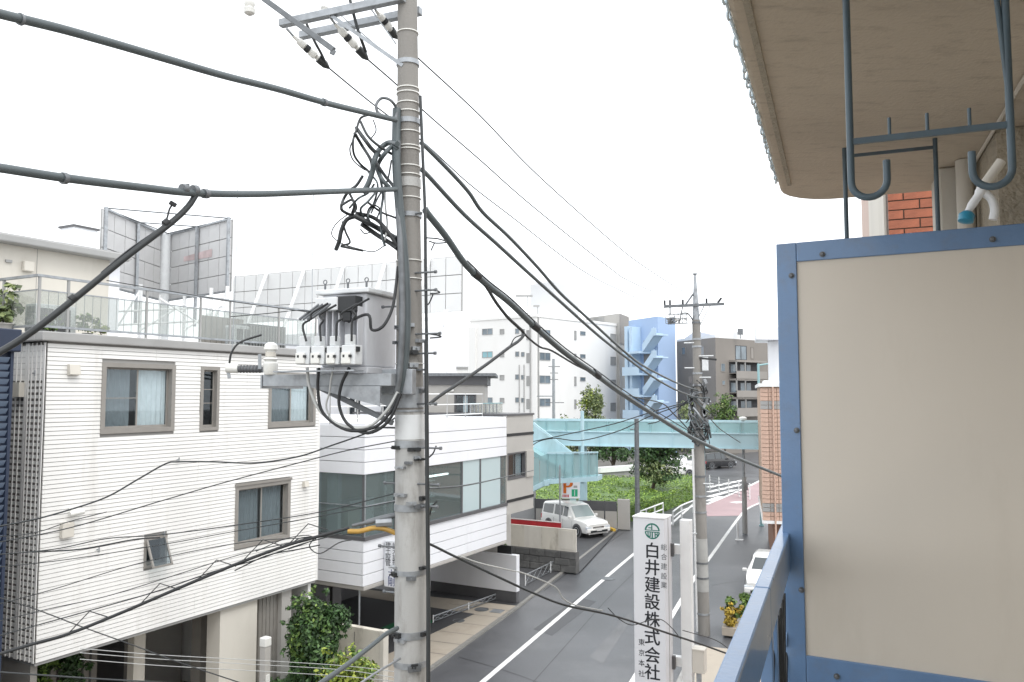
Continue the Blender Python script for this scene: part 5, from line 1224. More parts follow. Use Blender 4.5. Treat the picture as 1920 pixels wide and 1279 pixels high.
# its continuation over the road to the neighbour
ro = vplane((pA.x, pA.y), (4.2, 13.2))
wire('service_cable', [ro(x, y) for x, y in ((745, 1001), (800, 1018), (850, 1042), (930, 1080), (1000, 1112), (1060, 1135), (1140, 1152), (1200, 1170), (1260, 1190), (1320, 1210), (1370, 1228), (1430, 1248))], .014, 'cabledark', 'black cable crossing low over the road in front of standing sign')
wire('service_wire', [ro(x, y) for x, y in ((860, 1042), (900, 1056), (960, 1070), (985, 1076), (1040, 1100), (1056, 1122), (1080, 1135), (1130, 1145))], .008, 'cablewhite', 'pale wire looping above the low black road cable', 'thin service wires')
wire('service_wire', [ro(x, y) for x, y in ((1140, 1140), (1160, 1160), (1185, 1172), (1215, 1164), (1240, 1162), (1262, 1180), (1276, 1198))], .006, 'cabledark', 'small dark wire loop hanging across the standing sign', 'thin service wires')
wire('service_wire', [ro(x, y) for x, y in ((1280, 1182), (1330, 1196), (1350, 1205), (1368, 1218))], .006, 'cabledark', 'short dark wire ending near the blue handrail', 'thin service wires')
# bottom left cables
bl_ = vplane((pA.x, pA.y), (at(560, 1279, 6.4).x, 6.4))
wire('service_cable', [bl_(x, y) for x, y in ((560, 1310), (610, 1275), (650, 1247), (700, 1208), (722, 1190), (745, 1178))], .024, 'cable', 'thick grey cable rising from bottom edge to pole band')
wire('service_cable', [bl_(x, y) for x, y in ((650, 1300), (700, 1265), (750, 1235))], .012, 'galv', 'thin grey stay rising from bottom edge to lowest pole band')
wire('service_wire', [at(x, y, 9.5 + y * 0) for x, y in ((-30, 1112), (60, 1140), (150, 1174), (250, 1210), (330, 1240), (480, 1290))], .007, 'black', 'dark wire falling from left edge across bottom of the house', 'thin service wires')
wire('service_wire', [at(x, y, 9.2) for x, y in ((-30, 1258), (80, 1266), (200, 1274), (330, 1281))], .010, 'cabledark', 'level dark wire along the bottom left edge', 'thin service wires')
for k, (y0, y1) in enumerate(((1216, 1252), (1224, 1263), (1236, 1270))):
    wire('service_wire', [at(150, y0, 10.5), at(300, y0 + 12, 10.5), at(480, y0 + 22, 10.6), at(640, y0 + 32, 10.7), at(745, y1 + 8, 8.8)], .0045, 'cablewhite', ('uppermost', 'middle', 'lowest')[k] + ' of three pale wires crossing the open ground floor', 'thin service wires')
# office-side wires
of_w = vplane((pA.x, pA.y), (at(1000, 880, 29).x, 29))
wire('service_wire', [of_w(x, y) for x, y in ((805, 916), (860, 912), (905, 904), (940, 896), (1000, 882))], .012, 'cabledark', 'thin wire stretched across the office glazing right of pole', 'thin service wires')

# ------------------------------------------------------------------ tangle of slack cable on the main pole
tg = thing('cable_tangle', 'tangle of coiled black and grey cables on upper left of pole', 'cable', at(700, 470, 8.5))
def tl(pix, r, m, Y=8.45, dy=.12, k=5):
    g2 = random.Random(int(pix[0][0] * 7 + pix[0][1]))
    P = [at(x, y, Y + g2.uniform(-dy, dy)) for x, y in pix]
    part(tg, 'strand', MB().tube(smoothpath(P, k), r, 7), M[m], smooth=70)
tl([(742, 224), (744, 205), (732, 188), (716, 184), (706, 195), (708, 210), (722, 220)], .016, 'steeldark')
tl([(692, 215), (676, 222), (668, 245), (662, 265), (664, 290), (676, 308), (690, 320)], .013, 'cabledark')
tl([(668, 240), (684, 262), (698, 280), (712, 292)], .022, 'cabledark'); tl([(665, 250), (680, 275), (695, 300), (698, 318)], .018, 'cabledark')
tl([(676, 228), (690, 255), (712, 275), (740, 292)], .015, 'cabledark')
tl([(745, 270), (728, 268), (712, 280), (702, 300), (698, 322), (690, 345), (680, 362)], .030, 'cable'); tl([(746, 280), (735, 275), (720, 290), (708, 312), (715, 335), (730, 352)], .024, 'cable')
tl([(705, 305), (722, 330), (738, 350), (748, 372)], .018, 'steeldark')
tl([(680, 330), (668, 348), (655, 358), (645, 372), (640, 392), (655, 402), (668, 405)], .017, 'cabledark')
tl([(668, 405), (650, 412), (640, 432), (636, 452), (630, 468)], .024, 'cabledark'); tl([(642, 415), (648, 435), (656, 455), (640, 460)], .012, 'cabledark')
tl([(665, 405), (690, 418), (712, 430), (744, 448)], .030, 'cabledark'); tl([(668, 400), (700, 408), (722, 428), (746, 462)], .022, 'black')
tl([(678, 420), (706, 440), (730, 455), (745, 466)], .026, 'black'); tl([(690, 380), (715, 398), (735, 406), (750, 412)], .012, 'black')
tl([(640, 385), (660, 375), (668, 390), (660, 402)], .014, 'cabledark'); tl([(655, 390), (672, 372), (690, 362), (702, 345)], .012, 'cable')
tl([(652, 356), (664, 382), (660, 400)], .014, 'black'); tl([(705, 360), (690, 378), (676, 392), (682, 408)], .013, 'cable')
tl([(712, 330), (718, 365), (714, 400), (716, 440), (722, 462)], .014, 'cable'); tl([(722, 345), (722, 380), (726, 420), (722, 450)], .010, 'cablewhite')
tl([(690, 322), (708, 345), (702, 378), (690, 405), (700, 425)], .011, 'cable'); tl([(734, 300), (726, 340), (708, 372), (696, 400)], .010, 'steeldark')
tl([(652, 402), (630, 420), (622, 440), (640, 456), (670, 466), (700, 472), (722, 460)], .006, 'black'); tl([(640, 462), (660, 466), (680, 470)], .014, 'black')
tl([(676, 430), (684, 438), (698, 434)], .007, 'black'); tl([(688, 418), (690, 395), (700, 385), (712, 392), (706, 412)], .009, 'black')
tl([(662, 262), (656, 280), (662, 300), (680, 316), (696, 322)], .008, 'black'); tl([(700, 225), (705, 245), (694, 262)], .007, 'cabledark')
# small jumper wires right of the pole
for k, pix in enumerate(([(800, 446), (822, 448), (838, 454), (818, 456), (804, 452)], [(802, 543), (818, 545), (824, 549), (806, 551)], [(804, 626), (822, 629), (826, 632), (806, 634)], [(812, 552), (806, 566), (802, 572)], [(815, 455), (808, 470)], [(818, 836), (812, 850), (804, 858)], [(820, 940), (810, 950), (806, 966)])):
    part(tg, 'jumper', MB().tube(smoothpath([at(x, y, 8.45) for x, y in pix], 4), .008, 6), M['black'], smooth=70)
# ------------------------------------------------------------------ farther utility pole
p2 = thing('utility_pole', 'farther concrete utility pole with crossarm and wire basket above bridge', 'utility pole', pax2(0))
z6 = at(1305, 600, P2Y).z
def r2(z): return .195 - .0062 * z
zs = [0, 2, 4, 6, 8, z6]
part(p2, 'shaft', MB().tube([pax2(z) for z in zs], [r2(z) for z in zs], 20), M['poletop'], smooth=50)
part(p2, 'pale_sleeve', MB().tube([pax2(z) for z in (1.4, 3.1)], [r2(1.4) + .006, r2(3.1) + .006], 20), M['conc'], smooth=50)
part(p2, 'cap', MB().tube([pax2(z6 + .001), pax2(z6 + .9), pax2(p2t.z)], [.12, .075, .035], 12), M['galv'], smooth=50)
part(p2, 'cap_plate', MB().tube([pax2(p2t.z), pax2(p2t.z + .04)], .075, 10), M['steeldark'])
S2 = Fr(pax2(9).xy, AST)
zA = z2a
part(p2, 'crossarm', MB().box(S2, -.18, -.09, -1.05, .93, zA - .045, zA + .045), M['steeldark'])
for v, tilt in ((-1.03, 0), (-.42, 0), (.36, 0), (.72, .25), (-.85, 0)):
    a_ = S2.p(-.135, v, zA + .046); part(p2, 'pin_insulator', MB().tube([a_, a_ + UP * .16 + S2.v * tilt * .5], .035, 8), M['black'], smooth=50)
part(p2, 'brace', MB().tube([S2.p(-.14, -.35, zA), S2.p(-.02, -.05, zA + .45)], .03, 6), M['steeldark']); part(p2, 'brace', MB().tube([S2.p(-.14, .3, zA), S2.p(-.02, .02, zA - .5)], .015, 6), M['galv'])
part(p2, 'brace', MB().tube([S2.p(-.14, .5, zA), S2.p(-.02, .10, zA - .7)], .012, 6), M['galv'])
bk2 = thing('wire_basket', 'wire basket full of junctions hanging on farther pole', 'basket', S2.p(-.14, -.7, zA - .6))
b0, b1 = S2.onu(1250, 590, -.14), S2.onu(1289, 606, -.14)
for z in (b0[1], (b0[1] + b1[1]) / 2, b1[1]): part(bk2, 'rail', MB().bar(S2.p(-.3, b0[0], z), S2.p(-.3, b1[0], z), .02, .02).bar(S2.p(.02, b0[0], z), S2.p(.02, b1[0], z), .02, .02), M['steeldark'])
for k in range(6):
    v = b0[0] + (b1[0] - b0[0]) * k / 5; part(bk2, 'upright', MB().bar(S2.p(-.3, v, b1[1]), S2.p(-.3, v, b0[1]), .018, .018, (0, 1, 0)), M['steeldark'])
g = random.Random(11)
for k in range(16):
    v = g.uniform(b0[0] + .05, b1[0] - .05); z = g.uniform(b1[1], (b0[1] + b1[1]) / 2 + .02); part(bk2, 'junction', MB().tube([S2.p(-.28, v, z), S2.p(-.05, v + g.uniform(-.15, .15), z + g.uniform(-.03, .1))], g.uniform(.02, .04), 6), M[g.choice(('galv', 'steeldark', 'porcelain'))])
part(bk2, 'hanger_strap', MB().bar(S2.p(-.14, -.42, zA), S2.p(-.14, -.55, b1[1]), .03, .03).bar(S2.p(-.14, -.85, zA), S2.p(-.14, -.85, b0[1]), .03, .03), M['black'])
part(bk2, 'lead', MB().tube(smoothpath([S2.p(-.14, -.45, zA - .25), S2.p(-.1, -.25, zA - .28), S2.p(-.05, -.05, zA - .6)], 5), .02, 6), M['black'], smooth=60)
for y in (605, 636, 650, 700, 722, 735, 893, 930, 960, 1055, 1083, 1150):
    z = at(1312, y, P2Y).z; part(p2, 'steel_band', MB().tube([pax2(z - .03), pax2(z + .03)], r2(z) + .018, 16), M[('galv', 'steeldark')[y % 2]], smooth=50)
for y, s_, ln in ((643, -1, .3), (668, 1, .45), (690, -1, .3), (708, 1, .35), (1000, -1, .2), (906, 1, .35)):
    z = at(1312, y, P2Y).z; c = pax2(z) - S2.u * .1; part(p2, 'step_bolt', MB().tube([c, c + S2.v * s_ * (ln + .1)], .022, 6), M['polyplast'])
z = at(1316, 683, P2Y).z; part(p2, 'box', MB().box(S2, -.12, .05, .18, .36, z - .22, z + .22), M['polyplast'], bevel=.01)
z = at(1316, 672, P2Y).z; part(p2, 'lamp_arm', MB().bar(S2.p(-.1, .1, z), S2.p(-.1, .65, z - .06), .05, .06), M['black'])
part(p2, 'conduit', MB().tube([pax2(.1) + S2.v * -.20 - S2.u * .05, pax2(6.0) + S2.v * -.20 - S2.u * .05], .045, 8), M['whitesteel'], smooth=50)
t2 = thing('cable_tangle', 'dark bushy tangle of cables clustered on farther pole', 'cable', pax2(6.4))
for k in range(60):
    z = g.uniform(6.4, 8.2); c = pax2(z); w = g.uniform(0, 6.28); rr = .22 + .22 * math.sin((z - 6.4) / 1.8 * 3.14) * g.random()
    P = [c + Vector((math.cos(w + q * .8) * (rr + g.uniform(-.1, .1)), math.sin(w + q * .8) * (rr + g.uniform(-.1, .1)), g.uniform(-.25, .25) - q * .12)) for q in range(4)]
    part(t2, 'strand', MB().tube(smoothpath(P, 3), g.uniform(.014, .035), 5), M[g.choice(('cabledark', 'black', 'steeldark', 'galv', 'cable'))], smooth=70)
for k in range(12):
    z = g.uniform(6.8, 8.2); c = pax2(z) + Vector((g.uniform(-.3, .3), -.2, 0)); part(t2, 'splice_box', MB().bar(c, c + Vector((g.uniform(-.1, .1), 0, g.uniform(.1, .25))), .09, .09), M[g.choice(('galv', 'darkgrey', 'steeldark'))])

# ------------------------------------------------------------------ slim poles
def slim(x, ytop, Y, r, m, lb, cat='pole', arm_=None):
    b = at(x, 740, Y); zt_ = at(x, ytop, Y).z; t = thing('street_pole', lb, cat, zz(b, 0))
    part(t, 'shaft', MB().tube([zz(b, 0), zz(b, zt_)], [r, r * .85], 14), M[m], smooth=50)
    part(t, 'base_flange', MB().tube([zz(b, 0), zz(b, .08)], r * 1.7, 14), M[m], smooth=40)
    return t, b, zt_
t, b, zt_ = slim(1193, 785, 38, .125, 'steeldark', 'grey steel pole standing left of the company sign', 'pole')
part(t, 'crossbar', MB().tube([zz(b, zt_ - .5) - Vector((.3, 0, 0)), zz(b, zt_ - .5)], .03, 6), M['steeldark'])
t, b, zt_ = slim(1392, 790, 45, .085, 'galv', 'slim grey lamp pole at roadside in front of bridge right end', 'lamp post')
part(t, 'lamp_head', MB().lathe(zz(b, zt_), [(.05, 0), (.2, .08), (.22, .18), (.12, .26)], 12), M['porcelain'], smooth=50)
part(t, 'lower_sleeve', MB().tube([zz(b, .1), zz(b, 3.2)], [.15, .13], 14), M['conc'], smooth=50)
part(t, 'control_box', MB().box(Fr(b.xy, 0), -.30, -.15, -.12, .12, 2.5, 2.9), M['galv'])
t, b, zt_ = slim(1423, 682, 48, .085, 'tealdark', 'pale blue street lamp with short arm left of brick building', 'street lamp')
part(t, 'arm', MB().tube([zz(b, zt_ - .1), zz(b, zt_) + Vector((.65, 0, .0))], .05, 8), M['tealdark'], smooth=50)
part(t, 'lamp_head', MB().bar(zz(b, zt_) + Vector((.6, 0, 0)), zz(b, zt_) + Vector((1.25, 0, .02)), .22, .10), M['porcelain'])
t, b, zt_ = slim(1038, 673, 62, .13, 'galv', 'grey pole with television aerial before the white apartments', 'pole')
for k, (dz, w) in enumerate(((.6, .5), (1.1, .35), (1.6, .35), (3.4, .8))):
    part(t, 'aerial_bar', MB().tube([zz(b, zt_ - dz) - Vector((w * .8, 0, 0)), zz(b, zt_ - dz) + Vector((w, 0, 0))], .03, 6), M['steeldark'])
part(t, 'bracket', MB().bar(zz(b, zt_ - 2.9) - Vector((1.3, 0, 0)), zz(b, zt_ - 2.9), .08, .08), M['galv'])
t, b, zt_ = slim(1049, 872, 40, .045, 'galv', 'thin green grey pole in front of the parking sign', 'pole')

# ------------------------------------------------------------------ pedestrian bridge
A = at(1001, 740, 48); B = at(1475, 740, 43.6)
BR = Fr(A.xy, math.atan2(B.x - A.x, B.y - A.y)); Lb = (B.xy - A.xy).length
br = thing('pedestrian_bridge', 'pale aqua steel pedestrian bridge with stairs crossing the road', 'bridge', BR.p(Lb / 2, 0, 0))
zr, zgt, zgb = 6.28, 5.60, 4.84
part(br, 'girder', MB().box(BR, -.5, Lb, -.18, 0, zgb, zgt), M['teal'])
part(br, 'girder', MB().box(BR, -.5, Lb, -2.4, -2.22, zgb, zgt), M['teal'])
part(br, 'flange', MB().box(BR, -.5, Lb, -.28, .10, zgb - .05, zgb - .001).box(BR, -.5, Lb, -.25, .07, zgt + .001, zgt + .05), M['teal'])
part(br, 'deck', MB().box(BR, -.5, Lb, -2.2, -.2, zgt - .15, zgt), M['conc'])
n = 12
for k in range(n):
    a_, b_ = -.5 + (Lb + .5) * k / n, -.5 + (Lb + .5) * (k + 1) / n
    part(br, 'screen_panel', MB().box(BR, a_ + .03, b_ - .03, -.14, -.12, zgt + .06, zr - .05), M['tealglass'])
    part(br, 'rail_post', MB().box(BR, a_ - .025, a_ + .025, -.17, -.08, zgt + .05, zr - .04), M['tealdark'])
    part(br, 'screen_panel', MB().box(BR, a_ + .03, b_ - .03, -2.3, -2.28, zgt + .06, zr - .05), M['tealglass'])
part(br, 'top_rail', MB().box(BR, -.5, Lb, -.17, -.09, zr - .04, zr + .03), M['teal']); part(br, 'top_rail', MB().box(BR, -.5, Lb, -2.33, -2.25, zr - .04, zr + .03), M['teal'])
part(br, 'web_stiffener', MB().box(BR, 4.0, 4.04, .0, .06, zgb, zgt), M['teal']); part(br, 'web_stiffener', MB().box(BR, 8.2, 8.24, .0, .06, zgb, zgt), M['teal'])
for px_ in (1092, 1312):
    u = BR.on(px_, 740, -1.2)[0]; part(br, 'column', MB().tube([BR.p(u, -1.2, 0), BR.p(u, -1.2, zgb - .06)], .26, 16), M['teal'], smooth=50)
def bpoly(name, pix, v, th, m):
    P = []
    for x, y in pix:
        u, z = BR.on(x, y, v); P.append(BR.p(u, v, z))
    return part(br, name, MB().prism(P, BR.v * -th), M[m])
bpoly('stair_parapet', [(1001, 797), (1075, 852), (1075, 888), (1001, 842)], .9, .06, 'tealdark')
bpoly('stair_parapet', [(1001, 797), (1075, 852), (1075, 888), (1001, 842)], 2.1, .06, 'teal')
bpoly('stair_handrail', [(1000, 792), (1075, 850), (1075, 854), (1000, 796)], .95, .16, 'teal')
bpoly('stair_soffit', [(1001, 838), (1075, 884), (1075, 892), (1001, 848)], 2.1, -1.1, 'tealdark')
for k in range(9):
    x = 1008 + k * 7.6; y = 846 + k * 4.6
    bpoly('stair_tread', [(x - 3, y - 6), (x + 5, y - 6), (x + 5, y - 4), (x - 3, y - 4)], 2.0, 1.0, 'conc')
lv = 3.4
xs = [1120, 1104, 1089, 1074, 1059, 1043, 1027]
for a_, b_ in zip(xs, xs[1:]): bpoly('landing_panel', [(b_ + .6, 852), (a_ - .6, 852), (a_ - .6, 896 - (1120 - a_) * .02), (b_ + .6, 896 + (1120 - b_) * .02)], lv, .03, 'tealglass')
for x in xs: bpoly('landing_post', [(x - .7, 850), (x + .7, 850), (x + .7, 898), (x - .7, 898)], lv + .04, .06, 'tealdark')
bpoly('landing_rail', [(1026, 848), (1121, 847), (1121, 850), (1026, 851)], lv + .06, .12, 'teal')
bpoly('landing_beam', [(1026, 899), (1121, 893), (1121, 902), (1026, 908)], lv + .05, 1.2, 'teal')
for a_, b_ in ((1027, 1012), (1012, 990), (990, 965)):
    ya, yb = 851 + (1027 - a_) * .33, 851 + (1027 - b_) * .33; da = 48 + (1027 - a_) * .3; db = 48 + (1027 - b_) * .3
    bpoly('stair_panel', [(b_ + .6, yb), (a_ - .6, ya), (a_ - .6, ya + da), (b_ + .6, yb + db)], lv, .03, 'tealglass')
bpoly('stair_stringer', [(960, 930), (1026, 899), (1026, 908), (960, 942)], lv + .05, 1.2, 'teal')
bpoly('bearing', [(1019, 900), (1030, 900), (1028, 911), (1021, 911)], lv + .1, .4, 'teal')
u, z = BR.on(1092, 820, 2.6); part(br, 'lamp_mast', MB().tube([BR.p(u, 2.6, 2.9), BR.p(u, 2.6, 6.9)], .10, 12), M['teal'], smooth=50)

# ------------------------------------------------------------------ parking lot: wall, sign, car
WF = OF
ew = gnd(1080, 1076, .05); uw = (ew - OF.o).dot(OF.u); vw_ = (ew - OF.o).dot(OF.v)
pw = thing('parking_wall', 'cream fence on dark stone wall in front of white car', 'wall', OF.p(uw, vw_ - 3, 0))
part(pw, 'stone_base', MB().box(OF, uw, uw + .35, vw_ - 7, vw_, .05, .96), M['stonewall'])
for k in range(3):
    for j in range(9):
        v1_ = vw_ - .01 - j * .75 - (k % 2) * .3
        part(pw, 'stone', MB().box(OF, uw - .03 - rnd.random() * .02, uw - .0005, v1_ - .72, v1_ if v1_ < vw_ else vw_, .07 + k * .295, .07 + (k + 1) * .295 - .015), M['stonewall'], bevel=.02)
for k in range(8):
    v1_ = vw_ - .004 - k * .85; part(pw, 'fence_panel', MB().box(OF, uw + .02, uw + .10, v1_ - .845, v1_, .962, 1.93), M[('cream', 'creamdirty')[k % 2 == 1 and 1 or 0]])
part(pw, 'end_plate', MB().box(OF, uw + .005, uw + .018, vw_ - .72, vw_ - .12, 1.05, 1.85), M['cream'])
rb_ = thing('barrier_board', 'red striped barrier board behind the cream parking fence', 'barrier', OF.p(uw + .5, vw_ - 3, 1.4))
for k in range(4):
    v1_ = vw_ - .95 - k * 1.3; part(rb_, 'board', MB().box(OF, uw + .5, uw + .54, v1_ - 1.29, v1_, 1.75, 2.12), M['redink'])
    part(rb_, 'leg', MB().box(OF, uw + .541, uw + .58, v1_ - .7, v1_ - .64, .05, 2.1), M['galv'])
part(rb_, 'edge_strip', MB().box(OF, uw + .49, uw + .499, vw_ - 6.1, vw_ - .95, 2.08, 2.125), M['paint'])
struct('parking_lot', MB().poly([OF.p(uw + .4, vw_ - 9, .055), OF.p(uw + .4, vw_ + .0, .055), gnd(1165, 988, .055), OF.p(uw + 14, vw_ - 9, .055)]), M['asphalt2'])
# P sign
SY = 46.4; p0, p1 = at(1053, 935, SY), at(1087, 897, SY)
ps = thing('parking_sign', 'white parking sign with orange P and green square on teal post', 'sign', Vector(((p0.x + p1.x) / 2, SY, 0)))
SG = Fr((p0.x, SY), 0)
part(ps, 'cabinet', MB().box(SG, 0, .22, 0, p1.x - p0.x, p0.z, p1.z), M['signwhite'], bevel=.03)
w_, h_ = p1.x - p0.x, p1.z - p0.z
for q in (-.03, -.015, 0, .015, .03): glyph(ps, 'P', SG.p(-.006 - q * .15, w_ * .36 + q, p0.z + h_ * .60), (1, 0, 0), UP, h_ * .68, 'orangeink')
part(ps, 'green_square', MB().box(SG, -.004, -.001, w_ * .55, w_ * .88, p0.z + h_ * .10, p0.z + h_ * .46), M['greensign'])
part(ps, 'green_square_bar', MB().box(SG, -.007, -.005, w_ * .70, w_ * .73, p0.z + h_ * .14, p0.z + h_ * .42), M['signwhite'])
for k in range(5): part(ps, 'red_print', MB().box(SG, -.004, -.001, w_ * (.05 + k * .075), w_ * (.10 + k * .075), p0.z + h_ * .07, p0.z + h_ * .20), M['redink'])
part(ps, 'grey_print', MB().box(SG, -.004, -.001, w_ * .66, w_ * .86, p0.z + h_ * .53, p0.z + h_ * .64), M['fascia'])
part(ps, 'post', MB().box(SG, .02, .2, w_ * .45, w_ * .80, .05, p0.z - .001), M['tealdark'])
part(ps, 'dark_plate', MB().box(SG, -.002, .019, 0, w_ * .44, p0.z - .22, p0.z - .02), M['darkgrey'])
part(ps, 'price_board', MB().box(SG, -.03, .019, w_ * .05, w_ * .6, p0.z - .95, p0.z - .23), M['curtain'])
for k in range(4): part(ps, 'price_print', MB().box(SG, -.034, -.031, w_ * .12, w_ * .53, p0.z - .90 + k * .16, p0.z - .82 + k * .16), M['fascia'])
# cars
def car(lb, loc, head, L, Wd, H, paint, st, group=None, belt=.56, side=True, glassm='carglass'):
    t = thing('car', lb, 'car', loc, group); fr = Fr((loc.x, loc.y), head); z0 = loc.z
    hw = Wd / 2; rows = []
    for x, top, bl_, hb, ht in st:                # position 0..1 from rear, roof z, belt z, half width at belt, at roof
        y = (x - .5) * L
        rows.append([fr.p(y, hw * hb * .93, z0 + .24), fr.p(y, hw * hb, z0 + .42), fr.p(y, hw * hb, z0 + bl_ * .80), fr.p(y, hw * hb * .975, z0 + bl_), fr.p(y, hw * ht, z0 + max(bl_ + .02, top - .07)), fr.p(y, hw * ht * .82, z0 + max(bl_ + .03, top)),
                     fr.p(y, -hw * ht * .82, z0 + max(bl_ + .03, top)), fr.p(y, -hw * ht, z0 + max(bl_ + .02, top - .07)), fr.p(y, -hw * hb * .975, z0 + bl_), fr.p(y, -hw * hb, z0 + bl_ * .80), fr.p(y, -hw * hb, z0 + .42), fr.p(y, -hw * hb * .93, z0 + .24)])
    mb = MB(); m_ = len(rows[0]); mb.v = [v for r_ in rows for v in r_]
    for i in range(len(rows) - 1):
        for k in range(m_):
            l = (k + 1) % m_; mb.f.append((i * m_ + k, i * m_ + l, (i + 1) * m_ + l, (i + 1) * m_ + k))
    mb.f.append(tuple(range(m_))); mb.f.append(tuple((len(rows) - 1) * m_ + k for k in reversed(range(m_))))
    body = part(t, 'body', mb, M[paint], smooth=32, bevel=.02)
    def sidewin(i0, i1, f0, f1, s_):              # strip between belt and roof on stations i0..i1
        a3, a4 = (3, 4) if s_ > 0 else (8, 7); o = fr.v * (.012 * s_); q = MB(); n_ = 4
        r0, r1 = rows[i0], rows[i1]
        lo0, hi0, lo1, hi1 = r0[a3], r0[a4], r1[a3], r1[a4]
        P = lambda f, g_: lo0.lerp(lo1, f).lerp(hi0.lerp(hi1, f), g_) + o
        q.poly([P(f0, .08), P(f1, .08), P(f1, .90), P(f0, .90)]); part(t, 'side_window', q, M['carglass'])
    for s_ in (1, -1):
        for q in (.30, .505, .70):
            y = (q - .5) * L; part(t, 'door_seam', MB().box(fr, y - .006, y + .006, s_ * (hw + .001) - .004, s_ * (hw + .001) + .004, z0 + .34, z0 + st[3][2] * .86), M['darkgrey'])
        for q in (.34, .545): part(t, 'door_handle', MB().box(fr, (q - .5) * L - .09, (q - .5) * L + .09, s_ * (hw + .012) - .014, s_ * (hw + .012) + .014, z0 + st[3][2] * .80 - .02, z0 + st[3][2] * .80 + .015), M[paint], bevel=.008)
        part(t, 'tail_light', MB().box(fr, -L / 2 - .012, -L / 2 + .10, s_ * hw * .84 - .10, s_ * hw * .84 + .10, z0 + .62, z0 + .88), M['redink'], bevel=.015)
    cab = [i for i, s_ in enumerate(st) if s_[1] > s_[2] + .25]
    for s_ in (1, -1):
        for i0, i1 in zip(cab, cab[1:]): sidewin(i0, i1, .07, .93, s_)
    # windscreen and rear glass
    i1 = cab[-1]; r0, r1 = rows[i1], rows[i1 + 1]; o = fr.u * .012 + UP * .012
    part(t, 'windscreen', MB().poly([r0[5].lerp(r0[4], .3).lerp(r1[5], .08) + o, r0[6].lerp(r0[7], .3).lerp(r1[6], .08) + o, r1[6].lerp(r1[7], .5).lerp(r0[6], .05) + o, r1[5].lerp(r1[4], .5).lerp(r0[5], .05) + o]), M[glassm])
    i0 = cab[0]; r0, r1 = rows[i0], rows[max(0, i0 - 1)]; o = fr.u * -.012 + UP * .008
    part(t, 'rear_window', MB().poly([r0[5].lerp(r1[5], .1) + o, r0[6].lerp(r1[6], .1) + o, r0[6].lerp(r1[6], .8) + o, r0[5].lerp(r1[5], .8) + o]), M['carglass'])
    for x in (.19, .80):
        for s_ in (1, -1):
            c_ = fr.p((x - .5) * L, s_ * (hw - .10), z0 + .33); d_ = fr.v * s_
            wh = part(t, 'wheel', MB().lathe(c_ - d_ * .10, [(.16, 0), (.30, 0), (.335, .04), (.335, .18), (.30, .22), (.20, .22)], 22, axis=d_), M['black'], smooth=40)
            part(wh, 'rim', MB().lathe(c_ + d_ * .085, [(.19, 0), (.20, .04), (.06, .02)], 16, axis=d_), M['galv'], smooth=40)
            part(t, 'wheel_arch', MB().lathe(c_ + d_ * .055, [(.385, 0), (.39, .05), (.30, .051)], 22, axis=d_), M['darkgrey'], smooth=40)
    fy = L / 2
    zl_ = st[-1][2]
    for s_ in (1, -1):
        part(t, 'headlight', MB().box(fr, fy - .12, fy + .015, s_ * hw * .78 - .17, s_ * hw * .78 + .17, z0 + zl_ - .20, z0 + zl_ - .04), M['lamp'], bevel=.03)
        part(t, 'mirror', MB().box(fr, L * .17, L * .20, s_ * (hw + .09) - .09, s_ * (hw + .09) + .09, z0 + .98 * H / 1.75, z0 + 1.12 * H / 1.75), M[paint], bevel=.03)
    part(t, 'grille', MB().box(fr, fy - .05, fy + .02, -hw * .48, hw * .48, z0 + zl_ - .22, z0 + zl_ - .06), M['chrome'], bevel=.02)
    part(t, 'bumper', MB().box(fr, fy - .15, fy + .06, -hw * .97, hw * .97, z0 + .30, z0 + .52), M['darkgrey' if paint == 'carblack' else paint], bevel=.05)
    part(t, 'lower_grille', MB().box(fr, fy + .055, fy + .07, -hw * .7, hw * .7, z0 + .31, z0 + .42), M['black'])
    part(t, 'number_plate', MB().box(fr, fy + .071, fy + .08, -.17, .17, z0 + .38, z0 + .54), M['paint'])
    return t
SUV = [(0, .95, .95, .93, .80), (.03, 1.66, 1.02, .97, .80), (.30, 1.77, 1.03, 1, .83), (.50, 1.76, 1.02, 1, .83), (.60, 1.70, 1.0, 1, .81), (.735, 1.02, .98, 1, .90), (.90, .96, .92, .98, .90), (.97, .90, .86, .93, .86), (1.0, .74, .72, .86, .80)]
SED = [(0, .80, .80, .88, .78), (.05, .98, .92, .94, .84), (.18, 1.02, .95, .98, .84), (.32, 1.42, .95, 1, .76), (.55, 1.45, .94, 1, .77), (.62, 1.38, .93, 1, .76), (.75, .96, .91, 1, .86), (.92, .84, .78, .95, .86), (1.0, .66, .62, .85, .8)]
sp = gnd(1072, 1001, .056)
SUV2 = [(x, t * .95, b * .93, h, r_) for x, t, b, h, r_ in SUV]
sp = gnd(1077, 998, .056)
car('white sport utility car parked nose to the road by the P sign', sp, R(146), 4.2, 1.68, 1.68, 'carwhite', SUV2, glassm='carglasspale')
cp = gnd(1342, 878, .002); car('black car driving away beneath the right half of bridge', cp, R(60), 4.4, 1.75, 1.7, 'carblack', SUV)
cp = gnd(1425, 1112, .01); cp = gnd(1448, 1105, .004); car('white car parked at right kerb partly hidden by blue handrail', cp, AST + math.pi, 4.5, 1.75, 1.46, 'carwhite', SED)
for k, (x, y, hd, lb, st_) in enumerate(((1262, 893, 75, 'white far car glimpsed left of farther pole under bridge', SUV), (1292, 880, 70, 'silver white far car just beside farther pole under bridge', SED))):
    car(lb, gnd(x, y, .004), R(hd), 4.3, 1.7, 1.6, 'carwhite', st_)
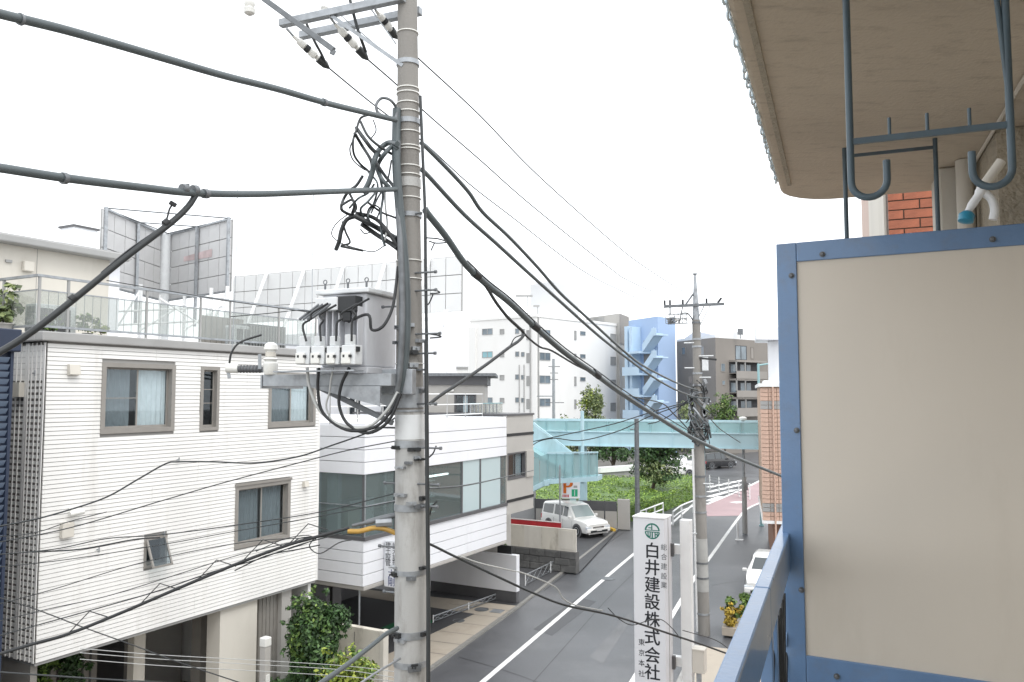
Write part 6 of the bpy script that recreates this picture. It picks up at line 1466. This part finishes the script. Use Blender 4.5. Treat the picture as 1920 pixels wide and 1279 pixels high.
# yellow parking kerb and dark fence behind the car
p = gnd(1133, 989, .055); q = gnd(1152, 997, .055)
solo('kerb_stone', MB().bar(p + UP * .08, q + UP * .08, .18, .15), M['yellow'], 'yellow painted kerb stone beside the white parked car', 'kerb stone', bevel=.02)
fn = thing('lot_fence', 'dark grey panel fence between parking lot and hedge', 'fence', at(1090, 900, 47.6))
FNX = [1003, 1028, 1054, 1080, 1106, 1132, 1156]
FF = Fr(at(1003, 740, 47.9).xy, math.atan2(at(1156, 740, 46.6).x - at(1003, 740, 47.9).x, at(1156, 740, 46.6).y - 47.9))
for a_, b_ in zip(FNX, FNX[1:]):
    ua_, ub_ = FF.on(a_, 740)[0], FF.on(b_, 740)[0]
    part(fn, 'panel', MB().box(FF, ua_ + .04, ub_ - .04, -.05, 0, .10, 1.05), M['greige']); part(fn, 'mesh_panel', MB().box(FF, ua_ + .04, ub_ - .04, -.05, 0, 1.06, 1.62), M['darkgrey'])
    part(fn, 'post', MB().box(FF, ua_ - .035, ua_ + .035, -.06, .012, .05, 1.66), M['darkgrey'])
part(fn, 'end_pier', MB().box(FF, FF.on(1156, 740)[0], FF.on(1178, 740)[0], -.3, .02, .05, 1.75), M['greige'])

# ------------------------------------------------------------------ hedge bed and trees under the bridge
def hedge(lb, poly, z0, z1, n, sz, m, seed, core='leafdark'):
    t = thing('hedge', lb, 'hedge', sum(poly, Vector()) / len(poly)); mb = MB().prism([zz(p, z0) for p in poly], (0, 0, z1 - z0 - .18)); part(t, 'core', mb, M[core])
    g_ = random.Random(seed); lv_ = MB(); c = sum(poly, Vector()) / len(poly)
    xs_ = [p.x for p in poly]; ys_ = [p.y for p in poly]; k = 0
    def inside(x, y):
        r_ = False
        for i in range(len(poly)):
            a_, b_ = poly[i], poly[i - 1]
            if (a_.y > y) != (b_.y > y) and x < (b_.x - a_.x) * (y - a_.y) / (b_.y - a_.y) + a_.x: r_ = not r_
        return r_
    while k < n:
        if g_.random() < .30:
            i = g_.randrange(len(poly)); p = poly[i].lerp(poly[i - 1], g_.random()); x, y = p.x, p.y; z = g_.uniform(z0, z1)
        else:
            x, y = g_.uniform(min(xs_), max(xs_)), g_.uniform(min(ys_), max(ys_))
            if not inside(x, y): continue
            z = z1 - .18 + .35 * noise.noise((x * .7, y * .7, seed)) + g_.uniform(-.1, .14)
        nn = Vector((g_.gauss(0, .6), g_.gauss(0, .6), 1)).normalized(); a_ = nn.orthogonal().normalized(); a_.rotate(Matrix.Rotation(g_.uniform(0, 6.28), 3, nn)); b_ = nn.cross(a_); s = sz * g_.uniform(.6, 1.4); p = Vector((x, y, z))
        lv_.poly([p - a_ * s, p + b_ * s * .6, p + a_ * s, p - b_ * s * .6]); k += 1
    part(t, 'foliage', lv_, M[m]); return t
hp = [at(1006, 740, 50), at(1170, 740, 49), at(1245, 740, 54), at(1308, 740, 62), at(1308, 740, 68), at(1120, 740, 66), at(1006, 740, 60)]
hedge('broad clipped green hedge bed beneath the pedestrian bridge', [zz(p, 0) for p in hp], 0, 1.15, 30000, .062, 'hedge', 5, 'leaf')
tree('broadleaf_tree', 'rounded tree growing in the hedge bed below the bridge', at(1215, 740, 58).xy.to_3d(), 5.4, (2.1, 1.8, 2.0), 5200, .12, 'leafdark', 21, .16, 18, crown_c=(at(1232, 740, 58).x, 58, 3.3), extra='leafpale')
tree('broadleaf_tree', 'dark tree left of the rounded one below the bridge', at(1150, 740, 70).xy.to_3d(), 5.5, (2.2, 1.8, 2.2), 3600, .13, 'leafdark', 23, .15, 16, crown_c=(at(1150, 740, 70).x, 70, 3.6))
tree('broadleaf_tree', 'small pale tree between bridge stairs and dark tree', at(1100, 740, 72).xy.to_3d(), 5.5, (2.4, 1.8, 2.0), 2600, .13, 'leafpale', 24, .14, 14, crown_c=(at(1085, 740, 72).x, 72, 3.8))
tree('conifer_tree', 'pale green cone shaped tree rising behind the bridge', at(1110, 740, 72).xy.to_3d(), 8.7, (1.15, 1.1, 2.6), 3800, .11, 'leafpale', 27, .13, 22, crown_c=(at(1110, 740, 72).x, 72, 6.0), extra='leaflime')
for x, Y, zt_, rx, lb, sd_, m in ((1357, 92, 7.6, 1.7, 'green tree right of farther pole before brown building', 33, 'leaf'), (1312, 92, 6.9, 2.6, 'bushy green tree directly behind the farther pole', 36, 'leafpale')):
    b = at(x, 740, Y); tree('street_tree', lb, (b.x, b.y, 0), zt_, (rx, rx, 2.3), 2200, .14, m, sd_, .14, 14, group='trees in front of the brown building')
wlb = thing('low_wall', 'long white low wall behind hedge under the bridge', 'wall', at(1160, 900, 68))
a_, b_ = at(1120, 740, 66), at(1205, 740, 69); part(wlb, 'wall', MB().bar(zz(a_, .7), zz(b_, .7), .4, 1.4), M['conc']); part(wlb, 'coping', MB().bar(zz(a_, 1.62), zz(b_, 1.62), .7, .42), M['whitesteel'])
# white guard rails
gr = thing('guard_rail', 'white pipe guard rail at hedge corner above company sign', 'guard rail', gnd(1240, 972))
a_, b_ = gnd(1195, 985), gnd(1243, 965)
for z in (.35, .75): part(gr, 'rail', MB().tube([zz(a_, z), zz(b_, z)], .05, 8), M['whitesteel'], smooth=50)
for q in (0, .33, .66, 1): part(gr, 'post', MB().tube([zz(a_.lerp(b_, q), 0), zz(a_.lerp(b_, q), .8)], .05, 8), M['whitesteel'], smooth=50)
gr = thing('guard_rail', 'white pipe guard rail curving beside red road surface', 'guard rail', gnd(1280, 975))
pts = [gnd(1262, 985), gnd(1278, 972), gnd(1300, 962)]
part(gr, 'rail', MB().tube(smoothpath([zz(p, .8) for p in pts], 4), .05, 8), M['whitesteel'], smooth=50)
part(gr, 'rail', MB().tube(smoothpath([zz(p, .45) for p in pts], 4), .04, 8), M['whitesteel'], smooth=50)
for p in pts: part(gr, 'post', MB().tube([zz(p, 0), zz(p, .82)], .05, 8), M['whitesteel'], smooth=50)
pf = thing('pedestrian_fence', 'white pedestrian fence of level bars beyond the red road surface', 'fence', gnd(1365, 935))
a_, b_ = at(1328, 740, 66), at(1402, 740, 60)
for z in (.2, .45, .7, .95, 1.15): part(pf, 'bar', MB().tube([zz(a_, z), zz(b_, z)], .022, 6), M['steeldark'], smooth=50)
for q in range(5): part(pf, 'post', MB().tube([zz(a_.lerp(b_, q / 4), 0), zz(a_.lerp(b_, q / 4), 1.2)], .045, 6), M['whitesteel'], smooth=50)
p = gnd(1383, 1013); bo = thing('marker_post', 'short white roadside marker post left of slim lamp pole', 'post', p)
part(bo, 'post', MB().tube([zz(p, 0), zz(p, .95)], .05, 10), M['whitesteel'], smooth=50); part(bo, 'base', MB().box(Fr(p.xy, AST), -.12, .12, -.12, .3, .001, .05), M['whitesteel'])
# ------------------------------------------------------------------ brick-tiled building on the right of the street
KF = Fr(at(1425, 740, 36).xy, R(90 + 16))        # u to the right across the street end, v towards the viewer
kb = thing('tiled_building', 'salmon tiled corner building seen left of the blue partition', 'building', KF.p(2, -3, 0))
zk = 8.15; zl1 = KF.on(1435, 976)[1]; g1 = KF.on(1430, 768)[1]; g2_ = KF.on(1430, 750)[1]; g3, g4 = KF.on(1435, 962)[1], KF.on(1435, 946)[1]
part(kb, 'core', MB().box(KF, .05, 8, -9, -.06, zl1, zk), M['tilejoint'])
part(kb, 'lower_wall', MB().box(KF, .45, 8, -8, -.5, .0, zl1 - .13), M['brickbrown'])
part(kb, 'ledge', MB().box(KF, -.02, 8, -9, .05, zl1 - .129, zl1 - .001), M['whitesteel'])
part(kb, 'coping', MB().box(KF, -.06, 8.1, -9, .08, zk + .001, zk + .16), M['whitesteel'])
tm = mesh('tile', MB().box(WORLD, 0, .055, 0, .335, 0, .17)); tm.materials.append(M['brickpale'])
tg_ = mesh('tile', MB().box(WORLD, 0, .055, 0, .335, 0, .17)); tg_.materials.append(M['fascia'])
rk = math.pi / 2 - KF.ang
nz = int((zk - zl1) / .19)
for j in range(nz):
    z = zl1 + .01 + j * .19
    grey = g1 < z + .08 < g2_ or g3 < z + .08 < g4
    for i in range(5):
        o = piece(kb, 'tile', tg_ if grey else tm, KF.p(i * .36 + .005, .0 - rnd.random() * .012, z), rk)
mb = MB()
for j in range(nz):
    z = zl1 + .01 + j * .19
    for i in range(5, 22): mb.box(KF, i * .36 + .005, i * .36 + .34, -.055, 0 - rnd.random() * .012, z, z + .17)
part(kb, 'tile_field', mb, M['brickpale'], stuff=True)
part(kb, 'pipe', MB().tube([KF.p(.55, .06, .05), KF.p(.55, .06, zk)], .04, 8), M['brickpale'], smooth=50)
rf_ = thing('rooftop_tank', 'white rooftop tank housing with slanted roof on tiled building', 'tank', KF.p(1.4, -2, zk))
u0_ = KF.on(1442, 680, -2)[0]; zt_ = KF.on(1450, 640, -2)[1]
part(rf_, 'drum', MB().lathe(KF.p(u0_ + .9, -2, zk + .165), [(.95, 0), (.95, zt_ - zk - .2), (.8, zt_ - zk - .1)], 24), M['band'], smooth=40)
part(rf_, 'base', MB().box(KF, u0_ - .3, u0_ + 2.2, -3.2, -.8, zk + .161, zk + .3), M['whitesteel'])
part(rf_, 'slanted_roof', MB().hexa([KF.p(u0_ - .6, -3.3, zt_ + .02), KF.p(u0_ - .6, -.7, zt_ + .02), KF.p(u0_ + 3, -.7, zt_ - .1), KF.p(u0_ + 3, -3.3, zt_ - .1), KF.p(u0_ - .6, -3.3, zt_ + .75), KF.p(u0_ - .6, -.7, zt_ + .75), KF.p(u0_ + 3, -.7, zt_ + .02), KF.p(u0_ + 3, -3.3, zt_ + .02)]), M['band'])

# ------------------------------------------------------------------ far buildings
def face(P, Q): return Fr(P.xy, math.atan2(Q.x - P.x, Q.y - P.y)), (Q.xy - P.xy).length
def far_win(par, fr, x0, x1, y0, y1, m='farwin', fm='fascia', vv=.0, split=0):
    a_ = fr.on(x0, (y0 + y1) / 2); b_ = fr.on(x1, (y0 + y1) / 2); xm = (x0 + x1) / 2
    u0, u1 = sorted((a_[0], b_[0])); z0, z1 = fr.on(xm, y1)[1], fr.on(xm, y0)[1]
    f = .06
    w = part(par, 'window', MB().box(fr, u0 - f, u0, .0, .05, z0 - f, z1 + f).box(fr, u1, u1 + f, .0, .05, z0 - f, z1 + f).box(fr, u0, u1, .0, .05, z1, z1 + f).box(fr, u0, u1, .0, .07, z0 - f, z0), M[fm])
    if split: part(w, 'mullion', MB().box(fr, (u0 + u1) / 2 - .05, (u0 + u1) / 2 + .05, .011, .04, z0, z1), M[fm])
    part(w, 'pane', MB().box(fr, u0, u1, .001, .010, z0, z1), M[m])
Z = lambda x, y, Y: at(x, y, Y).z
# white apartment block
C, Lq, Rq = at(1006, 740, 100), at(881, 740, 106.6), at(1160, 740, 114)
ap = thing('apartment_block', 'white five storey apartment block with small windows behind bridge', 'building', Vector((C.x, 110, 0)))
M['apttower'] = mat('pale grey white tower', (.60, .61, .62), .8, var=.04, vs_=.15)
za = Z(1006, 594, 100); Bk = Lq + (Rq - C)
part(ap, 'walls', MB().prism([zz(C, 0), zz(Rq, 0), zz(Bk, 0), zz(Lq, 0)], (0, 0, za)), M['aptwhite'])
part(ap, 'parapet', MB().prism([zz(C, za + .001) + Vector((0, -.15, 0)), zz(Rq, za + .001) + Vector((.15, 0, 0)), zz(Bk, za + .001), zz(Lq, za + .001) + Vector((-.15, 0, 0))], (0, 0, .35)), M['aptwhite'])
f1, l1 = face(Lq, C); f2, l2 = face(C, Rq)
for r_, y in enumerate((617, 660, 703, 746)):
    yy = y
    far_win(ap, f1, 905, 923, yy, yy + 10, ('farwin', 'farwinteal', 'farwin', 'farwin')[r_], split=1) if r_ in (0, 1, 3) else None
    far_win(ap, f1, 938, 945, yy + 1, yy + 9, 'fascia'); far_win(ap, f1, 967, 973, yy, yy + 8); far_win(ap, f1, 978, 983, yy + 1, yy + 8); far_win(ap, f1, 988, 992, yy + 3, yy + 20, 'fascia')
    far_win(ap, f2, 1012, 1031, yy + 2, yy + 15, split=1)
    far_win(ap, f2, 1077, 1080, yy + 4, yy + 20, 'fascia'); far_win(ap, f2, 1088, 1097, yy + 5, yy + 11); far_win(ap, f2, 1145, 1154, yy + 10, yy + 24, 'fascia')
part(ap, 'downpipe', MB().tube([f1.p(l1 - .9, .1, 0), f1.p(l1 - .9, .1, za)], .09, 6), M['fascia']); part(ap, 'downpipe', MB().tube([f2.p(.3, .1, 0), f2.p(.3, .1, za)], .09, 6), M['fascia'])
for x in (974, 983): part(ap, 'downpipe', MB().tube([f1.p(f1.on(x, 740)[0], .08, 0), f1.p(f1.on(x, 740)[0], .08, za - 6)], .05, 6), M['fascia'])
part(ap, 'duct', MB().box(f1, -.02, 1.2, -.3, .35, 0, za - .8), M['aptwhite'])
tw = thing('apartment_tower', 'pale white stair tower rising above the white apartment block', 'building', at(1040, 740, 116))
t0_, t1_, t2_ = at(994, 740, 112), at(1040, 740, 108), at(1086, 740, 118)
part(tw, 'walls', MB().prism([zz(t1_, 0), zz(t2_, 0), zz(t2_ + t0_ - t1_, 0), zz(t0_, 0)], (0, 0, Z(1030, 531, 110))), M['apttower'])
part(tw, 'roof_slab', MB().prism([zz(t1_, Z(1030, 531, 110) + .001), zz(t2_, Z(1030, 531, 110) + .001), zz(t2_ + t0_ - t1_, Z(1030, 531, 110) + .001), zz(t0_, Z(1030, 531, 110) + .001)], (0, 0, .3)), M['band'])
an_ = thing('roof_aerial', 'thin rooftop aerials on the white apartment block', 'aerial', at(1000, 590, 104))
for x, y0, y1, w in ((989, 555, 596, 2.2), (1008, 574, 602, .8)):
    b = at(x, y1, 104); tp = at(x, y0, 104); part(an_, 'mast', MB().tube([zz(b, za), tp], .06, 6), M['fascia']); part(an_, 'element', MB().bar(tp - Vector((w * .7, 0, 0)), tp + Vector((w * .3, 0, .0)), .3, .25), M['fascia'])
# warm grey block with dark stair head
g0, g1_, g2q = at(1100, 740, 120), at(1163, 740, 113), at(1180, 740, 118)
gb = thing('apartment_block', 'warm grey tower block between white apartments and blue building', 'building', at(1140, 740, 118))
zq = Z(1140, 590, 115)
part(gb, 'walls', MB().prism([zz(g0, 0), zz(g1_, 0), zz(g2q, 0), zz(g2q + g0 - g1_, 0)], (0, 0, zq)), M['aptgrey'])
fq, lq = face(g1_, g2q); zc1 = Z(1170, 644, 113)
part(gb, 'dark_cladding', MB().box(fq, .05, lq, .005, .08, zc1, zq - .1), M['aptgreydark'])
f0q, l0q = face(g0, g1_); part(gb, 'recess', MB().box(f0q, l0q * .25, l0q * .55, .005, .07, Z(1120, 612, 116), zq - .2), M['fascia'])
# blue building with zigzag stairs
b0, b1_, b2_ = at(1180, 740, 110), at(1235, 740, 104), at(1268, 740, 108)
bb = thing('blue_building', 'blue building with pale zigzag outside staircase', 'building', at(1225, 740, 108))
zb_ = Z(1235, 596, 104); fb, lb_ = face(b0, b1_); fb2, lb2 = face(b1_, b2_)
part(bb, 'walls', MB().prism([zz(b0, 0), zz(b1_, 0), zz(b2_, 0), zz(b2_ + b0 - b1_, 0)], (0, 0, zb_)), M['aptblue'])
part(bb, 'coping', MB().prism([zz(b0, zb_ + .001), zz(b1_, zb_ + .001), zz(b2_, zb_ + .001), zz(b2_ + b0 - b1_, zb_ + .001)], (0, 0, .2)), M['aptblue'])
for x0, x1 in ((1180, 1189), (1208, 1228)):
    u0, u1 = fb.on(x0, 740)[0], fb.on(x1, 740)[0]; part(bb, 'dark_bay', MB().box(fb, u0, u1, .004, .02, 0, Z(1190, 616 if x0 < 1200 else 640, 108)), M['aptgreydark'] if x0 > 1200 else M['farwin'])
u0, u1 = fb.on(1189, 740)[0], fb.on(1203, 740)[0]
part(bb, 'stair_pier', MB().box(fb, u0, u0 + (u1 - u0) * .42, .02, 1.5, 0, Z(1195, 612, 108)).box(fb, u1 - (u1 - u0) * .35, u1, .02, 1.5, 0, Z(1195, 614, 108)), M['aptbluelight'])
for k, y in enumerate((662, 702, 742, 782)):
    z = Z(1195, y, 107)
    ul, ur = fb.on(1176, 740, 1.5)[0], fb.on(1207, 740, 1.5)[0]
    part(bb, 'stair_landing', MB().box(fb, ul, ur, .03, 2.2, z - .18, z + .12), M['aptbluelight'])
    part(bb, 'landing_parapet', MB().box(fb, ul, ur, 2.201, 2.28, z - .18, z + .95 if k else z + .12), M['aptbluelight'])
    a_ = fb.on(1206, 740, 1.5)[0]; b_ = fb.on(1228, 740, 1.5)[0]
    part(bb, 'stair_flight', MB().prism([fb.p(a_, 1.5, z - .1), fb.p(b_, 1.5, z + 2.0), fb.p(b_, 1.5, z + 3.1), fb.p(a_, 1.5, z + 1.0)], fb.v * .10).prism([fb.p(a_, .1, z - .1), fb.p(b_, .1, z + 2.0), fb.p(b_, .1, z + 2.3), fb.p(a_, .1, z + .2)], fb.v * 1.38), M['aptbluelight'])
    part(bb, 'upper_landing', MB().box(fb, b_ + .001, b_ + 1.0, .05, 1.9, z + 1.95, z + 2.12), M['aptbluelight'])
    part(bb, 'upper_parapet', MB().box(fb, b_ + .001, b_ + 1.0, 1.901, 1.98, z + 1.95, z + 2.9), M['aptbluelight'])
# brown building with balconies
r0, r1, r2_ = at(1270, 740, 112), at(1343, 740, 104), at(1450, 740, 112)
rb = thing('brown_building', 'taupe brown apartment building with recessed balconies behind farther pole', 'building', at(1350, 740, 112))
zr_ = Z(1343, 633, 104); fa, la = face(r0, r1); fc, lc = face(r1, r2_)
part(rb, 'walls', MB().prism([zz(r0, 0), zz(r1, 0), zz(r2_, 0), zz(r2_ + r0 - r1, 0)], (0, 0, zr_)), M['brown'])
part(rb, 'roof_edge', MB().prism([zz(r0, zr_ + .001), zz(r1, zr_ + .001), zz(r2_, zr_ + .001), zz(r2_ + r0 - r1, zr_ + .001)], (0, 0, .3)), M['whitesteel'])
part(rb, 'roof_dome', MB().hexa([zz(r0.lerp(r1, .2), zr_ + .3), zz(r1, zr_ + .3), zz(r2_.lerp(r1, .2), zr_ + .3), zz(r2_ + r0 - r1, zr_ + .3), zz(r0.lerp(r1, .5), zr_ + 1.2), zz(r1.lerp(r2_, .1), zr_ + 1.2), zz(r2_.lerp(r1, .5), zr_ + .8), zz((r2_ + r0 - r1), zr_ + .8)]), M['band'])
far_win(rb, fa, 1279, 1285, 652, 664, 'farwin', 'brownlight'); far_win(rb, fa, 1312, 1320, 650, 665, 'fascia', 'brownlight')
far_win(rb, fc, 1379, 1399, 649, 674, 'farwin', 'shadowdark', split=1); far_win(rb, fc, 1408, 1413, 652, 672, 'brownlight', 'brown'); far_win(rb, fc, 1352, 1359, 682, 696, 'farwin', 'brownlight'); far_win(rb, fc, 1354, 1359, 714, 721, 'farwin', 'brownlight')
for y0, y1 in ((680, 700), (714, 736), (748, 768)):
    ua_, ub_ = fc.on(1368, 740)[0], fc.on(1425, 740)[0]; z1_, z0_ = fc.on(1395, y0)[1], fc.on(1395, y1)[1]
    part(rb, 'balcony_shade', MB().box(fc, ua_, ub_, .004, .03, z0_, z1_), M['shadowdark'])  # flat dark sheet on the wall, balcony shade put into its colour
    part(rb, 'balcony_ceiling', MB().box(fc, ua_, ub_, .031, 1.2, z1_ + .001, z1_ + .25), M['brownlight'])
    part(rb, 'balcony_parapet', MB().box(fc, ua_, ub_, 1.1, 1.2, z0_ - .9, z0_ + .25), M['brownlight'])
    part(rb, 'balcony_floor', MB().box(fc, ua_, ub_, .031, 1.099, z0_ - .1, z0_), M['brownlight'])
    for q in (0, .28, .72): part(rb, 'balcony_post', MB().box(fc, ua_ + (ub_ - ua_) * q, ua_ + (ub_ - ua_) * q + .15, 1.0, 1.15, z0_ + .251, z1_), M['fascia'])
    for q in (.05, .35, .55): part(rb, 'laundry_window', MB().box(fc, ua_ + (ub_ - ua_) * q, ua_ + (ub_ - ua_) * (q + .14), .031, .05, z0_, z1_ - .3), M['farwin'])
b = at(1388, 622, 106); part(rb, 'roof_aerial', MB().tube([zz(b, zr_), zz(b, b.z)], .05, 6).bar(b - Vector((.35, 0, 0)), b + Vector((.35, 0, 0)), .2, .8), M['steeldark'])
# low rows closing the view far behind
for k, (x0, x1, y, Y, m, lb) in enumerate(((1000, 1110, 735, 135, 'aptgrey', 'low grey far building left of cone shaped tree'), (1395, 1470, 700, 150, 'aptwhite', 'pale far building beyond the street lamp at right'), (560, 890, 690, 130, 'aptwhite', 'long pale far building behind rooftop pavilion'))):
    a_, b_ = at(x0, 740, Y), at(x1, 740, Y + 4); fk, lk_ = face(a_, b_); t = thing('far_building', lb, 'building', a_); part(t, 'walls', MB().box(fk, 0, lk_, -10, 0, 0, Z(x0, y, Y)), M[m])
    part(t, 'roof_edge', MB().box(fk, -.2, lk_ + .2, -10, .2, Z(x0, y, Y) + .001, Z(x0, y, Y) + .4), M['fascia'])
    for j in range(int(lk_ / 3)):
        for i in range(2): part(t, 'window', MB().box(fk, 1 + j * 3, 2.5 + j * 3, .001, .05, 1.5 + 3 * i, 2.9 + 3 * i), M['farwin'])

# ------------------------------------------------------------------ garden between house and office
e_ = at(719, 1185, 19.6); uq = (zz(e_, 0) - OF.o).dot(OF.u); vq = (zz(e_, 0) - OF.o).dot(OF.v)
gw = thing('garden_wall', 'stained cream concrete garden wall beside the main pole', 'wall', OF.p(uq, vq - 2, 0))
part(gw, 'wall', MB().box(OF, uq, uq + .16, vq - 4.5, vq - .101, .06, e_.z), M['creamdirty'], bevel=.01)
part(gw, 'end_post', MB().box(OF, uq - .02, uq + .18, vq - .10, vq + .02, .06, e_.z + .02), M['cream'], bevel=.01)
for k in range(3): part(gw, 'crack_joint', MB().box(OF, uq - .004, uq - .0005, vq - .9 - k * .75, vq - .885 - k * .75, .3, e_.z - .12 - .3 * (k % 2)), M['darkgrey'])
b = at(585, 1200, 18.6)
tree('garden_tree', 'dark green leafy garden tree under the white house overhang', (b.x, b.y, .06), 3.3, (.55, .5, 1.15), 6500, .055, 'leafdark', 51, .05, 26, crown_c=(b.x, b.y, 2.05), extra='leaf')
b2 = at(565, 1160, 18.9); tree('garden_tree', 'thin upper sprays of the garden tree by dark garage', (b2.x + .35, b2.y, .06), 3.2, (.75, .4, .40), 1500, .05, 'leafdark', 52, .03, 12, crown_c=(b2.x + .45, b2.y, 2.6))
b = at(660, 1290, 15.6); tree('lime_shrub', 'yellow green shrub at bottom edge beside main pole', (b.x, b.y, .06), 2.6, (.62, .5, .75), 3600, .05, 'leaflime', 55, .04, 18, cat='shrub', crown_c=(b.x, b.y, at(660, 1285, 15.6).z), extra='leaf')
hedge('clipped dark green hedge behind wire fence below garden tree', [OF.p(uq - 2.6, vq - 2.6, 0), OF.p(uq - 2.6, vq - 1.0, 0), OF.p(uq - .3, vq - 1.2, 0), OF.p(uq - .3, vq - 2.8, 0)], .06, 1.25, 2600, .05, 'leafdark', 57)
b = at(25, 1265, 15.5); tree('garden_shrub', 'green shrub at bottom left corner under house', (b.x, b.y, .06), 2.6, (.7, .5, .8), 2000, .06, 'leaf', 58, .04, 14, cat='shrub', crown_c=(b.x, b.y, at(25, 1262, 15.5).z))
b = at(110, 1262, 16); tree('garden_shrub', 'dark shrub beside left posts under the house', (b.x, b.y, .06), 2.4, (.5, .5, .7), 1400, .06, 'leafdark', 59, .04, 12, cat='shrub', crown_c=(b.x, b.y, at(110, 1270, 16).z))
# gate post lamp
b = at(497, 1240, 15.2); zt_ = at(497, 1212, 15.2).z
gl = thing('gate_lamp', 'grey gate post with white lamp head before the house', 'lamp', zz(b, .06)); GLF = Fr(b.xy, HF.ang)
part(gl, 'post', MB().box(GLF, -.07, .07, -.07, .07, .06, zt_), M['greige'], bevel=.008)
part(gl, 'lamp_head', MB().box(GLF, -.08, .08, -.08, .08, zt_ + .001, zt_ + .17), M['porcelain'], bevel=.02)
part(gl, 'sign_plate', MB().box(GLF, -.05, .05, .071, .08, zt_ - .75, zt_ - .5), M['porcelain'])
# low folding gates lying along the pavement edge
def gate(lb, a, b, n, h):
    t = thing('folding_gate', lb, 'gate', a); d = (b - a) / n
    part(t, 'top_bar', MB().tube([a + UP * h, b + UP * h], .022, 8), M['galv'], smooth=50); part(t, 'bottom_bar', MB().tube([a + UP * .05, b + UP * .05], .018, 8), M['steeldark'], smooth=50)
    for i in range(n):
        p, q = a + d * i, a + d * (i + 1); part(t, 'lattice_bar', MB().tube([p + UP * .06, q + UP * (h - .01)], .009, 6).tube([p + UP * (h - .01), q + UP * .06], .009, 6), M['galv'])
    for p in (a, a.lerp(b, .5), b): part(t, 'post', MB().tube([p, p + UP * (h + .04)], .022, 8), M['whitesteel'], smooth=50)
gate('low folding metal gate across the office garage entrance', gnd(812, 1168, .065), gnd(938, 1122, .065), 9, .22)
gate('low folding metal gate before the dark stone wall', gnd(985, 1098, .055), gnd(1074, 1052, .055), 9, .42)
# parked scooter under the annexe
b = gnd(968, 1050, .055); sf2 = Fr(b.xy, OF.ang + R(70))
sct = thing('scooter', 'black scooter parked under the grey annexe by stone wall', 'scooter', b)
for u in (-.55, .6):
    wh = part(sct, 'wheel', MB().lathe(sf2.p(u, -.05, .055 + .23), [(.12, 0), (.21, 0), (.23, .03), (.23, .07), (.21, .10), (.12, .10)], 18, axis=sf2.v), M['black'], smooth=40)
    part(wh, 'rim', MB().lathe(sf2.p(u, -.055, .055 + .23), [(.11, 0), (.11, .11)], 14, axis=sf2.v), M['galv'], smooth=40)
part(sct, 'body', MB().prism([sf2.p(-.75, -.13, .45), sf2.p(-.2, -.13, .30), sf2.p(.15, -.13, .30), sf2.p(.1, -.13, .42), sf2.p(-.15, -.13, .75), sf2.p(-.8, -.13, .80)], sf2.v * .26), M['black'], bevel=.03)
part(sct, 'front_shield', MB().prism([sf2.p(.15, -.18, .35), sf2.p(.30, -.18, .35), sf2.p(.48, -.18, .95), sf2.p(.38, -.18, .98)], sf2.v * .36), M['black'], bevel=.03)
part(sct, 'seat', MB().box(sf2, -.78, -.12, -.12, .12, .801, .88), M['darkgrey'], bevel=.03)
part(sct, 'handlebar', MB().tube([sf2.p(.36, -.32, 1.06), sf2.p(.42, 0, 1.0), sf2.p(.36, .32, 1.06)], .018, 8), M['chrome'], smooth=50)
part(sct, 'headlight', MB().lathe(sf2.p(.46, 0, .93), [(.04, 0), (.08, .02), (.075, .06)], 14, axis=sf2.u), M['lamp'], smooth=40)
for s_ in (-.3, .3): part(sct, 'mirror', MB().lathe(sf2.p(.38, s_, 1.2), [(.02, 0), (.055, .01), (.05, .02)], 12, axis=-sf2.u), M['chrome'], smooth=40)
part(sct, 'fork', MB().tube([sf2.p(.60, 0, .30), sf2.p(.42, 0, .95)], .03, 8), M['galv'], smooth=50)
# planter on the right pavement
b = gnd(1378, 1186, .08)
ptf = Fr(b.xy, AST); pt = thing('planter', 'tan planter box on right pavement below handrail', 'planter', b)
part(pt, 'box', MB().box(ptf, -.5, .6, -.35, .6, .08, .35), M['tan'], bevel=.02)
for k, (du, dv, m, h, lb) in enumerate(((.1, .05, 'leaf', 1.05, 'round green shrub in the planter beside pole'), (-.25, .0, 'leafyellow', .75, 'yellowing low shrub at front of the planter'), (.4, .4, 'leaf', 1.35, 'taller spiky green plant at back of the planter'))):
    c = ptf.p(du, dv, .34); tree('planter_shrub', lb, c, h, (.36, .36, .34), 900, .06, m, 70 + k, .02, 8, cat='shrub', crown_c=(c.x, c.y, .35 + h * .48))
